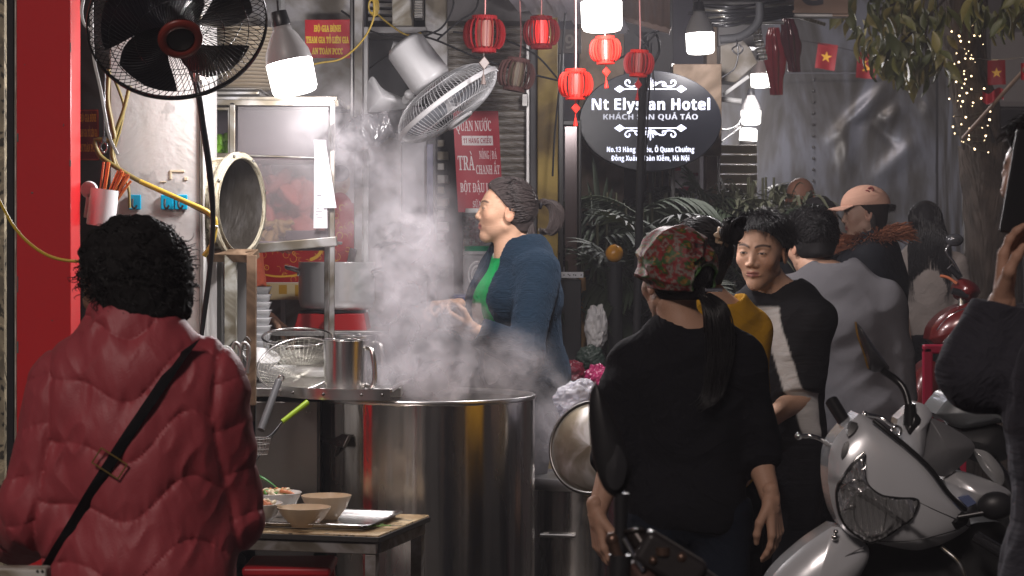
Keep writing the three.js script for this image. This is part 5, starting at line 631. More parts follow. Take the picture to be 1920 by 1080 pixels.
function faceColor(skin, o = {}) {
  const open = o.open ?? 0.004, hairy = o.stubble ?? 0;
  return (x, y, z) => {
    let c = [...skin]; const n = 1 + 0.06 * fbm(x * 60, y * 60, z * 60, 3), mix = (t, k) => { for (let i = 0; i < 3; i++) c[i] = lerp(c[i], t[i], k); }; for (let i = 0; i < 3; i++) c[i] *= n;
    const ax = Math.abs(x);
    mix([skin[0] * 1.05, skin[1] * 0.78, skin[2] * 0.72], 0.5 * Math.exp(-((ax - 0.04) ** 2 + (y + 0.02) ** 2 + (z - 0.06) ** 2) / 0.0006)); mix([skin[0], skin[1] * 0.75, skin[2] * 0.7], ax > 0.073 && z < 0.012 ? 0.45 : 0);
    if (z > 0.05) {
      const ly = y + 0.0578, lw = 1 - sst(0.017, 0.023, ax); mix(o.lip ?? [0.36, 0.11, 0.10], lw * sst(-0.0125, -0.009, ly) * (1 - sst(0.006, 0.009, ly)) * 0.85); mix([0.08, 0.03, 0.03], lw * (1 - sst(0.0005, 0.0022, Math.abs(ly + 0.0004))) * 0.9);
      const ex = ax - 0.031, bow = 0.0345 - (ex * ex) * 12 + ex * 0.06, bd = Math.abs(y - bow) - 0.0034 + Math.max(0, ex) * 0.04; mix([0.03, 0.022, 0.02], (1 - sst(-0.001, 0.0022, bd)) * (1 - sst(0.021, 0.025, Math.abs(ex))) * (o.brow ?? 0.85));
      const eyeTop = 0.0085 + open * 0.5 - ex * ex * 22, eyeBot = 0.0085 - open * 0.5 + ex * ex * 10, inEye = Math.abs(ex) < 0.0145;
      if (inEye) { if (y < eyeTop && y > eyeBot) mix(Math.hypot(x - Math.sign(x) * (0.031 + (o.gaze ?? 0) * Math.sign(x)), y - 0.0085) < 0.0056 ? [0.018, 0.012, 0.01] : [0.55, 0.52, 0.5], 1); mix([0.02, 0.015, 0.015], (1 - sst(0.0006, 0.0026, Math.abs(y - eyeTop))) * 0.95); }
      mix([skin[0] * 0.5, skin[1] * 0.35, skin[2] * 0.3], (ax > 0.003 && ax < 0.0115 && y < -0.034 && y > -0.0405 && z > 0.08) ? 0.7 : 0);
    }
    if (hairy && y > 0.0 && z < 0.03) mix([0.05, 0.04, 0.035], 0.6);
    return c;
  };
}
function handPrims(w, dir, nrm, side, curl = 0.35, size = 1, pinch = 0) {   // a palm, four fingers of their own lengths and a thumb, rooted at wrist w
  const d = dir.clone().normalize(), n = nrm.clone().addScaledVector(d, -nrm.dot(d)).normalize(), s = V(0, 0, 0).crossVectors(d, n).multiplyScalar(side), list = [], at = (a, b, c) => w.clone().addScaledVector(d, a * size).addScaledVector(s, b * size).addScaledVector(n, c * size), k = size;
  const F4 = [[0.030, 0.088, 0.070, 1], [0.010, 0.092, 0.078, 1], [-0.010, 0.088, 0.072, 1], [-0.029, 0.080, 0.056, 1]];
  F4.forEach(([o, l, len], i) => {
    const kn = at(l, o, 0); list.push(cap(at(0.006, o * 0.55, 0), kn, 0.0155 * k, 0.0115 * k));
    let p = kn.clone(), a = curl * (0.7 + 0.12 * i) + (pinch && i === 0 ? pinch : 0); const seg = [0.44, 0.31, 0.25], rad = [0.0092, 0.0082, 0.0074, 0.0064], bend = [1, 1.15, 0.8]; let tot = 0;
    seg.forEach((f, j) => { tot += a * bend[j]; const q = p.clone().addScaledVector(d, Math.cos(tot) * f * len * k).addScaledVector(n, Math.sin(tot) * f * len * k).addScaledVector(s, o * 0.12 * f * k); list.push(cap(p, q, rad[j] * k, rad[j + 1] * k)); p = q; });
  });
  list.push(cap(at(0, 0.012, 0.004), at(0.045, 0.022, 0.006), 0.019 * k, 0.014 * k));
  const t0 = at(0.018, 0.026, 0.006), t1 = at(0.052, 0.052, 0.014 + curl * 0.016), t2 = at(0.082, 0.060 - curl * 0.016, 0.020 + curl * 0.03), t3 = at(0.104, 0.056 - curl * 0.03, 0.022 + curl * 0.045); list.push(cap(t0, t1, 0.015 * k, 0.0115 * k), cap(t1, t2, 0.0112 * k, 0.0095 * k), cap(t2, t3, 0.0095 * k, 0.0074 * k));
  list.push(cap(at(-0.03, 0, 0), at(0.02, 0, 0), 0.023 * k, 0.020 * k, 1)); return list;
}
const skinMerge = (gs) => mergeGeometries(gs.map((g) => (g.index ? g.toNonIndexed() : g)));
function human(label, o) {
  const s = o.H / 1.65, t = thing('person', label, 'person', o.pos, o.group, o.turn), W = (o.sw ?? 0.168) * s, fat = o.fat ?? 1; t.updateMatrixWorld(true);
  const L = (p) => t.worldToLocal(p.clone()), J = { s, W };
  J.neck = V(0, 1.385 * s, -0.012).add(o.lean ?? V(0, 0, 0)); J.head = (o.headAt ? L(o.headAt) : V(0, 1.535 * s, 0.022).add(o.lean ?? V(0, 0, 0)).add(o.headOff ?? V(0, 0, 0)));
  for (const [k, q] of [['L', 1], ['R', -1]]) { const a = o['arm' + k] ?? {}; J['sh' + k] = a.s ? L(a.s) : V(q * W, 1.318 * s, -0.012).add(o.lean ?? V(0, 0, 0)); J['el' + k] = a.e ? L(a.e) : V(q * (W + 0.05), 1.07 * s, -0.03); J['wr' + k] = a.w ? L(a.w) : V(q * (W + 0.06), 0.84 * s, 0.03); }
  const ln = (o.lean ?? V(0, 0, 0)), ch = V(0, 1.2 * s, -0.005).addScaledVector(ln, 0.75), be = V(0, 1.03 * s, 0.0).addScaledVector(ln, 0.4), pv = V(0, 0.91 * s, -0.005);
  J.torso = [ell(pv.x, pv.y, pv.z, 0.158 * s * fat, 0.12 * s, 0.118 * s * fat), ell(be.x, be.y, be.z, 0.138 * s * fat, 0.17 * s, 0.105 * s * fat), ell(ch.x, ch.y, ch.z, 0.152 * s * fat, 0.18 * s, 0.112 * s * fat), cap(V(0, 1.362 * s, -0.014).add(ln), V(-W + 0.022, 1.308 * s, -0.012).add(ln), 0.060 * s, 0.052 * s), cap(V(0, 1.362 * s, -0.014).add(ln), V(W - 0.022, 1.308 * s, -0.012).add(ln), 0.060 * s, 0.052 * s), cap(V(-0.04 * s, 1.36 * s, -0.015).add(ln), V(0.04 * s, 1.36 * s, -0.015).add(ln), 0.064 * s, 0.064 * s)];
  if (o.bust) J.torso.push(ell(-0.07, 1.185 * s + ln.y, 0.085 + ln.z, 0.07, 0.075, 0.055), ell(0.07, 1.185 * s + ln.y, 0.085 + ln.z, 0.07, 0.075, 0.055));
  J.neckP = cap(J.neck, J.head.clone().add(V(0, -0.06, -0.02)), 0.056 * s, 0.052);
  const arm = (k, q) => [cap(J['sh' + k], J['el' + k], 0.052 * s * fat, 0.041 * s), cap(J['el' + k], J['wr' + k], 0.041 * s, 0.028 * s)];
  J.arms = { L: arm('L', 1), R: arm('R', -1) };
  J.legs = [1, -1].flatMap((q) => { const f = q > 0 ? 0.04 : -0.03; return [cap(V(q * 0.085 * s, 0.87 * s, 0), V(q * 0.095 * s, 0.47 * s, f * 0.5 + 0.01), 0.088 * s * fat, 0.055 * s), cap(V(q * 0.095 * s, 0.47 * s, f * 0.5 + 0.01), V(q * 0.1 * s, 0.085 * s, f - 0.02), 0.054 * s, 0.038 * s), cap(V(q * 0.1 * s, 0.045, f - 0.04), V(q * 0.115 * s, 0.035, f + 0.15), 0.042, 0.034)]; });
  const skin = o.skin ?? [0.43, 0.25, 0.165], sc = (x, y, z) => { const n = 1 + 0.07 * fbm(x * 40, y * 40, z * 40, 3); return [skin[0] * n, skin[1] * n, skin[2] * n]; };
  const body = uni([...J.torso, J.neckP, ...J.arms.L, ...J.arms.R, ...J.legs], 0.035); J.body = body;
  const gs = [nets(body, V(-0.75, -0.03, -0.75), V(0.75, J.head.y, 0.75), 0.016, sc)];
  const hf = headField(o.face), hm = new THREE.Matrix4().makeRotationFromEuler(new THREE.Euler(o.pitch ?? 0, o.yaw ?? 0, o.roll ?? 0, 'YXZ')).setPosition(J.head), hsz = o.headSize ?? 1; hm.scale(V(hsz, hsz, hsz)); J.headM = hm;
  const hg = nets(hf, V(-0.10, -0.17, -0.12), V(0.10, 0.125, 0.125), o.faceCell ?? 0.0042, faceColor(skin, o.face)); hg.applyMatrix4(hm); gs.push(hg);
  for (const k of ['L', 'R']) { const h = o['hand' + k]; if (!h) continue; const iq = t.quaternion.clone().invert(), dl = h.dir.clone().applyQuaternion(iq), nl = h.nrm.clone().applyQuaternion(iq), pr = handPrims(J['wr' + k], dl, nl, h.side, h.curl, h.size ?? 1, h.pinch), f = uni(pr, 0.007), c = J['wr' + k].clone().addScaledVector(dl.clone().normalize(), 0.08); gs.push(nets(f, c.clone().addScalar(-0.15), c.clone().addScalar(0.15), 0.0042, sc)); }
  const mat = new THREE.MeshPhysicalMaterial({ vertexColors: true, roughness: 0.52, specularIntensity: 0.6, bumpMap: rp(scratch, 2), bumpScale: 0.0012 });
  part(t, 'body', skinMerge(gs), mat); J.t = t; J.o = o; return J;
}
const fold = (amp, fx = 5, fy = 9, seed = 0) => (x, y, z) => amp * (fbm(x * fx + seed, y * fy + x * 3, z * fx, 3) * 1.1 + 0.75 * (0.5 - Math.abs(noise(x * fx * 1.5 + y * 5 + seed * 2, y * fy * 1.1 - x * 5, z * fx * 1.5))) + 0.5 * (0.5 - Math.abs(noise(x * fx * 2.4 - y * 8 + seed, y * fy * 1.7 + x * 7, z * fx * 2.4))));
// a garment: the torso grown by g, with sleeves down to a share of the arm, cut at the hem and round the neck
function garment(J, name, { g = 0.014, hem = 0.8, sleeve = 0.9, sg = g, disp, color, mat, neckR = 0.082, neckY = 1.43, neckZ = 0.03, cut, cell = 0.0095, extra = [], k = 0.04, arms = 'LR', flare = 0 }) {
  const s = J.s, T = uni([...J.torso, ...extra], 0.05), sl = [...arms].map((q) => {
    const a = J['sh' + q], e = J['el' + q], w = J['wr' + q], up = cap(a, e, 0.056 * s + sg, 0.046 * s + sg), fore = sleeve > 0.5, from = fore ? e : a, to = fore ? w : e, end = from.clone().lerp(to, fore ? sleeve * 2 - 1 : sleeve * 2), dir = to.clone().sub(from).normalize(), ck = end.dot(dir);
    const lo = fore ? cap(e, w, 0.046 * s + sg, 0.034 * s + sg * 0.8) : up, cutd = (x, y, z) => smax(lo(x, y, z), x * dir.x + y * dir.y + z * dir.z - ck, 0.006);
    return fore ? (x, y, z) => smin(up(x, y, z), cutd(x, y, z), 0.03) : cutd; });
  const hy = hem * s, nk = ell(J.neck.x, neckY * s, J.neck.z + neckZ, neckR, neckR * 1.05, neckR * 1.15);
  const f = (x, y, z) => { let d = T(x, y, z) - g - flare * Math.max(0, 1.15 * s - y); d = smax(d, hy - y, 0.008); for (const q of sl) d = smin(d, q(x, y, z), k); if (disp && Math.abs(d) < 0.06) d -= disp(x, y, z); d = smax(d, -nk(x, y, z), 0.008); if (cut) d = smax(d, cut(x, y, z), 0.006); return d; };
  J['f_' + name] = f; const m = mat.clone(); if (color) m.vertexColors = true;
  part(J.t, name, nets(f, V(-0.72, hy - 0.03, -0.62), V(0.72, J.head.y + 0.02, 0.62), cell, color), m); return f;
}
function trousers(J, name, mat, { g = 0.014, top = 0.93, disp = fold(0.006, 6, 4, 3), color } = {}) {
  const s = J.s, f0 = uni([J.torso[0], ...J.legs.filter((_, i) => i % 3 < 2)], 0.03); part(J.t, name, nets((x, y, z) => smax(smax(f0(x, y, z) - g - disp(x, y, z), y - top * s, 0.01), 0.07 - y, 0.008), V(-0.34, 0.03, -0.3), V(0.34, top * s + 0.03, 0.3), 0.012, color), color ? Object.assign(mat.clone(), { vertexColors: true }) : mat); }
function shoes(J, mat) { const f = uni(J.legs.filter((_, i) => i % 3 === 2), 0.02); part(J.t, 'shoes', nets((x, y, z) => smax(f(x, y, z) - 0.008, -y + 0.002, 0.004), V(-0.25, -0.02, -0.2), V(0.25, 0.12, 0.3), 0.009), mat); }
// ---------------------------------------------------------------- hair
const hairM = (c = [0.012, 0.010, 0.0105], r = 0.38) => M(c, r, 0, { specularIntensity: 0.9 });
const SK = [0, 0.03, -0.012, 0.079, 0.092, 0.099];      // the scalp
const scalp = (a, e, grow = 0) => V(SK[0] + Math.sin(a) * Math.cos(e) * (SK[3] + grow), SK[1] + Math.sin(e) * (SK[4] + grow), SK[2] + Math.cos(a) * Math.cos(e) * (SK[5] + grow));   // azimuth from the face, elevation
const frontLine = (y) => (y > 0.015 ? -0.004 + (y - 0.015) * 0.98 : -0.004 - (0.015 - y) * 0.3);
const hairline = (a, e, low) => { const p0 = scalp(a, e, 0); if (p0.z > frontLine(p0.y) - 0.003) return false; return e > low; };
function hairCap(J, grow, low, mat, extra, cell = 0.0055, disp) {
  const base = ell(SK[0], SK[1], SK[2], SK[3] + grow, SK[4] + grow, SK[5] + grow), nape = cap(V(0, -0.03, -0.06), V(0, low, -0.055), 0.05, 0.04);
  const f = (x, y, z) => { let d = smin(base(x, y, z), nape(x, y, z), 0.02); if (extra) d = smin(d, extra(x, y, z), 0.02); d -= (disp ? disp(x, y, z) : 0.003 * fbm(x * 40, y * 25, z * 40, 3)); d = smax(d, (z - frontLine(y)) * 0.72, 0.007); return smax(d, low - y, 0.008); };
  const g = nets(f, V(-0.16, low - 0.03, -0.2), V(0.16, 0.19, 0.16), cell); g.deleteAttribute('color'); g.applyMatrix4(J.headM); const cm = mat.clone(); cm.roughness = 0.75; cm.specularIntensity = 0.4; return part(J.t, 'hair', g, cm);
}
function hairPart(J, curves, r0, mat, name = 'hair_strands') { const g = strandGeo(curves, r0); g.applyMatrix4(J.headM); return part(J.t, name, g, mat); }
function sweptHair(J, n, tie, mat, seed, low = -0.75, lift = 0.013, wave = 0.004) {        // strands combed over the scalp to a tie point
  const r = rng(seed), cs = [], c0 = V(SK[0], SK[1], SK[2]), td = tie.clone().sub(c0);
  while (cs.length < n) { const a = r() * 2 * PI, e = Math.asin(lerp(-0.8, 1, r())); if (!hairline(a, e, low)) continue; const p = scalp(a, e, 0.011).sub(c0), pts = [], q = r() * 9; for (let j = 0; j <= 11; j++) { const t = j / 11, v = p.clone().lerp(td, t); const sx = SK[3] + lift + r() * 0.0015, sy = SK[4] + lift, sz = SK[5] + lift, l = Math.sqrt((v.x / sx) ** 2 + (v.y / sy) ** 2 + (v.z / sz) ** 2); if (l < 1 || t < 0.85) v.multiplyScalar(lerp(1, 1 / l, t < 0.1 ? t * 10 : 1)); v.add(V(wave * Math.sin(t * 7 + q), wave * Math.cos(t * 5 + q * 2), wave * Math.sin(t * 6 + q * 3)).multiplyScalar(Math.sin(t * PI))); pts.push(v.add(c0)); } cs.push(pts); }
  return hairPart(J, cs, 0.0011, mat);
}
function tailHair(J, n, path, mat, seed, spread = 0.02, r0 = 0.0011, name = 'ponytail', ragged = 0.25) {
  const r = rng(seed), cv = new THREE.CatmullRomCurve3(path), cs = []; for (let k = 0; k < n; k++) { const a = r() * 6.28, q = Math.sqrt(r()), len = 1 - r() * ragged, ph = r() * 6, pts = []; for (let j = 0; j <= 14; j++) { const t = j / 14 * len, w = spread * Math.pow(Math.sin(Math.min(1, t * 1.25 + 0.12) * PI * 0.72), 0.8) * (1 - 0.25 * t); const p = cv.getPoint(t); p.x += Math.cos(a) * q * w + 0.003 * Math.sin(t * 9 + ph); p.z += Math.sin(a) * q * w + 0.003 * Math.cos(t * 8 + ph); p.y += Math.sin(a * 2) * q * w * 0.4; pts.push(p); } cs.push(pts); } return hairPart(J, cs, r0, mat, name);
}
function shortHair(J, n, mat, seed, len, comb, low = -0.35, r0 = 0.0012) {
  const r = rng(seed), cs = [], c0 = V(SK[0], SK[1], SK[2]); while (cs.length < n) { const a = r() * 2 * PI, e = Math.asin(lerp(-0.6, 1, r())); if (!hairline(a, e, low)) continue; const p = scalp(a, e, 0.009), nn = p.clone().sub(c0).normalize(), l = len * (0.6 + 0.6 * r()) * lerp(0.35, 1, sst(-0.2, 0.5, e)), cd = comb(a, e).add(V(r() - 0.5, r() - 0.5, r() - 0.5).multiplyScalar(0.6)); cd.addScaledVector(nn, -cd.dot(nn)).normalize(); const pts = []; for (let j = 0; j <= 6; j++) { const t = j / 6, q = p.clone().addScaledVector(nn, l * 0.42 * Math.sin(t * 1.7)).addScaledVector(cd, l * t * 0.95); pts.push(q); } cs.push(pts); } return hairPart(J, cs, r0, mat);
}

// ================================================================ the people in the picture
const cloth = (c, r = 0.8, more = {}) => M(c, r, 0, { specularIntensity: 0.25, bumpMap: rp(crinkle, 0.45), bumpScale: 0.0035, ...more });
const blackKnit = cloth([0.008, 0.008, 0.0105], 0.9, { bumpMap: rp(crinkle, 0.4), bumpScale: 0.005 }), denim = cloth([0.010, 0.014, 0.022], 0.85, { sheen: 0 }), darkPants = cloth([0.010, 0.010, 0.013], 0.8, { sheen: 0 }), shoeM = M([0.02, 0.02, 0.02], 0.5);
{ // woman in the red quilted jacket
  const J = human('person with dark curly hair in a red quilted jacket, seen from behind at lower left', { H: 1.565, pos: V(X(262, 4.62), 0, -4.62), turn: PI, fat: 1.08, sw: 0.142, yaw: 0.95, pitch: 0.08, headOff: V(0.03, 0.004, 0), headSize: 1.05, armL: { e: P(80, 950, 4.6), w: P(30, 1010, 4.98) }, armR: { e: P(418, 960, 4.68), w: P(370, 960, 5.0) }, handL: { dir: V(-0.2, 0.1, -1), nrm: V(1, 0, 0), side: 1, curl: 0.5 }, handR: { dir: V(-0.3, 0.1, -1), nrm: V(-1, 0, 0), side: -1, curl: 0.5 }, skin: [0.40, 0.24, 0.17] });
  const s = J.s, seam = (q) => { const a = Math.abs(Math.sin(q * PI)); return Math.pow(a, 0.42); };
  const dispJ = (x, y, z) => { const side = Math.abs(x) > 0.185 + 0.02 * Math.sin(y * 9) ? 1 : 0, wv = side ? 0.012 * Math.sin(x * 30) : 0.034 * Math.sin(x * 17 + 0.9) + 0.022 * Math.sin(x * 31 + 2) + 0.014 * noise(x * 8, y * 5, 2), L = side ? 0.098 : 0.128, q = (y + wv) / L, sm = seam(q), as = Math.abs(Math.abs(x) - 0.188 - 0.02 * Math.sin(y * 9)); return (side ? 0.008 : 0.0115) * sm - 0.007 * Math.exp(-as * as / 0.00012) + (0.0075 * fbm(x * 13 + 3, y * 7 - x * 9, z * 8, 4) + 0.0035 * (0.5 - Math.abs(noise(x * 60 + 4 * y, y * 16, z * 30))) * (1.2 - sm) + 0.004 * (1 - 2 * Math.abs(noise(x * 26 + y * 14, y * 11 - x * 16, z * 9)))) * (1.5 - 0.7 * sm); };
  const f = garment(J, 'jacket', { g: 0.034, sg: 0.034, hem: 0.52, sleeve: 0.97, cell: 0.0052, disp: dispJ, neckR: 0.05, neckY: 1.55, neckZ: 0.0, extra: [cap(V(0.01, 1.36 * s, -0.02), V(0.016, 1.46 * s, -0.016), 0.056, 0.050)], mat: M([0.39, 0.060, 0.074], 0.52, 0, { sheen: 0.2, sheenColor: new THREE.Color(0.5, 0.2, 0.2), bumpMap: rp(scratch, 2), bumpScale: 0.0007 }) });
  trousers(J, 'trousers', darkPants); shoes(J, shoeM);
  part(J.t, 'collar', (() => { const f = (u, v, o) => { const a = u * 2 * PI, R = 0.064 + 0.012 * v + o + 0.004 * Math.sin(v * PI) + 0.003 * noise(Math.cos(a) * 4, v * 3, Math.sin(a) * 4); return V(0.014 + Math.sin(a) * R * 1.06, 1.345 * s + v * 0.108 + 0.012 * Math.cos(a), -0.006 + Math.cos(a) * R); }; return mg([surf((u, v) => f(u, v, 0), 60, 10), surf((u, v) => f(u, v, -0.012), 60, 10), surf((u, v) => f(u, 1, -0.012 * v).add(V(0, 0.004 * Math.sin(v * PI), 0)), 60, 4)]); })(), J.t.children.find((c) => c.name === 'jacket').material);
  // curls
  const hm = hairM([0.009, 0.008, 0.008], 0.45), bushy = ell(0, 0.03, -0.022, 0.112, 0.118, 0.118), low = ell(0, -0.045, -0.05, 0.098, 0.07, 0.082); hairCap(J, 0.018, -0.095, hm, (x, y, z) => smin(bushy(x, y, z), low(x, y, z), 0.03), 0.006, (x, y, z) => 0.011 * fbm(x * 55, y * 55, z * 55, 3));
  const r = rng(12), cs = []; while (cs.length < 1900) { const a = r() * 2 * PI, e = Math.asin(lerp(-0.95, 1, r())); const qa = Math.abs(Math.atan2(Math.sin(a), Math.cos(a))); if (qa < 1.0 && e < 0.55) continue; if (qa < 1.5 && e < -0.35) continue; const lowp = e < -0.35, cx = Math.sin(a) * Math.cos(e), cy = Math.sin(e), cz = Math.cos(a) * Math.cos(e), p = V(cx * 0.106, 0.028 + cy * (lowp ? 0.116 : 0.113), -0.022 + cz * 0.114), n = V(cx, cy, cz), tx = V(r() - 0.5, r() - 0.9, r() - 0.5).normalize(), u = V(0, 0, 0).crossVectors(n, tx).normalize(), R = 0.0035 + r() * 0.004, len = 0.012 + r() * 0.02, pts = []; for (let j = 0; j <= 15; j++) { const w = j / 15 * (6 + r() * 0.02) * 1.25; pts.push(p.clone().addScaledVector(tx, len * j / 15).addScaledVector(n, R * Math.cos(w) + 0.001).addScaledVector(u, R * Math.sin(w))); } cs.push(pts); } hairPart(J, cs, 0.0017, hm, 'curls');
  // shoulder strap laid on the jacket: found by walking in from behind
  const hit = (x, y) => { let z = -0.5; for (let i = 0; i < 80; i++) { const d = f(x, y, z); if (d < 0.0015) break; z += Math.max(0.0015, d * 0.6); } return z; };
  const loc = (px, py) => { const p = J.t.worldToLocal(P(px, py, 4.45)); return [p.x, p.y]; }, A = loc(345, 652), B = loc(40, 1128), n = 40; const wx = 0.029 * 0.82, wy = 0.029 * 0.57; const zs = []; for (let i = 0; i <= n; i++) zs.push(hit(lerp(A[0], B[0], i / n), lerp(A[1], B[1], i / n))); const sm = zs.map((_, i) => { let q = 0, c = 0; for (let k = -3; k <= 3; k++) { const z = zs[clamp(i + k, 0, n)]; q += z; c++; } return Math.min(q / c, zs[i]) - 0.005; });
  const strip = (o) => surf((u, v) => { const i = v * n, k = Math.min(n - 1, Math.floor(i)), z = lerp(sm[k], sm[k + 1], i - k), sgn = (u - 0.5) * 2; return V(lerp(A[0], B[0], v) + sgn * wx, lerp(A[1], B[1], v) - sgn * wy, z - 0.0022 * (1 - sgn * sgn) + o); }, 6, n);
  const webbing = cloth([0.008, 0.008, 0.010], 0.6, { bumpMap: rp(weave, 4), bumpScale: 0.001 }); part(J.t, 'shoulder_strap', mg([strip(0), strip(0.003)]), webbing);
  const bt = 0.455, bk = sm[Math.round(bt * n)], bc = V(lerp(A[0], B[0], bt), lerp(A[1], B[1], bt), bk - 0.006), ang = Math.atan2(B[1] - A[1], B[0] - A[0]); const fr = []; for (const [x, y, l, hh] of [[0, 0.031, 0.036, 0.003], [0, -0.031, 0.036, 0.003], [0.0175, 0, 0.003, 0.064], [-0.0175, 0, 0.003, 0.064]]) fr.push(bx(l, hh, 0.004, x, y, 0, 0.001)); part(J.t, 'strap_buckle', mg(fr).rotateZ(ang).translate(bc.x, bc.y, bc.z), MT.brass);
}
{ // worker in coral behind the stand
  const J = human('person in coral orange patterned top working behind the rusty stand, face hidden', { H: 1.62, pos: V(X(428, 9.0), 0.25, -9.0), turn: PI / 2 - 0.5, armL: { e: P(408, 590, 9.1), w: P(440, 620, 8.9) }, armR: { s: P(452, 470, 8.85), e: P(470, 578, 8.75), w: P(513, 604, 8.62) }, handR: { dir: V(0.7, -0.5, 0.3), nrm: V(-0.2, -0.7, 0.4), side: -1, curl: 0.5 } });
  const coral = [0.52, 0.115, 0.06]; garment(J, 'patterned_top', { g: 0.03, sg: 0.028, hem: 0.62, sleeve: 0.50, cell: 0.011, disp: fold(0.008), mat: cloth([1, 1, 1], 0.75), color: (x, y, z) => { const w = Math.sin(x * 90 + 5 * noise(x * 30, y * 30, z * 30)) * Math.sin(y * 90 + 5 * noise(y * 30, z * 30, x * 30)), e = J.elR, near = Math.hypot(x - e.x, y - e.y, z - e.z) < 0.085; return near ? [0.42 + 0.1 * w, 0.30 + 0.1 * w, 0.14] : coral.map((c) => c * (1 + 0.10 * w)); } });
  trousers(J, 'trousers', darkPants); shoes(J, shoeM); hairCap(J, 0.014, -0.09, hairM());
  const pl = thing('floor_platform', 'low dark platform under the cooks', 'platform', V(-0.5, 0.13, -8.9)); part(pl, 'platform_board', bx(2.4, 0.058, 1.3, 0.55, 0.029, 0.35, 0.01), M([0.05, 0.045, 0.04], 0.8)); part(pl, 'platform_board', bx(0.9, 0.12, 0.6, -0.75, 0.06, -0.1, 0.01), M([0.05, 0.045, 0.04], 0.8));
}
{ // the cook
  const pos = V(X(982, 8.35), 0.188, -8.35), J = human('person in a dark blue cardigan over green top cooking behind the steaming pot', { H: 1.61, pos, turn: -PI / 2 + 0.42, fat: 1.14, bust: 1, yaw: -0.30, pitch: -0.10, lean: V(0, 0, 0.03), headOff: V(0, 0, 0.03), faceCell: 0.003, skin: [0.55, 0.33, 0.22], headSize: 1.03, face: { neck: 0.053, cheek: 1.06, jaw: 1.08, open: 0.006, lip: [0.38, 0.10, 0.10] }, armL: { s: P(1012, 512, 8.18), e: P(985, 662, 8.0), w: P(884, 617, 7.98) }, armR: { s: P(935, 508, 8.42), e: P(885, 640, 8.45), w: P(848, 572, 8.22) }, handL: { dir: V(-1, 0.42, -0.1), nrm: V(0.2, 0.6, -0.6), side: -1, curl: 0.55, pinch: 0.3 }, handR: { dir: V(-0.75, -0.1, 0.35), nrm: V(0.1, -0.8, 0.5), side: 1, curl: 0.7, pinch: 0.3 } });
  const s = J.s, boucle = (x, y, z) => 0.0035 * fbm(x * 70, y * 70, z * 70, 2) + fold(0.007, 4, 7, 5)(x, y, z);
  garment(J, 'green_top', { g: 0.014, hem: 0.78, sleeve: 0.3, neckR: 0.075, neckY: 1.435, neckZ: 0.035, cell: 0.009, disp: fold(0.004, 5, 6, 2), mat: cloth([1, 1, 1], 0.8), color: (x, y, z) => { const ring = Math.hypot(x - J.neck.x, (y - 1.435 * s), z - J.neck.z - 0.035) < 0.098; if (ring) return [0.66, 0.65, 0.62]; const e = 0.05 * noise(y * 6, 2, x * 5); return x + e > -0.085 && x < 0.16 && y > 1.10 * s + (x < 0 ? 0.08 : 0) ? [0.012, 0.36, 0.10] : [0.60, 0.58, 0.55]; } });
  const open = (x, y, z) => { const w = 0.052 + 0.075 * sst(1.38 * s, 0.95 * s, y); return -Math.max(Math.abs(x - 0.012) - w, 0.02 - z); };
  garment(J, 'cardigan', { g: 0.031, sg: 0.022, hem: 0.58, sleeve: 0.93, neckR: 0.083, neckY: 1.45, neckZ: 0.015, cell: 0.0078, disp: boucle, cut: open, mat: cloth([0.0075, 0.018, 0.032], 0.95, { sheen: 0.6, sheenColor: new THREE.Color(0.2, 0.3, 0.45), bumpMap: rp(scratch, 1.2), bumpScale: 0.006 }) });
  trousers(J, 'trousers', darkPants); shoes(J, shoeM);
  const hm = hairM([0.060, 0.047, 0.045], 0.42), tie = V(0, 0.045, -0.128); hairCap(J, 0.006, -0.065, hm); sweptHair(J, 1300, tie, hm, 21, -0.62, 0.012, 0.003);
  tailHair(J, 620, [tie, V(0.005, 0.058, -0.156), V(0.012, 0.032, -0.192), V(0.015, -0.03, -0.190), V(0.01, -0.060, -0.166), V(0.01, -0.046, -0.146)], hm, 22, 0.030, 0.0013, 'ponytail', 0.12); tailHair(J, 90, [V(0.02, -0.02, -0.10), V(0.03, -0.07, -0.105), V(0.03, -0.11, -0.095), V(0.035, -0.135, -0.112)], hm, 23, 0.016, 0.0012, 'loose_lock'); part(J.t, 'hair_tie', tor(0.013, 0.006, 8, 24).applyMatrix4(J.headM.clone().multiply(new THREE.Matrix4().makeTranslation(tie.x, tie.y, tie.z - 0.004))), M([0.02, 0.02, 0.025], 0.6));
}
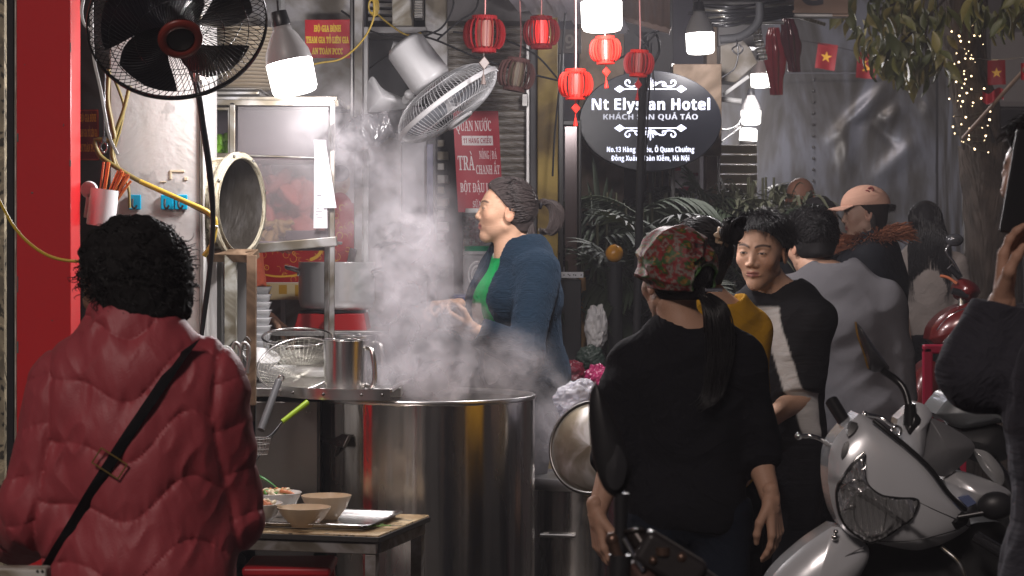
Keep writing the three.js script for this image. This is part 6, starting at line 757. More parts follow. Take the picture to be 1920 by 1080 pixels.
{ // woman with the patterned scarf
  const J = human('person in black knit top with a patterned head scarf, back turned', { H: 1.565, pos: V(X(1288, 5.9), 0, -5.9), turn: PI, sw: 0.158, fat: 0.95, yaw: 0.5, pitch: 0.02, skin: [0.40, 0.235, 0.16], headOff: V(0.035, 0, 0), face: { neck: 0.049 }, armL: { s: P(1182, 688, 5.9), e: P(1154, 852, 5.88), w: P(1118, 966, 5.8) }, armR: { s: P(1392, 692, 5.9), e: P(1420, 852, 5.92), w: P(1447, 940, 5.84) }, handL: { dir: V(0.12, -1, 0.12), nrm: V(0.9, 0.05, -0.3), side: 1, curl: 0.45 }, handR: { dir: V(0.12, -1, 0.12), nrm: V(-0.8, 0.05, -0.45), side: -1, curl: 0.42 } });
  const s = J.s; garment(J, 'black_top', { g: 0.018, sg: 0.015, hem: 0.845, sleeve: 0.62, neckR: 0.078, neckY: 1.445, neckZ: 0.0, cell: 0.0085, disp: fold(0.014, 4, 8, 8), mat: blackKnit });
  trousers(J, 'trousers', denim, { color: (x, y, z) => (x < -0.11 && Math.abs(z - 0.0) < 0.013 + 0.002 * noise(y * 30, 1, 1) ? [14, 7.5, 4] : [1, 1, 1.05]) }); shoes(J, shoeM);
  const hm = hairM([0.009, 0.008, 0.009], 0.36), tie = V(-0.02, -0.035, -0.118); hairCap(J, 0.010, -0.048, hm); sweptHair(J, 500, tie, hm, 31, -0.6, 0.013, 0.002);
  tailHair(J, 420, [tie, V(-0.03, -0.07, -0.150), V(-0.038, -0.16, -0.162), V(-0.026, -0.24, -0.168), V(-0.004, -0.31, -0.17), V(0.03, -0.335, -0.165)].map((p) => p), hm, 32, 0.044, 0.0012, 'ponytail', 0.45);
  // scarf: band of cloth wrapped over the crown, rolled edges, hair showing at the back
  const base = ell(SK[0], SK[1] + 0.004, SK[2], SK[3] + 0.016, SK[4] + 0.018, SK[5] + 0.015), gap = ell(-0.034, 0.0, -0.122, 0.052, 0.042, 0.05), pal = [[0.16, 0.012, 0.016], [0.38, 0.19, 0.03], [0.05, 0.14, 0.03], [0.34, 0.03, 0.03], [0.32, 0.26, 0.22], [0.22, 0.02, 0.022], [0.02, 0.016, 0.018]];
  const f = (x, y, z) => { let d = Math.abs(base(x, y, z) - 0.001 - 0.009 * (1 - 2 * Math.abs(noise(x * 22 + y * 10, y * 24 - z * 8, z * 15))) - 0.004 * fbm(x * 45, y * 45, z * 45, 2)) - 0.006; d = smax(d, -(y + 0.035 - (z > 0 ? 0.55 * z + 0.03 : 0.02 + 0.1 * z)), 0.006); d = smax(d, -gap(x, y, z), 0.008); return d; };
  const g = nets(f, V(-0.13, -0.09, -0.14), V(0.13, 0.16, 0.13), 0.0042, (x, y, z) => { const q = fbm(x * 42 + 5, y * 42, z * 42, 4) * 1.4 + 0.22 * Math.sin(y * 90 + x * 50 + 3 * noise(x * 30, y * 30, z * 30)), gv = Math.abs(gap(x, y, z)), cl = gv < 0.013 ? (gv < 0.007 ? [0.07, 0.20, 0.035] : [0.42, 0.36, 0.30]) : pal[Math.floor(clamp(q * 0.5 + 0.5, 0, 0.999) * 7)], k = 0.6 + 0.5 * h3(Math.floor(x * 260), Math.floor(y * 260), Math.floor(z * 260)); return cl.map((c) => c * k * 0.62); }); g.applyMatrix4(J.headM); part(J.t, 'head_scarf', g, new THREE.MeshPhysicalMaterial({ vertexColors: true, roughness: 0.6, side: THREE.DoubleSide }));
  part(J.t, 'hair_clip', bx(0.062, 0.010, 0.005, -0.03, -0.022, -0.127, 0.002).rotateY(0.15).applyMatrix4(J.headM), MT.chrome); const bd = []; const r = rng(3); for (let k = 0; k < 16; k++) bd.push(ball(0.004, -0.03 + (r() - 0.5) * 0.035, -0.042 + (r() - 0.5) * 0.02, -0.128 + (r() - 0.5) * 0.012, 8)); part(J.t, 'beaded_tie', mg(bd).applyMatrix4(J.headM), M([0.32, 0.28, 0.24], 0.3));
}
{ // woman in the yellow top
  const J = human('person in a mustard yellow top with a hair bun, behind the scarf wearer', { H: 1.63, headAt: P(1308, 488, 6.75), pos: V(X(1330, 6.75), 0, -6.75), turn: PI + 0.4, yaw: 0.15, sw: 0.16, skin: [0.42, 0.25, 0.17], headOff: V(0.03, 0, 0.02), armL: { s: P(1290, 615, 6.6), e: P(1262, 830, 6.6), w: P(1250, 950, 6.6) }, armR: { s: P(1384, 642, 6.8), e: P(1408, 810, 6.75), w: P(1390, 900, 6.5) } });
  garment(J, 'yellow_top', { g: 0.022, hem: 0.78, sleeve: 0.85, neckR: 0.10, neckY: 1.44, neckZ: 0.01, disp: fold(0.007, 4, 8, 11), mat: cloth([0.46, 0.24, 0.015], 0.8) }); trousers(J, 'trousers', darkPants); shoes(J, shoeM);
  const hm = hairM([0.012, 0.010, 0.0105], 0.36), tie = V(-0.01, 0.07, -0.125); hairCap(J, 0.010, -0.075, hm); sweptHair(J, 800, tie, hm, 41, -0.62, 0.014, 0.003);
  const bun = (x, y, z) => Math.hypot(x + 0.01, (y - 0.085) * 1.05, z + 0.158) - 0.036 - 0.008 * noise(x * 40, y * 40, z * 40); const g = nets(bun, V(-0.08, 0.02, -0.23), V(0.06, 0.15, -0.09), 0.005); g.deleteAttribute('color'); g.applyMatrix4(J.headM); part(J.t, 'hair_bun', g, hm); tailHair(J, 120, [V(-0.03, 0.06, -0.15), V(-0.035, 0.12, -0.17), V(0.02, 0.115, -0.19), V(0.025, 0.06, -0.18), V(-0.03, 0.05, -0.17)], hm, 42, 0.02, 0.0014, 'bun_strands');
  const sc = tor(0.024, 0.011, 10, 40), sp = sc.attributes.position; for (let i = 0; i < sp.count; i++) { const a = Math.atan2(sp.getY(i), sp.getX(i)), k = 1 + 0.12 * Math.sin(a * 9); sp.setXYZ(i, sp.getX(i) * k, sp.getY(i) * k, sp.getZ(i) * (1.1 + 0.3 * Math.cos(a * 7))); } sc.computeVertexNormals(); part(J.t, 'scrunchie', sc.rotateX(-0.3).translate(-0.01, 0.072, -0.122).applyMatrix4(J.headM), M([0.36, 0.26, 0.17], 0.6));
}
{ // young man in black and white t-shirt
  const J = human('person with short dark hair in a black t-shirt with a white front stripe', { H: 1.66, pos: V(X(1455, 7.35), 0, -7.35), turn: -0.72, sw: 0.172, yaw: 0.28, pitch: 0.12, roll: -0.05, faceCell: 0.003, skin: [0.52, 0.32, 0.225], headAt: P(1427, 474, 7.28), face: { open: 0.0058, jaw: 0.98, lip: [0.34, 0.13, 0.12], brow: 0.9, gaze: 0 }, headSize: 1.03, armL: { s: P(1488, 596, 7.3), e: P(1497, 745, 7.25), w: P(1425, 800, 7.1) }, armR: { s: P(1395, 585, 7.3), e: P(1380, 745, 7.35), w: P(1360, 850, 7.2) }, handL: { dir: V(-1, -0.3, 0.2), nrm: V(0, 0, -1), side: -1, curl: 0.4 } });
  const S2 = J.s; garment(J, 'striped_tshirt', { g: 0.020, sg: 0.016, hem: 0.74, sleeve: 0.43, neckR: 0.083, neckY: 1.442, neckZ: 0.022, k: 0.07, cell: 0.0068, disp: fold(0.012, 4, 7, 14), mat: cloth([1, 1, 1], 0.8), color: (x, y, z) => { const e = 0.006 * noise(y * 7, 3, 1), u = x - e - 0.3 * (1.345 * S2 - y); const k = sst(-0.003, 0.003, z) * sst(0.026, 0.032, u) * (1 - sst(0.082, 0.088, u)) * (1 - sst(1.345 * S2, 1.352 * S2, y)); return [lerp(0.011, 0.50, k), lerp(0.011, 0.49, k), lerp(0.013, 0.48, k)]; } });
  trousers(J, 'trousers', darkPants); shoes(J, shoeM); const hm = hairM([0.010, 0.009, 0.0095], 0.4); hairCap(J, 0.007, -0.03, hm, ell(0, 0.075, 0.0, 0.066, 0.052, 0.085)); shortHair(J, 3000, hm, 51, 0.036, (a, e) => V(0.5, -0.45, 0.8 * Math.cos(a) + 0.3), -0.12, 0.0012);
}
{ // man in grey
  const J = human('person in a plain grey sweater seen from behind, right of the young man', { H: 1.715, pos: V(X(1588, 8.0), 0, -8.0), turn: PI - 0.15, sw: 0.188, fat: 1.08, yaw: 0.55, pitch: 0.12, skin: [0.42, 0.25, 0.175], headAt: P(1520, 462, 8.05), lean: V(0.05, 0, 0), armL: { e: P(1478, 830, 8.0), w: P(1470, 950, 7.9) }, armR: { s: P(1665, 590, 7.98), e: P(1690, 800, 8.0), w: P(1690, 960, 7.95) }, handR: { dir: V(0, -1, 0.1), nrm: V(-1, 0, 0), side: -1, curl: 0.4 }, handL: { dir: V(0, -1, 0.1), nrm: V(1, 0, 0), side: 1, curl: 0.4 } });
  garment(J, 'grey_sweater', { g: 0.022, sg: 0.020, hem: 0.68, sleeve: 0.93, neckR: 0.068, neckY: 1.455, neckZ: 0.0, disp: fold(0.013, 3.5, 6, 17), mat: cloth([0.165, 0.160, 0.172], 0.9, { bumpMap: rp(knit, 2.2), bumpScale: 0.004 }) }); trousers(J, 'trousers', darkPants); shoes(J, shoeM);
  const hm = hairM([0.010, 0.009, 0.0095], 0.42); hairCap(J, 0.010, -0.05, hm, ell(0, 0.075, -0.01, 0.083, 0.062, 0.1)); shortHair(J, 2600, hm, 61, 0.045, (a, e) => V(0.3, 0.35, -0.3 + Math.cos(a)), -0.3, 0.0015);
}
{ // capped woman with fur collar
  const J = human('person in a peach baseball cap and dark coat with an orange fur collar', { H: 1.70, pos: V(X(1628, 10.3), 0.13, -10.3), turn: -PI / 2 - 0.1, fat: 1.2, yaw: 0.1, pitch: 0.05, skin: [0.42, 0.26, 0.19] });
  const s = J.s; garment(J, 'dark_coat', { g: 0.04, sg: 0.03, hem: 0.45, sleeve: 0.93, cell: 0.013, disp: fold(0.01, 4, 6, 19), mat: cloth([0.010, 0.011, 0.015], 0.75) }); trousers(J, 'trousers', darkPants); shoes(J, shoeM);
  const r = rng(71), cs = []; for (let k = 0; k < 1100; k++) { const a = r() * 2 * PI, q = r(), R = 0.10 + 0.05 * q, p = V(Math.sin(a) * R, 1.455 * s - 0.055 * q + 0.03 * Math.cos(a) * -1, -0.03 + Math.cos(a) * R * 0.9), n = V(Math.sin(a), 0.35 + (r() - 0.5), Math.cos(a)).normalize(); const l = 0.05 + r() * 0.04; cs.push([0, 0.35, 0.7, 1].map((t) => p.clone().addScaledVector(n, l * t).add(V((r() - 0.5) * 0.012, -0.02 * t * t, (r() - 0.5) * 0.012)))); } part(J.t, 'fur_collar', strandGeo(cs, 0.0028, 0.0008), M([0.26, 0.085, 0.035], 0.75));
  const hm = hairM([0.018, 0.012, 0.010]); hairCap(J, 0.008, -0.08, hm); tailHair(J, 90, [V(0, 0.03, -0.10), V(0.0, 0.03, -0.13), V(0.0, 0.0, -0.135)], hm, 72, 0.03, 0.002, 'ponytail'); tailHair(J, 90, [V(0.075, 0.0, -0.03), V(0.082, -0.06, -0.03), V(0.08, -0.13, -0.03)], hm, 73, 0.014, 0.0018, 'side_hair');
  const crown = surf((u, v) => { const a = u * 2 * PI, e = v * PI / 2, k = 0.018; return V(Math.sin(a) * Math.cos(e) * (SK[3] + k), 0.045 + Math.sin(e) * 0.095, SK[2] + Math.cos(a) * Math.cos(e) * (SK[5] + k)); }, 40, 14), brim = surf((u, v) => { const a = lerp(-0.95, 0.95, u), R0 = SK[5] + 0.016, o = v * 0.085 * Math.cos(a * 0.9); return V(Math.sin(a) * (SK[3] + 0.018 + v * 0.01), 0.046 - 0.012 * v - 0.02 * (1 - Math.cos(a)) * v, SK[2] + Math.cos(a) * R0 + o); }, 20, 6);
  part(J.t, 'cap', mg([crown, brim, brim.clone().translate(0, -0.004, 0)]).applyMatrix4(J.headM), cloth([0.58, 0.33, 0.24], 0.7)); const em = []; for (const [x, y] of [[0.03, 0.115], [0.05, 0.10], [0.045, 0.085], [0.06, 0.09]]) em.push(tor(0.011, 0.005, 6, 14).rotateY(PI / 2 - 0.4).translate(SK[3] * 0.86 + (0.1 - y) * 0.3, y, x - 0.06)); part(J.t, 'cap_emblem', mg(em).applyMatrix4(J.headM), M([0.20, 0.03, 0.025], 0.6));
}
{ // long straight hair, back turned
  const J = human('person with long straight black hair in a pale sleeveless top, back turned', { H: 1.67, pos: V(X(1735, 12), 0.13, -12), turn: PI, sw: 0.16, fat: 1.05, skin: [0.40, 0.24, 0.17], armL: { e: P(1684, 560, 12), w: P(1700, 640, 11.8) }, armR: { e: P(1806, 570, 12), w: P(1800, 650, 11.8) } });
  const s = J.s; garment(J, 'pale_top', { g: 0.016, sg: 0.012, hem: 0.84, sleeve: 0.8, arms: 'R', cell: 0.012, disp: fold(0.006, 5, 7, 23), mat: cloth([0.26, 0.23, 0.215], 0.85) }); trousers(J, 'trousers', darkPants, { g: 0.02, top: 0.95 }); shoes(J, shoeM);
  const hm = hairM([0.008, 0.007, 0.008], 0.35); hairCap(J, 0.014, -0.1, hm); const r = rng(81), cs = []; for (let k = 0; k < 900; k++) { const a = PI + (r() - 0.5) * 3.0, q = scalp(a, lerp(0.0, 1.25, r()), 0.012), x1 = clamp(q.x * 1.25, -0.10, 0.10) + (r() - 0.5) * 0.03, end = -0.30 - r() * 0.13, pts = []; for (let j = 0; j <= 9; j++) { const t = j / 9; pts.push(V(lerp(q.x, x1, sst(0, 0.5, t)) + 0.006 * Math.sin(t * 5 + k), lerp(q.y, end, t), lerp(q.z, -0.128 - r() * 0.02, sst(0, 0.35, t)))); } cs.push(pts); } hairPart(J, cs, 0.0022, hm, 'long_hair');
}
{ // two more heads in the crowd
  const J = human('tall bald person in dark clothes against the metal hoarding', { H: 1.82, pos: V(X(1500, 11.9), 0.13, -11.9), turn: PI - 0.4, skin: [0.36, 0.17, 0.11] }); garment(J, 'dark_shirt', { hem: 0.8, cell: 0.014, mat: blackKnit }); trousers(J, 'trousers', darkPants); shoes(J, shoeM);
  const K = human('person with dark hair and pink face mask half hidden by the grey sweater', { H: 1.66, pos: V(X(1530, 10.9), 0.13, -10.9), turn: 0.9, yaw: 0.3, pitch: 0.1 }); garment(K, 'dark_jacket', { hem: 0.8, cell: 0.013, mat: blackKnit, g: 0.03 }); trousers(K, 'trousers', darkPants); shoes(K, shoeM); const hm = hairM(); hairCap(K, 0.012, -0.11, hm); tailHair(K, 200, [V(0.07, 0.04, -0.02), V(0.09, -0.06, -0.01), V(0.09, -0.18, 0.01)], hm, 91, 0.035, 0.0022, 'side_hair');
  const mk = surf((u, v) => { const a = lerp(-1.25, 1.25, u), y = lerp(-0.105, -0.012, v); return V(Math.sin(a) * 0.067, y, 0.018 + Math.cos(a) * (0.083 - 0.012 * Math.abs(v - 0.55) * 2)); }, 20, 8).applyMatrix4(K.headM); part(K.t, 'face_mask', mk, M([0.62, 0.34, 0.30], 0.7));
}
{ // photographer at the right edge
  const J = human('person in a dark puffy jacket raising a black phone at the right edge', { H: 1.66, pos: V(X(2080, 4.05), 0, -4.1), headAt: P(1968, 335, 4.25), turn: PI + 0.75, fat: 1.15, yaw: 0.1, skin: [0.46, 0.26, 0.18], armL: { s: P(2010, 640, 4.2), e: P(1842, 692, 4.15), w: P(1880, 566, 4.15) }, armR: { e: P(2150, 760, 4.1), w: P(2040, 600, 4.2) }, handL: { dir: V(0.14, 1, -0.12), nrm: V(0.75, 0.05, 0.4), side: -1, curl: 0.42, size: 0.98 } });
  const dq = (x, y, z) => { const q = Math.abs(Math.sin((y + 0.02 * Math.sin(x * 14)) / 0.075 * PI)); return 0.002 * Math.pow(q, 0.5) + fold(0.010, 7, 10, 27)(x, y, z) + 0.003 * fbm(x * 30, y * 18 - x * 20, z * 30, 3); }; garment(J, 'puffy_jacket', { g: 0.034, sg: 0.026, hem: 0.5, sleeve: 0.97, cell: 0.0075, disp: dq, mat: M([0.032, 0.031, 0.040], 0.85, 0, { specularIntensity: 0.4, sheen: 0.5, sheenColor: new THREE.Color(0.3, 0.3, 0.36), bumpMap: rp(crinkle, 0.6), bumpScale: 0.005 }) });
  trousers(J, 'trousers', darkPants); shoes(J, shoeM); const hm = hairM(); hairCap(J, 0.022, -0.1, hm); shortHair(J, 1400, hm, 95, 0.035, () => V(0, -1, -0.3));
  const ph = thing('mobile_phone', 'large black mobile phone in the raised hand at the right edge', 'phone', P(1903, 440, 4.17)); ph.rotation.z = -0.17; part(ph, 'phone_body', bx(0.078, 0.20, 0.011, 0.008, 0.10, 0, 0.005), MT.black); part(ph, 'camera_block', bx(0.03, 0.034, 0.004, 0.022, 0.168, 0.0065, 0.002), MT.black);
  const cp = thing('peaked_hat', 'white glossy hat peak beside the phone at the right edge', 'cap', P(1905, 300, 4.3)); part(cp, 'cap_peak', shell([[-0.026, -0.028], [-0.012, 0.022], [0.02, 0.045], [0.04, 0.04], [0.02, 0.0], [-0.015, -0.03]], (x, y, t) => 0.015 * (1 - t * t), 0.006), M([0.75, 0.74, 0.74], 0.25, 0, { clearcoat: 0.6 }));
}

// ================================================================ motor scooters
function gridPatch(outline, f, c) {                      // a relief over an outline, sampled on a square grid
  const o = new THREE.SplineCurve([...outline, outline[0]].map((p) => new THREE.Vector2(p[0], p[1]))).getPoints(90), xs = o.map((p) => p.x), ys = o.map((p) => p.y), x0 = Math.min(...xs), y0 = Math.min(...ys), nx = Math.ceil((Math.max(...xs) - x0) / c), ny = Math.ceil((Math.max(...ys) - y0) / c), pos = [], idx = [];
  const inside = (x, y) => { let q = false; for (let i = 0, j = o.length - 1; i < o.length; j = i++) if ((o[i].y > y) !== (o[j].y > y) && x < (o[j].x - o[i].x) * (y - o[i].y) / (o[j].y - o[i].y) + o[i].x) q = !q; return q; };
  for (let j = 0; j <= ny; j++) for (let i = 0; i <= nx; i++) { const x = x0 + i * c, y = y0 + j * c; pos.push(x, y, f(x, y)); }
  for (let j = 0; j < ny; j++) for (let i = 0; i < nx; i++) if (inside(x0 + (i + 0.5) * c, y0 + (j + 0.5) * c)) { const a = j * (nx + 1) + i; idx.push(a, a + 1, a + nx + 1, a + 1, a + nx + 2, a + nx + 1); }
  const g = new THREE.BufferGeometry(); g.setAttribute('position', new THREE.Float32BufferAttribute(pos, 3)); g.setIndex(idx); g.computeVertexNormals(); return clean(g);
}
{
  const d0 = 5.25, k = S(d0), ox = 1680, oy = 900, q = (l) => l.map(([x, y]) => [(x - ox) * k, (oy - y) * k]);
  const t = thing('scooter', 'silver scooter with large wedge headlight at the lower right', 'scooter', P(ox, oy, d0)); t.position.y = 0; const Z = (z) => z, up = EYE + (HORIZON - oy) * k;
  const put = (n, g, m, z = 0) => part(t, n, g.translate(0, up, z), m);
  const silver = M([0.72, 0.73, 0.75], 0.26, 0.35, { clearcoat: 0.9, clearcoatRoughness: 0.12 }), silver2 = M([0.60, 0.60, 0.61], 0.32, 0.5, { clearcoat: 0.6, clearcoatRoughness: 0.2 }), greyP = M([0.13, 0.13, 0.135], 0.4), blk = M([0.014, 0.014, 0.015], 0.3), chrome = M([0.75, 0.74, 0.72], 0.12, 1);
  const hx = (1640 - ox) * k, hy = (oy - 915) * k, B = (x, y) => { const c = 0.84, s = 0.54, u = (x - hx) * c - (y - hy) * s, v = (x - hx) * s + (y - hy) * c; return 0.17 * Math.sqrt(Math.max(0.04, 1 - (u / 0.29) ** 2 - (v / 0.235) ** 2)) - 0.05 - 0.016 * sst(0.006, -0.006, v + 0.03 + 0.3 * u * u); };
  const fairing = [[1605, 774], [1626, 783], [1676, 820], [1722, 858], [1771, 919], [1802, 951], [1817, 973], [1809, 993], [1733, 1025], [1690, 1025], [1626, 1010], [1590, 1000], [1566, 974], [1551, 929], [1545, 872], [1552, 831], [1574, 801]];
  put('front_fairing', shell(q(fairing), (x, y, tt) => B(x, y) - 0.03 * Math.pow(tt, 10), 0.10, [(1660 - ox) * k, (oy - 910) * k], 26), silver);
  const head = [[1607, 844], [1605, 862], [1609, 896], [1634, 918], [1668, 924], [1701, 928], [1694, 954], [1670, 978], [1626, 1005], [1592, 991], [1570, 967], [1560, 932], [1562, 901], [1583, 866]], cx = (1612 - ox) * k, cy = (oy - 938) * k;
  const grow = (l, f) => l.map(([x, y]) => [cx + (x - cx) * f, cy + (y - cy) * f]);
  put('headlight_surround', shell(grow(q(head), 1.045), (x, y, tt) => B(x, y) + 0.004 - 0.003 * Math.pow(tt, 12), 0.02, [cx, cy], 18), blk);
  put('headlight_rim', (() => { const c = new THREE.SplineCurve([...grow(q(head), 1.005), grow(q(head), 1.005)[0]].map((p) => new THREE.Vector2(p[0], p[1]))), l = c.getSpacedPoints(90).map((p) => V(p.x, p.y, B(p.x, p.y) + 0.007)); return tube(l, 0.0042, 6, 180); })(), blk); put('headlight_edge', (() => { const c = new THREE.SplineCurve([...grow(q(head), 1.05), grow(q(head), 1.05)[0]].map((p) => new THREE.Vector2(p[0], p[1]))), l = c.getSpacedPoints(90).map((p) => V(p.x, p.y, B(p.x, p.y) + 0.004)); return tube(l, 0.002, 6, 180); })(), chrome);
  const facet = (x, y) => { const rx = (x - (1618 - ox) * k) / k, ry = (y - (oy - 950) * k) / k, r = Math.hypot(rx, ry), inB = sst(50, 44, r); return inB * (-0.004 + 0.010 * (r / 48) ** 2 + 0.0014 * Math.sin(rx * 0.6 + ry * 0.1)) + (1 - inB) * (0.0042 * Math.sin(rx * 0.2 + ry * 0.08) + 0.0012 * Math.sin(rx * 0.7)); };
  put('headlight_reflector', gridPatch(grow(q(head), 1.0), (x, y) => B(x, y) + 0.013 + facet(x, y), 0.0022), M([0.78, 0.78, 0.78], 0.12, 0.85));
  const arc = (pts, r = 0.0018) => tube(pts.map(([x, y]) => { const a = (x - ox) * k, b = (oy - y) * k; return V(a, b, B(a, b) + 0.019); }), r, 6, 40); put('headlight_divider', mg([arc([[1563, 906], [1578, 893], [1596, 888], [1610, 898]]), arc([[1586, 935], [1590, 965], [1605, 985], [1624, 1000]], 0.0014), arc([[1643, 922], [1645, 950], [1640, 990]], 0.0014), arc([[1566, 945], [1585, 940], [1590, 935]], 0.0014)]), chrome);
  put('headlight_lens', shell(q(head), (x, y, tt) => B(x, y) + 0.026 - 0.016 * Math.pow(tt, 8), 0.001, [cx, cy], 20), M([0.97, 0.97, 0.97], 0.02, 0, { transmission: 1, thickness: 0 }));
  for (const o of [[[1587, 786], [1598, 789], [1592, 802], [1579, 812], [1580, 800]], [[1572, 826], [1580, 822], [1576, 840], [1566, 852], [1567, 838]]]) put('vent_slot', shell(q(o), (x, y) => B(x, y) + 0.002, 0.003, undefined, 4), blk);
  put('trim_line', tube([[1628, 783], [1652, 803], [1690, 834], [1730, 872], [1765, 918], [1800, 950]].map(([x, y]) => { const a = (x - ox) * k, b = (oy - y) * k; return V(a, b, B(a, b) + 0.001); }), 0.006, 8, 60), blk);
  put('panel_gap', mg([arc([[1703, 930], [1740, 948], [1780, 966], [1812, 985]], 0.0013), arc([[1632, 1007], [1690, 1006], [1740, 996], [1790, 985]], 0.0012)].map((g) => g.translate(0, 0, -0.0195))), blk);
  put('front_fender', shell(q([[1557, 984], [1583, 990], [1612, 1011], [1625, 1026], [1622, 1052], [1600, 1090], [1560, 1150], [1470, 1190], [1420, 1160], [1440, 1085], [1498, 1025]]), (x, y, tt) => 0.075 * Math.sqrt(1 - 0.92 * tt * tt) + 0.01, 0.09, undefined, 18), silver); put('fender_crease', tube([[1614, 1018], [1560, 1045], [1500, 1085]].map(([x, y], i) => V((x - ox) * k, (oy - y) * k, 0.062 + i * 0.008)), 0.0016, 6), greyP); put('fender_clip', mg([ball(0.008, (1557 - ox) * k, (oy - 1000) * k, 0.07, 10), ball(0.006, (1559 - ox) * k, (oy - 990) * k, 0.07, 10)]), chrome);
  put('handlebar_housing', shell(q([[1682, 785], [1720, 755], [1746, 775], [1738, 803], [1728, 858], [1703, 846], [1681, 811]]), (x, y, tt) => 0.045 * (1 - tt * tt) + 0.01, 0.08, undefined, 12), silver); put('housing_recess', shell(q([[1690, 792], [1708, 770], [1722, 792], [1700, 812]]), (x, y, tt) => 0.058 * (1 - 0.2 * tt * tt), 0.02, undefined, 6), blk);
  put('inner_shield', shell(q([[1739, 781], [1777, 797], [1826, 836], [1792, 880], [1760, 892], [1728, 858]]), (x, y, tt) => 0.01 + 0.035 * (1 - tt * tt), 0.04, undefined, 10), greyP); put('side_cover', shell(q([[1770, 900], [1793, 885], [1850, 900], [1890, 918], [1888, 935], [1815, 968], [1790, 945]]), (x, y, tt) => 0.05 * (1 - tt * tt) + 0.0, 0.08, undefined, 10), silver2); put('sticker', shell(q([[1790, 930], [1808, 924], [1822, 938], [1806, 946]]), () => 0.054, 0.003, undefined, 2, false), M([0.10, 0.13, 0.25], 0.5));
  put('mirror', shell(q([[1606, 604], [1616, 616], [1640, 650], [1662, 680], [1667, 692], [1652, 697], [1632, 694], [1622, 664], [1610, 630]]), (x, y, tt) => 0.022 * (1 - tt * tt), 0.03, undefined, 8), M([0.05, 0.05, 0.055], 0.2, 0, { clearcoat: 0.8 })); put('mirror_stem', mg([tube([V((1655 - ox) * k, (oy - 694) * k, 0), V((1680 - ox) * k, (oy - 712) * k, 0.0), V((1693 - ox) * k, (oy - 728) * k, 0.01), V((1700 - ox) * k, (oy - 760) * k, 0.03), V((1700 - ox) * k, (oy - 800) * k, 0.05)], 0.0085, 8), cyl(0.018, 0.013, 0.05, (1701 - ox) * k, (oy - 775) * k, 0.04)]), blk);
  put('grip', rod(V((1596 - ox) * k, (oy - 808) * k, -0.02), V((1568 - ox) * k, (oy - 756) * k, -0.08), 0.016, 0.0165, 18), blk); put('brake_lever', mg([tube([V((1556 - ox) * k, (oy - 836) * k, 0.0), V((1540 - ox) * k, (oy - 824) * k, 0.01), V((1520 - ox) * k, (oy - 817) * k, 0.01), V((1498 - ox) * k, (oy - 818) * k, 0.0)], 0.0055, 8), ball(0.0095, (1497 - ox) * k, (oy - 818) * k, 0, 12)]), chrome); put('clutch_lever', mg([tube([V((1623 - ox) * k, (oy - 777) * k, 0.0), V((1650 - ox) * k, (oy - 783) * k, 0.0), V((1676 - ox) * k, (oy - 800) * k, 0.02)], 0.005, 8), ball(0.008, (1622 - ox) * k, (oy - 777) * k, 0, 12), tor(0.011, 0.004, 6, 20).translate((1677 - ox) * k, (oy - 806) * k, 0.03)]), chrome);
  put('indicator_base', shell(q([[1748, 974], [1788, 955], [1806, 962], [1800, 978], [1778, 986]]), (x, y, tt) => 0.085 - 0.02 * tt, 0.03, undefined, 5), blk); put('indicator', ell3(0.043, 0.034, 0.03, (1853 - ox) * k, (oy - 941) * k, 0.08), M([0.02, 0.02, 0.022], 0.45)); put('indicator_stem', rod(V((1784 - ox) * k, (oy - 962) * k, 0.08), V((1835 - ox) * k, (oy - 952) * k, 0.09), 0.007), blk);
  put('right_grip', mg([rod(V((1822 - ox) * k, (oy - 1002) * k, 0.05), V((1900 - ox) * k, (oy - 1048) * k, 0.14), 0.015), cyl(0.018, 0.018, 0.012, 0, 0, 0).rotateZ(1.0).translate((1897 - ox) * k, (oy - 1046) * k, 0.138)]), M([0.02, 0.02, 0.022], 0.2, 0, { clearcoat: 1 })); put('grip_end', cyl(0.016, 0.016, 0.01).rotateZ(1.0).translate((1905 - ox) * k, (oy - 1051) * k, 0.145), chrome); put('cable', tube([V((1760 - ox) * k, (oy - 1022) * k, 0.03), V((1790 - ox) * k, (oy - 1050) * k, 0.05), V((1806 - ox) * k, (oy - 1090) * k, 0.05)], 0.005, 8), MT.alu);
  put('leg_shield', shell(q([[1640, 1000], [1760, 1010], [1850, 985], [1900, 1010], [1900, 1200], [1700, 1300], [1620, 1180], [1622, 1040]]), (x, y, tt) => -0.06 + 0.02 * (1 - tt), 0.1, undefined, 8), M([0.02, 0.02, 0.021], 0.5));
  put('visor_shard', shell(q([[1826, 842], [1856, 850], [1882, 880], [1886, 905], [1874, 910], [1845, 880]]), (x, y, tt) => -0.02 + 0.02 * (1 - tt * tt), 0.006, undefined, 6), M([0.5, 0.5, 0.5], 0.1, 0.2, { transmission: 0.4, thickness: 0 }));
  const tyre = part(t, 'front_wheel', mg([tor(0.215, 0.042, 14, 48), tor(0.15, 0.012, 8, 40)]).rotateY(0.7), MT.rubber); tyre.position.set((1540 - ox) * k, 0.257, -0.02); part(t, 'fork', mg([rod(V((1600 - ox) * k, 0.75, -0.08), V((1545 - ox) * k, 0.26, -0.02), 0.024)]), MT.darkSteel); part(t, 'rear_body', mg([bx(0.3, 0.35, 1.0, 0.3, 0.52, -0.75, 0.08)]).rotateY(-0.25), silver2); const rw = part(t, 'rear_wheel', tor(0.215, 0.05, 14, 48).rotateY(0.95), MT.rubber); rw.position.set(0.52, 0.265, -1.15);
}
function ell3(a, b, c, x, y, z) { return new THREE.SphereGeometry(1, 24, 18).scale(a, b, c).translate(x, y, z); }
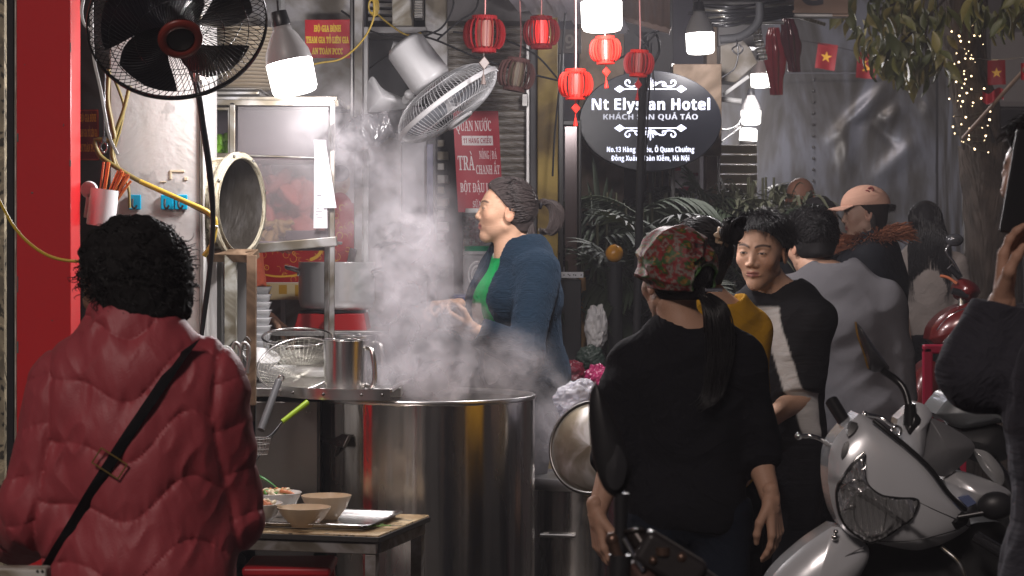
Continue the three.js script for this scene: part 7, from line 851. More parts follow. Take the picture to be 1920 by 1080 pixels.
{ // grey motorbike behind it
  const d0 = 5.9, k = S(d0), ox = 1820, oy = 780, q = (l) => l.map(([x, y]) => [(x - ox) * k, (oy - y) * k]), t = thing('motorbike', 'grey motorbike standing behind the silver scooter under the dark sleeve', 'motorbike', P(ox, oy, d0)); t.position.y = 0; const up = EYE + (HORIZON - oy) * k, put = (n, g, m) => part(t, n, g.translate(0, up, 0), m), gm = M([0.20, 0.21, 0.215], 0.3, 0.4, { clearcoat: 0.5 });
  put('tank_panel', shell(q([[1752, 775], [1770, 752], [1790, 738], [1846, 742], [1915, 756], [1910, 790], [1868, 792], [1830, 800], [1790, 800]]), (x, y, tt) => 0.06 * Math.sqrt(1 - 0.9 * tt * tt), 0.2, undefined, 14), gm); put('seat', shell(q([[1780, 815], [1830, 795], [1880, 800], [1900, 850], [1850, 870], [1800, 850]]), (x, y, tt) => 0.05 * (1 - tt * tt), 0.2, undefined, 8), M([0.015, 0.015, 0.016], 0.6)); put('chrome_strip', mg([tube(q([[1872, 790], [1890, 772], [1902, 760]]).map(([x, y]) => V(x, y, 0.05)), 0.01, 8), tube(q([[1880, 800], [1900, 780]]).map(([x, y]) => V(x, y, 0.04)), 0.006, 8)]), MT.chrome); put('frame_tube', tube(q([[1850, 860], [1880, 900], [1900, 960]]).map(([x, y]) => V(x, y, 0.02)), 0.02, 8), MT.darkSteel); put('frame_tube', tube(q([[1760, 800], [1800, 900], [1850, 1000]]).map(([x, y]) => V(x, y, -0.05)), 0.02, 8), MT.darkSteel); const w = part(t, 'rear_wheel', tor(0.24, 0.05, 14, 44).rotateY(0.5), MT.rubber); w.position.set(0.1, 0.29, -0.2); const w2 = part(t, 'front_wheel', tor(0.24, 0.05, 14, 44).rotateY(0.5), MT.rubber); w2.position.set(0.7, 0.29, -1.1);
}
{ // near motorbike: mirror, stem and bars, out of focus
  const d0 = 3.4, k = S(d0), ox = 1165, oy = 1000, q = (l) => l.map(([x, y]) => [(x - ox) * k, (oy - y) * k]), t = thing('motorbike', 'dark motorbike handlebar and tall black mirror in the near foreground', 'motorbike', P(ox, oy, d0)); t.position.y = 0; const up = EYE + (HORIZON - oy) * k, put = (n, g, m) => part(t, n, g.translate(0, up, 0), m), pl = M([0.022, 0.022, 0.024], 0.42), br = M([0.16, 0.10, 0.075], 0.3, 0.7);
  put('mirror', shell(q([[1117, 716], [1132, 742], [1158, 796], [1176, 846], [1184, 884], [1172, 916], [1152, 930], [1130, 912], [1113, 862], [1105, 796], [1106, 742]]), (x, y, tt) => 0.022 * Math.sqrt(1 - 0.95 * tt * tt), 0.025, undefined, 14), pl); put('mirror_panel', shell(q([[1150, 830], [1163, 838], [1174, 872], [1166, 906], [1150, 916], [1138, 902], [1136, 870]]), (x, y, tt) => 0.024 - 0.004 * tt, 0.004, undefined, 8), M([0.03, 0.03, 0.033], 0.35));
  put('mirror_stem', mg([rod(V(0, (oy - 925) * k, 0), V((1163 - ox) * k, (oy - 1045) * k, 0.0), 0.0115, 0.009), rod(V((1163 - ox) * k, (oy - 1040) * k, 0), V((1160 - ox) * k, (oy - 1130) * k, 0), 0.018)]), pl); put('bar_end', mg([ball(0.012, (1149 - ox) * k, (oy - 1012) * k, 0.0, 14), rod(V((1150 - ox) * k, (oy - 1012) * k, 0), V((1165 - ox) * k, (oy - 1060) * k, 0), 0.011)]), br);
  put('grip', mg([rod(V((1190 - ox) * k, (oy - 998) * k, 0), V((1226 - ox) * k, (oy - 1052) * k, 0.02), 0.0165), tor(0.018, 0.004, 8, 24).rotateX(1.2).translate((1191 - ox) * k, (oy - 1000) * k, 0), tor(0.018, 0.003, 8, 24).rotateX(1.2).translate((1212 - ox) * k, (oy - 1030) * k, 0.01)]), M([0.035, 0.028, 0.025], 0.25, 0.5)); put('brake_lever', tube([V((1168 - ox) * k, (oy - 1005) * k, 0.02), V((1183 - ox) * k, (oy - 1030) * k, 0.02), V((1205 - ox) * k, (oy - 1066) * k, 0.03)], 0.005, 8), MT.chrome);
  put('control_box', mg([tr(bx(0.11, 0.055, 0.05, 0, 0, 0, 0.012), (1255 - ox) * k, (oy - 1050) * k, 0.01, 0, 0, -0.55), tr(bx(0.09, 0.04, 0.05, 0, 0, 0, 0.01), (1300 - ox) * k, (oy - 1080) * k, 0.0, 0, 0, -0.6)]), M([0.03, 0.026, 0.026], 0.35)); put('cap_bolt', mg([cyl(0.012, 0.012, 0.012, (1240 - ox) * k, (oy - 1028) * k, 0.03).rotateX(0), ball(0.009, (1275 - ox) * k, (oy - 1040) * k, 0.03, 12), ball(0.007, (1222 - ox) * k, (oy - 1045) * k, 0.035, 10)]), br); put('brown_cowl', shell(q([[1180, 1058], [1215, 1050], [1240, 1075], [1230, 1120], [1185, 1120]]), (x, y, tt) => 0.035 * (1 - tt * tt), 0.03, undefined, 8), M([0.13, 0.075, 0.065], 0.35, 0.3)); put('cable', tube([V((1290 - ox) * k, (oy - 1060) * k, 0.02), V((1320 - ox) * k, (oy - 1090) * k, 0.02), V((1330 - ox) * k, (oy - 1140) * k, 0)], 0.005, 8), MT.black);
  part(t, 'fork', rod(V(0.05, 1.0, 0.0), V(0.02, 0.3, 0.1), 0.03), MT.darkSteel); const w = part(t, 'front_wheel', tor(0.24, 0.05, 14, 44).rotateY(1.2), MT.rubber); w.position.set(0.02, 0.29, 0.1); part(t, 'rear_body', bx(0.28, 0.4, 0.9, 0.25, 0.6, -0.7, 0.08), pl); const w2 = part(t, 'rear_wheel', tor(0.24, 0.05, 14, 44).rotateY(1.2), MT.rubber); w2.position.set(0.3, 0.29, -1.1);
}
{ // dark red scooter and red chair
  const d0 = 8.7, k = S(d0), ox = 1790, oy = 600, q = (l) => l.map(([x, y]) => [(x - ox) * k, (oy - y) * k]), t = thing('scooter', 'dark red scooter parked behind the red plastic chair', 'scooter', P(ox, oy, d0)); t.position.y = 0; const up = EYE + (HORIZON - oy) * k, put = (n, g, m) => part(t, n, g.translate(0, up, 0), m), rd = M([0.11, 0.010, 0.010], 0.28, 0.1, { clearcoat: 0.6, clearcoatRoughness: 0.15 });
  put('front_shield', shell(q([[1740, 636], [1746, 612], [1768, 588], [1800, 572], [1835, 570], [1838, 640], [1800, 655], [1760, 650]]), (x, y, tt) => 0.09 * Math.sqrt(1 - 0.93 * tt * tt), 0.12, undefined, 14), rd); put('chrome_trim', mg([tube(q([[1752, 618], [1775, 592], [1808, 576]]).map(([x, y]) => V(x, y, 0.055)), 0.004, 6), tube(q([[1760, 640], [1790, 612], [1820, 596]]).map(([x, y]) => V(x, y, 0.085)), 0.003, 6)]), MT.chrome);
  put('handlebar_cowl', shell(q([[1788, 540], [1800, 522], [1826, 530], [1838, 548], [1820, 566], [1796, 560]]), (x, y, tt) => 0.05 * (1 - tt * tt), 0.06, undefined, 8), rd); put('mirror', mg([ell3(17 * k, 12 * k, 0.02, (1790 - ox) * k, (oy - 450) * k, 0)]), M([0.05, 0.05, 0.055], 0.2)); put('mirror_face', ell3(14 * k, 9.5 * k, 0.021, (1790 - ox) * k, (oy - 450) * k, 0.001), M([0.10, 0.10, 0.105], 0.15, 0.6)); put('mirror_stem', tube(q([[1781, 458], [1774, 472], [1788, 492], [1803, 520]]).map(([x, y]) => V(x, y, 0)), 0.006, 8), MT.chrome); put('brake_lever', tube(q([[1761, 517], [1775, 520], [1792, 531]]).map(([x, y]) => V(x, y, 0.02)), 0.006, 8), M([0.5, 0.16, 0.08], 0.3)); put('grip', mg([rod(V((1780 - ox) * k, (oy - 500) * k, 0), V((1800 - ox) * k, (oy - 520) * k, 0), 0.014), rod(V((1782 - ox) * k, (oy - 545) * k, 0.03), V((1812 - ox) * k, (oy - 553) * k, 0.03), 0.015)]), MT.black); put('steering_post', rod(V((1804 - ox) * k, (oy - 560) * k, 0.0), V((1800 - ox) * k, (oy - 620) * k, 0.02), 0.016), MT.alu);
  put('rear_panel', shell(q([[1700, 760], [1706, 716], [1722, 690], [1745, 675], [1760, 700], [1750, 790], [1710, 800]]), (x, y, tt) => 0.07 * Math.sqrt(1 - 0.92 * tt * tt), 0.12, undefined, 10), rd); const w = part(t, 'front_wheel', tor(0.2, 0.045, 14, 44).rotateY(0.9), MT.rubber); w.position.set(0, 0.245, 0.05); part(t, 'floor_board', bx(0.25, 0.1, 0.7, 0.1, 0.35, -0.4, 0.04), rd); const w2 = part(t, 'rear_wheel', tor(0.2, 0.045, 14, 44).rotateY(0.9), MT.rubber); w2.position.set(0.3, 0.245, -0.9);
  const c = thing('red_chair', 'crimson plastic chair between grey sweater and dark sleeve', 'chair', P(1772, 900, 7.3)); c.position.y = 0; const cr = M([0.30, 0.012, 0.04], 0.35); wpart(c, 'backrest', mg([boxAt(1731, 1812, 646, 664, 7.3, 0.03, 0.008), boxAt(1731, 1750, 650, 800, 7.3, 0.03, 0.008), boxAt(1794, 1812, 650, 800, 7.3, 0.03, 0.008), boxAt(1764, 1780, 664, 790, 7.31, 0.02, 0.008)]), cr); wpart(c, 'seat', (() => { const a = P(1772, 800, 7.4); return bx(0.4, 0.03, 0.38, a.x + 0.05, 0.44, a.z, 0.012); })(), cr); const a = P(1772, 800, 7.4); for (const [x, z] of [[1, 1], [-1, 1], [1, -1], [-1, -1]]) wpart(c, 'leg', beam(V(a.x + 0.05 + x * 0.17, 0.43, a.z + z * 0.16), V(a.x + 0.05 + x * 0.2, 0.0, a.z + z * 0.19), 0.035, 0.03), cr); wpart(c, 'back_post', mg([beam(V(P(1740, 0, 7.3).x, 0.44, -7.32), V(P(1740, 0, 7.3).x, Y(790, 7.3), -7.32), 0.035, 0.03), beam(V(P(1803, 0, 7.3).x, 0.44, -7.32), V(P(1803, 0, 7.3).x, Y(790, 7.3), -7.32), 0.035, 0.03)]), cr);
}

// ================================================================ plants, tree, flags
{
  const leafM = [[0.035, 0.055, 0.025], [0.05, 0.07, 0.032], [0.028, 0.042, 0.022], [0.15, 0.155, 0.095]].map((c) => M(c, 0.6, 0, { transmission: 0.22, thickness: 0 })), stemM = M([0.06, 0.06, 0.03], 0.6), r = rng(101);  // last leaf tone is raised, so lamplight is painted into the leaves
  const blade = (a, dir, len, w, droop, out) => { const side = V(0, 0, 0).crossVectors(dir, out).normalize(); return surf((u, v) => { const p = a.clone().addScaledVector(dir, len * v); p.y -= droop * len * v * v; const ww = w * Math.sin(Math.min(1, v * 0.92 + 0.1) * PI) ** 0.8; return p.addScaledVector(side, (u - 0.5) * ww).addScaledVector(out, Math.abs(u - 0.5) * ww * 0.5); }, 2, 5); };
  function frond(a, dir, len, n, ll) { const l = [], up = V(0, 1, 0), side = V(0, 0, 0).crossVectors(dir, up).normalize(), pt = (t) => { const p = a.clone().addScaledVector(dir, len * t); p.y -= len * 0.45 * t * t; return p; }; l.push(tube([0, 0.3, 0.6, 1].map(pt), 0.003, 4, 12)); for (let k = 0; k < n; k++) { const t = 0.18 + 0.82 * k / n, p = pt(t), tg = pt(Math.min(1.02, t + 0.05)).sub(pt(t - 0.05)).normalize(); for (const s of [-1, 1]) { const d = side.clone().multiplyScalar(s).addScaledVector(tg, 0.75).add(V(0, -0.25 + r() * 0.2, 0)).normalize(); l.push(blade(p, d, ll * (0.6 + 0.5 * Math.sin(t * 2.6)) * (0.85 + r() * 0.3), 0.022, 0.35, up)); } } return mg(l); }
  function fan(a, dir, len, n, ll) { const l = [], tip = a.clone().addScaledVector(dir, len), side = V(0, 0, 0).crossVectors(dir, V(0.2, 1, 0.4)).normalize(), nn = V(0, 0, 0).crossVectors(side, dir).normalize(); l.push(rod(a, tip, 0.004, 0.003, 5)); for (let k = 0; k < n; k++) { const an = lerp(-1.9, 1.9, k / (n - 1)), d = dir.clone().multiplyScalar(Math.cos(an)).addScaledVector(side, Math.sin(an)).normalize(); l.push(blade(tip, d, ll * (0.85 + r() * 0.25), 0.022, 0.3, nn)); } return mg(l); }
  function plant(name, label, px, py, d, list) { const t = thing(name, label, 'plant', P(px, py, d)); const y0 = t.position.y; t.position.y = d > 10.4 ? 0.13 : 0.13; const pot = part(t, 'plant_pot', lathe([[0.001, 0], [0.13, 0], [0.17, 0.3], [0.18, 0.3], [0.18, 0.33], [0.15, 0.33], [0.15, 0.28], [0.001, 0.28]], 28), M([0.10, 0.06, 0.045], 0.7)); const stem = []; for (let k = 0; k < 5; k++) { const a = k * 1.256; stem.push(rod(V(Math.cos(a) * 0.05, 0.25, Math.sin(a) * 0.05), V(Math.cos(a) * 0.07, y0 - 0.13 + 0.1, Math.sin(a) * 0.07), 0.012, 0.006)); } part(t, 'stem', mg(stem), stemM); list(t, y0 - 0.13); return t; }
  const fronds = (n, len, ll, spread, seed, lift = 0.5) => (t, y) => { const q = rng(seed); for (let k = 0; k < n; k++) { const a = k / n * 6.28 + q() * 0.6, el = lift * (0.2 + 1.2 * q()), dir = V(Math.cos(a) * Math.cos(el), Math.sin(el), Math.sin(a) * Math.cos(el) * spread).normalize(); part(t, 'frond', frond(V(0, y + (q() - 0.7) * 0.35, 0), dir, len * (0.7 + 0.5 * q()), 11, ll), leafM[Math.floor(q() * 3)]); } };
  const fans = (n, len, ll, seed, mat) => (t, y) => { const q = rng(seed); for (let k = 0; k < n; k++) { const a = k / n * 6.28 + q(), el = 0.15 + 0.9 * q(), dir = V(Math.cos(a) * Math.cos(el), Math.sin(el), Math.abs(Math.sin(a)) * Math.cos(el) * 0.8 + 0.1).normalize(); part(t, 'fan_leaf', fan(V(0, y + (q() - 0.8) * 0.5, 0), dir, len * (0.6 + 0.8 * q()), 15, ll), leafM[mat ?? Math.floor(q() * 3)]); } };
  plant('palm', 'dark feathery palm between glass door and bollard', 1110, 460, 10.1, fronds(16, 0.42, 0.20, 0.7, 1)); plant('palm', 'tall feathery palm right below the hotel sign', 1195, 430, 10.3, fronds(15, 0.42, 0.20, 0.7, 2)); plant('palm', 'low feathery palm beside the tagged stand', 1085, 530, 10.0, fronds(12, 0.34, 0.18, 0.7, 3, 0.3));
  plant('fan_palm', 'fan leaved palm behind the head scarf', 1218, 470, 10.0, fans(10, 0.25, 0.20, 4)); plant('fan_palm', 'large fan palm painted pale as if lit by bulbs right of the hotel sign', 1400, 410, 12.7, fans(16, 0.26, 0.22, 5, 3)); plant('fan_palm', 'dim fan palm behind the young man', 1340, 440, 11.0, fans(14, 0.32, 0.22, 6)); plant('palm', 'feathery palm with leaves over the white window poster', 1290, 400, 10.9, fronds(14, 0.40, 0.18, 0.7, 7));
  plant('spiky_plant', 'single spiky agave leaf plant left of the hotel sign', 1128, 400, 10.6, (t, y) => { for (const [dx, l] of [[-0.05, 0.42], [0.04, 0.3], [-0.12, 0.28], [0.1, 0.25]]) part(t, 'leaf', blade(V(0, y - 0.1, 0), V(dx * 2.2, 1, 0.1).normalize(), l, 0.03, 0.05, V(0, 0, 1)), leafM[2]); });
  plant('shrub', 'dense dark shrub filling the gap behind the bollard', 1180, 560, 10.6, (t, y) => { const q = rng(8), l = []; for (let k = 0; k < 420; k++) { const a = q() * 6.28, e = q() * 1.2; l.push(blade(V((q() - 0.5) * 0.9, y - 0.5 + q() * 0.75, (q() - 0.5) * 0.25), V(Math.cos(a) * Math.cos(e), Math.sin(e), Math.sin(a) * Math.cos(e)).normalize(), 0.13 + q() * 0.1, 0.03, 0.4, V(0, 1, 0))); } const o = part(t, 'foliage', mg(l), leafM[2]); o.userData.kind = 'stuff'; });
  const grassy = (n, sx, h, len, m) => (t, y) => { const q = rng(n + 3), l = []; for (let k = 0; k < n; k++) { const a = q() * 6.28, e = 0.2 + q() * 1.2; l.push(blade(V((q() - 0.5) * sx, y - h + q() * h, (q() - 0.5) * 0.3), V(Math.cos(a) * Math.cos(e), Math.sin(e), Math.sin(a) * Math.cos(e)).normalize(), len * (0.6 + 0.7 * q()), 0.022, 0.75, V(0, 1, 0))); } const o = part(t, 'foliage', mg(l), leafM[m]); o.userData.kind = 'stuff'; };
  plant('grassy_shrub', 'tangled long leaved shrub painted pale as if lamplit behind the young man head', 1425, 370, 11.0, grassy(620, 0.56, 0.66, 0.26, 3)); plant('grassy_shrub', 'olive long leaved shrub between fan palm and yellow top', 1345, 400, 10.9, grassy(480, 0.5, 0.6, 0.24, 3)); plant('grassy_shrub', 'dark long leaved shrub under the hotel sign', 1240, 400, 10.8, grassy(380, 0.6, 0.45, 0.24, 2));
  // street tree: leaning forked trunk wrapped in fairy lights, boughs of large leaves
  const tr2 = thing('street_tree', 'street tree with forked bark trunk wrapped in fairy lights', 'tree', P(1840, 900, 13.4)); tr2.position.y = 0.13; const bark = M([0.06, 0.043, 0.033], 0.9, 0, { map: rp(grimeMap, 2), bumpMap: rp(scratch, 3, 1), bumpScale: 0.02 });
  const limb = (pts, rs) => { const cv = new THREE.CatmullRomCurve3(pts.map(([x, y, d]) => P(x, y, d))); const n = 40, fr = cv.computeFrenetFrames(n); return surf((u, v) => { const i = Math.round(v * n), p = cv.getPoint(v), r0 = lerp(rs[0], rs[1], v) * (1 + 0.12 * noise(Math.cos(u * 6.28) * 3, v * 14, Math.sin(u * 6.28) * 3)), a = u * 2 * PI; return p.addScaledVector(fr.normals[i], Math.cos(a) * r0).addScaledVector(fr.binormals[i], Math.sin(a) * r0); }, 24, n); };
  const lowTrunk = limb([[1872, 1010, 13.4], [1866, 700, 13.4], [1860, 420, 13.4], [1846, 270, 13.4]], [0.19, 0.15]), tl = limb([[1838, 300, 13.4], [1812, 160, 13.3], [1796, 40, 13.2], [1790, -160, 13.1]], [0.10, 0.10]), tR = limb([[1855, 300, 13.4], [1850, 200, 13.5], [1830, 120, 13.5], [1832, -100, 13.5]], [0.08, 0.07]); wpart(tr2, 'trunk', lowTrunk, bark); wpart(tr2, 'limb', tl, bark); wpart(tr2, 'limb', tR, bark);
  const leafG = surf((u, v) => V((u - 0.5) * 0.052 * Math.sin(Math.min(1, v + 0.06) * PI) ** 0.8, -v * 0.14 + 0.02, 0.02 * Math.sin(v * 3) + Math.abs(u - 0.5) * 0.02), 2, 6), lm = [[0.15, 0.15, 0.04], [0.09, 0.10, 0.03], [0.20, 0.17, 0.05], [0.06, 0.07, 0.02]].map((c) => M(c, 0.5, 0, { transmission: 0.2, thickness: 0 })), q = rng(9);
  const bough = (n, cx, cy, sx, sy, d) => { for (let k = 0; k < n; k++) { let x, y; do { x = q() * 2 - 1; y = q() * 2 - 1; } while (x * x + y * y > 1 || noise(x * 3 + cx, y * 3, 1) < -0.45); const p = P(cx + x * sx, cy + y * sy, d + (q() - 0.5) * 1.2).sub(tr2.position), m = part(tr2, 'leaf', leafG, lm[Math.floor(q() * 4)]); m.position.copy(p); m.rotation.set((q() - 0.5) * 1.4, q() * 6.28, (q() - 0.5) * 1.6); const s = 0.75 + q() * 0.6; m.scale.set(s, s, s); } };
  bough(120, 1700, 55, 92, 80, 12.6); bough(40, 1640, 10, 70, 36, 12.8); bough(55, 1880, 10, 60, 36, 12.4); bough(34, 1725, 118, 60, 26, 12.5); bough(22, 1655, 92, 26, 36, 12.7);
  wpart(tr2, 'twig', mg([[[1790, -20, 13.1], [1740, 30, 12.8], [1690, 80, 12.6]], [[1792, -40, 13.1], [1700, 0, 12.8], [1640, 20, 12.8]], [[1740, 30, 12.8], [1735, 80, 12.6], [1740, 130, 12.5]]].map((l) => tube(l.map(([x, y, d]) => P(x, y, d)), 0.008, 5))), bark);
  const fl = thing('fairy_lights', 'string of tiny warm fairy lights wound round the tree trunk', 'string lights', P(1830, 300, 13.1)), glow = new THREE.MeshStandardMaterial({ color: 0xffffff, emissive: new THREE.Color(1, 0.72, 0.40), emissiveIntensity: 7 }), bulbG = ball(0.0068, 0, 0, 0, 8), pts = []; let prev = null;
  for (let k = 0; k < 92; k++) { const v = k / 92, y = lerp(-20, 285, v) + (q() - 0.5) * 20, xc = lerp(1800, 1822, v) + (v > 0.75 ? 14 * (v - 0.75) * 4 : 0), x = xc + (q() - 0.5) * 66 + Math.sin(k * 0.9) * 10; const p = P(x, y, 13.12 + (Math.abs(x - xc) > 22 ? 0.1 : 0)); if (k % 3 === 0 || v > 0.9) pts.push(p); const m = part(fl, 'light_bulb', bulbG, glow); m.position.copy(p.clone().sub(fl.position)); const s = 0.3 + q() * 0.55; m.scale.set(s, s, s); }
  wpart(fl, 'wire', tube(pts, 0.0025, 4, 260), M([0.05, 0.045, 0.03], 0.6)); const wl = new THREE.PointLight(new THREE.Color(1, 0.7, 0.4), 0.12); wl.position.set(-0.05, 0.5, 0.35); wl.shadow.radius = 8; wl.castShadow = true; fl.add(wl);
}
{ // flags on strings and on a pole
  const star = (x, cx, cy, R) => { x.beginPath(); for (let k = 0; k < 10; k++) { const a = -PI / 2 + k * PI / 5, r0 = k % 2 ? R * 0.4 : R; x.lineTo(cx + Math.cos(a) * r0, cy + Math.sin(a) * r0); } x.fill(); };
  const starT = canvasTex(192, 256, (x, w, h) => { x.fillStyle = '#86101a'; x.fillRect(0, 0, w, h); x.fillStyle = '#e8b13c'; star(x, 96, 132, 58); }), partyT = canvasTex(192, 256, (x, w, h) => { x.fillStyle = '#86101a'; x.fillRect(0, 0, w, h); x.strokeStyle = x.fillStyle = '#e8b13c'; x.lineWidth = 15; x.beginPath(); x.arc(100, 120, 44, -1.5, 1.75); x.stroke(); x.beginPath(); x.moveTo(92, 163); x.lineTo(62, 180); x.stroke(); x.beginPath(); x.moveTo(72, 108); x.lineTo(140, 172); x.stroke(); x.beginPath(); x.moveTo(58, 112); x.lineTo(92, 84); x.stroke(); });
  const mS = M([1, 1, 1], 0.6, 0, { map: starT, transmission: 0.15, thickness: 0 }), mP = M([1, 1, 1], 0.6, 0, { map: partyT, transmission: 0.15, thickness: 0 });
  const flag = (label, x, y, w, h, d, ang, m, seed) => { const t = thing('small_flag', label, 'flag', P(x, y + h / 2, d)), k = S(d); t.rotation.z = ang; part(t, 'flag_cloth', surf((u, v) => V((u - 0.5) * w * k, v * h * k, 0.012 * Math.sin(u * 5 + seed) * (1.2 - v)), 14, 14), m); };
  flag('small red star flag, first on the string right of the umbrellas', 1546, 106, 38, 48, 14.4, -0.14, mS, 1); flag('small red hammer and sickle flag on the string', 1623, 123, 38, 48, 14.4, -0.08, mP, 2); flag('small red star flag half hidden under the tree leaves', 1705, 134, 36, 42, 14.2, -0.06, mS, 3); flag('red star flag right of the fairy-lit trunk', 1869, 136, 33, 46, 12.6, 0.02, mS, 4);
  const st = thing('flag_string', 'thin string carrying the small red flags', 'string', P(1620, 110, 14.4)); wpart(st, 'string_line', tube([[1460, 68, 14.3], [1548, 84, 14.4], [1625, 100, 14.4], [1706, 112, 14.2], [1800, 108, 13.6], [1870, 112, 12.6], [1940, 104, 12]].map(([x, y, d]) => P(x, y, d)), 0.002, 4, 60), MT.black);
  const p = thing('flag_pole', 'slanted flag pole with drooping red star flag at upper right', 'flag pole', P(1860, 260, 12.3)); wpart(p, 'pole', rod(P(1806, 259, 12.6), P(1925, 126, 12.0), 0.012), M([0.26, 0.17, 0.12], 0.5)); wpart(p, 'flag_cloth', surf((u, v) => { const q = P(lerp(1842, 1882, u), lerp(170, 190, v) + 6 * Math.sin(u * 6), 12.3 + 0.03 * Math.sin(u * 9)); return q; }, 20, 6), M([0.30, 0.012, 0.02], 0.6)); wpart(p, 'flag_cloth', surf((u, v) => P(lerp(1914, 1940, u), lerp(118, 150, v), 12.0 + 0.03 * Math.sin(u * 8)), 10, 6), M([0.38, 0.012, 0.02], 0.6));
  // folded umbrellas in plastic and white hanging boxes
  const um = (label, x0, y0, x1, y1, r0, d, c) => { const a = P(x0, y0, d), b = P(x1, y1, d), ax = b.clone().sub(a); solo('folded_umbrella', label, 'umbrella', surf((u, v) => { const p = a.clone().addScaledVector(ax, v), rr = r0 * (0.5 + 0.9 * Math.sin(Math.min(1, v * 1.05 + 0.1) * PI * 0.86)) * (1 + 0.28 * Math.sin(u * 6.28 * 5) + 0.2 * noise(v * 8, u * 6, d)), q = u * 2 * PI; return p.add(V(Math.cos(q) * rr, 0, Math.sin(q) * rr)); }, 60, 30), M(c, 0.2, 0, { clearcoat: 0.8, clearcoatRoughness: 0.1 })); };
  um('folded red umbrella hanging beside the small bulb', 1450, 52, 1456, 178, 0.036, 13.2, [0.24, 0.01, 0.02]); um('folded dark maroon umbrella right of the red one', 1476, 30, 1490, 135, 0.034, 13.2, [0.07, 0.008, 0.015]);
  const c = thing('white_housing', 'white angular plastic housing hanging behind the hotel sign', 'housing', P(1385, 130, 11.3)), wm = M([0.46, 0.44, 0.44], 0.4, 0, { map: rp(grimeMap, 1) }); wpart(c, 'housing_body', ext([[-34, 24], [4, 34], [18, 18], [30, -6], [-8, -40], [-34, -38]].map(([x, y]) => [x * S(11.3), y * S(11.3)]), 0.2, 0.006).translate(...P(1380, 118, 11.3).toArray()), wm); wpart(c, 'light_edge', beam(P(1356, 178, 11.05), P(1404, 143, 11.05), 0.018, 0.02), MT.white); wpart(c, 'lower_tube', rod(P(1352, 186, 11.1), P(1390, 190, 11.1), 0.014), MT.white); wpart(c, 'upper_box', boxAt(1344, 1424, 44, 88, 11.5, 0.2, 0.01), M([0.22, 0.21, 0.21], 0.5)); wpart(c, 'ribbed_duct', mg([0, 1, 2, 3, 4].map((k) => rod(P(1410 + k * 3, 60 + k * 12, 11.2), P(1426 + k * 3, 58 + k * 12, 11.2), 0.016))), MT.alu);
  const pc = thing('pale_cords', 'two pale cords running from the bulbs to the backboard', 'cords', P(1370, 240, 11.5)); wpart(pc, 'cord', tube([[1398, 205, 13.2], [1385, 232, 12.6], [1365, 243, 11.8], [1350, 242, 11]].map(([x, y, d]) => P(x, y, d)), 0.006, 6), MT.white); wpart(pc, 'cord', tube([[1388, 238, 13], [1370, 252, 12], [1352, 266, 11]].map(([x, y, d]) => P(x, y, d)), 0.005, 6), MT.white);
}

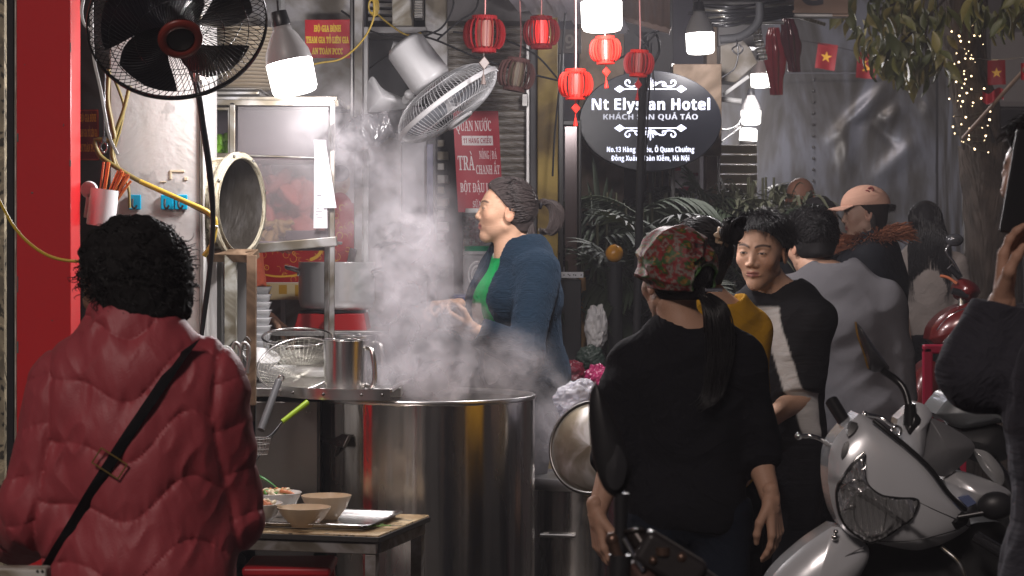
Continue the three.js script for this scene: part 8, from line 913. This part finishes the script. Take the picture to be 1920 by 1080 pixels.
// ================================================================ steam: a cloud of soft puffs of vapour through the real volume over the pots
{
  const texes = [0, 1, 2, 3].map((k) => dataTex(128, 128, (u, v) => { const x = u * 2 - 1, y = v * 2 - 1, r = Math.hypot(x, y), n = fbm(x * 1.9 + k * 9, y * 1.9 + k * 3, 0.5, 5), w = fbm(x * 3.4 + n * 2.2 + k, y * 3.4 - n * 1.5, k + 4, 4), a = sst(0.98, 0.15, r + 0.35 * n) * clamp(0.55 + 2.0 * w + 0.2) * sst(1, 0.6, r); return [1, 1, 1, a]; }, false));
  texes.forEach((t) => { t.wrapS = t.wrapT = THREE.ClampToEdgeWrapping; });
  const mats = [0.12, 0.27].flatMap((op) => texes.map((t) => new THREE.MeshPhysicalMaterial({ color: new THREE.Color(0.92, 0.89, 0.93), map: t, transparent: true, opacity: op, roughness: 1, specularIntensity: 0, transmission: 0.6, thickness: 0, side: THREE.DoubleSide })));
  const geo = new THREE.CircleGeometry(1, 24);
  const r = rng(404);
  const t = thing('steam', 'pale steam billowing up from the stock pot past the cook', 'steam', P(801, 742, 7.6)); t.userData.kind = 'stuff';
  const lists = mats.map(() => []), q = new THREE.Object3D();
  const add = (px, py, d, size, dense) => { q.position.copy(P(px, py, d)).sub(t.position); q.rotation.set((r() - 0.5) * 1.5, (r() - 0.5) * 1.5, r() * 6.28); const s = size * (0.75 + r() * 0.5); q.scale.set(s, s * (0.75 + r() * 0.4), s); q.updateMatrix(); lists[(dense ? 4 : 0) + Math.floor(r() * 4)].push(q.matrix.clone()); };
  const g = () => (r() + r() + r()) / 1.5 - 1;
  for (let k = 0; k < 22; k++) add(805 + g() * 160, 706 + g() * 26, 7.6 + g() * 0.22, 0.12 + r() * 0.07, true);           // over the broth
  for (let k = 0; k < 36; k++) { const v = (k + r()) / 36; add(lerp(800, 765, v) + g() * lerp(125, 62, v), lerp(690, 430, v) + g() * 36, 7.7 + g() * 0.3, 0.14 + r() * 0.12, k % 2); }
  for (let k = 0; k < 20; k++) { const v = (k + r()) / 20; add(lerp(755, 650, v) + g() * 80, lerp(430, 255, v) + g() * 45, 7.85 + g() * 0.3, 0.18 + r() * 0.16, false); }   // drifting up to the lamp
  for (let k = 0; k < 5; k++) add(850 + g() * 40, 670 + g() * 30, 7.75 + g() * 0.1, 0.12 + r() * 0.07, false);                     // in front of the hands
  for (let k = 0; k < 13; k++) add(955 + g() * 70, 690 + g() * 34, 7.7 + g() * 0.15, 0.14 + r() * 0.10, false);
  for (let k = 0; k < 16; k++) add(1035 + g() * 40, 800 + g() * 80, 8.0 + g() * 0.15, 0.13 + r() * 0.10, k % 2);                     // from the second pot
  for (let k = 0; k < 7; k++) add(610 + g() * 80, 245 + g() * 30, 7.7 + g() * 0.2, 0.13 + r() * 0.08, false);
  lists.forEach((l, i) => { if (!l.length) return; const m = new THREE.InstancedMesh(geo, mats[i], l.length); m.name = 'steam_puff'; l.forEach((x, k) => m.setMatrixAt(k, x)); m.userData.kind = 'stuff'; m.castShadow = m.receiveShadow = true; t.add(m); });
}
shade(scene);
renderer.render(scene, camera);
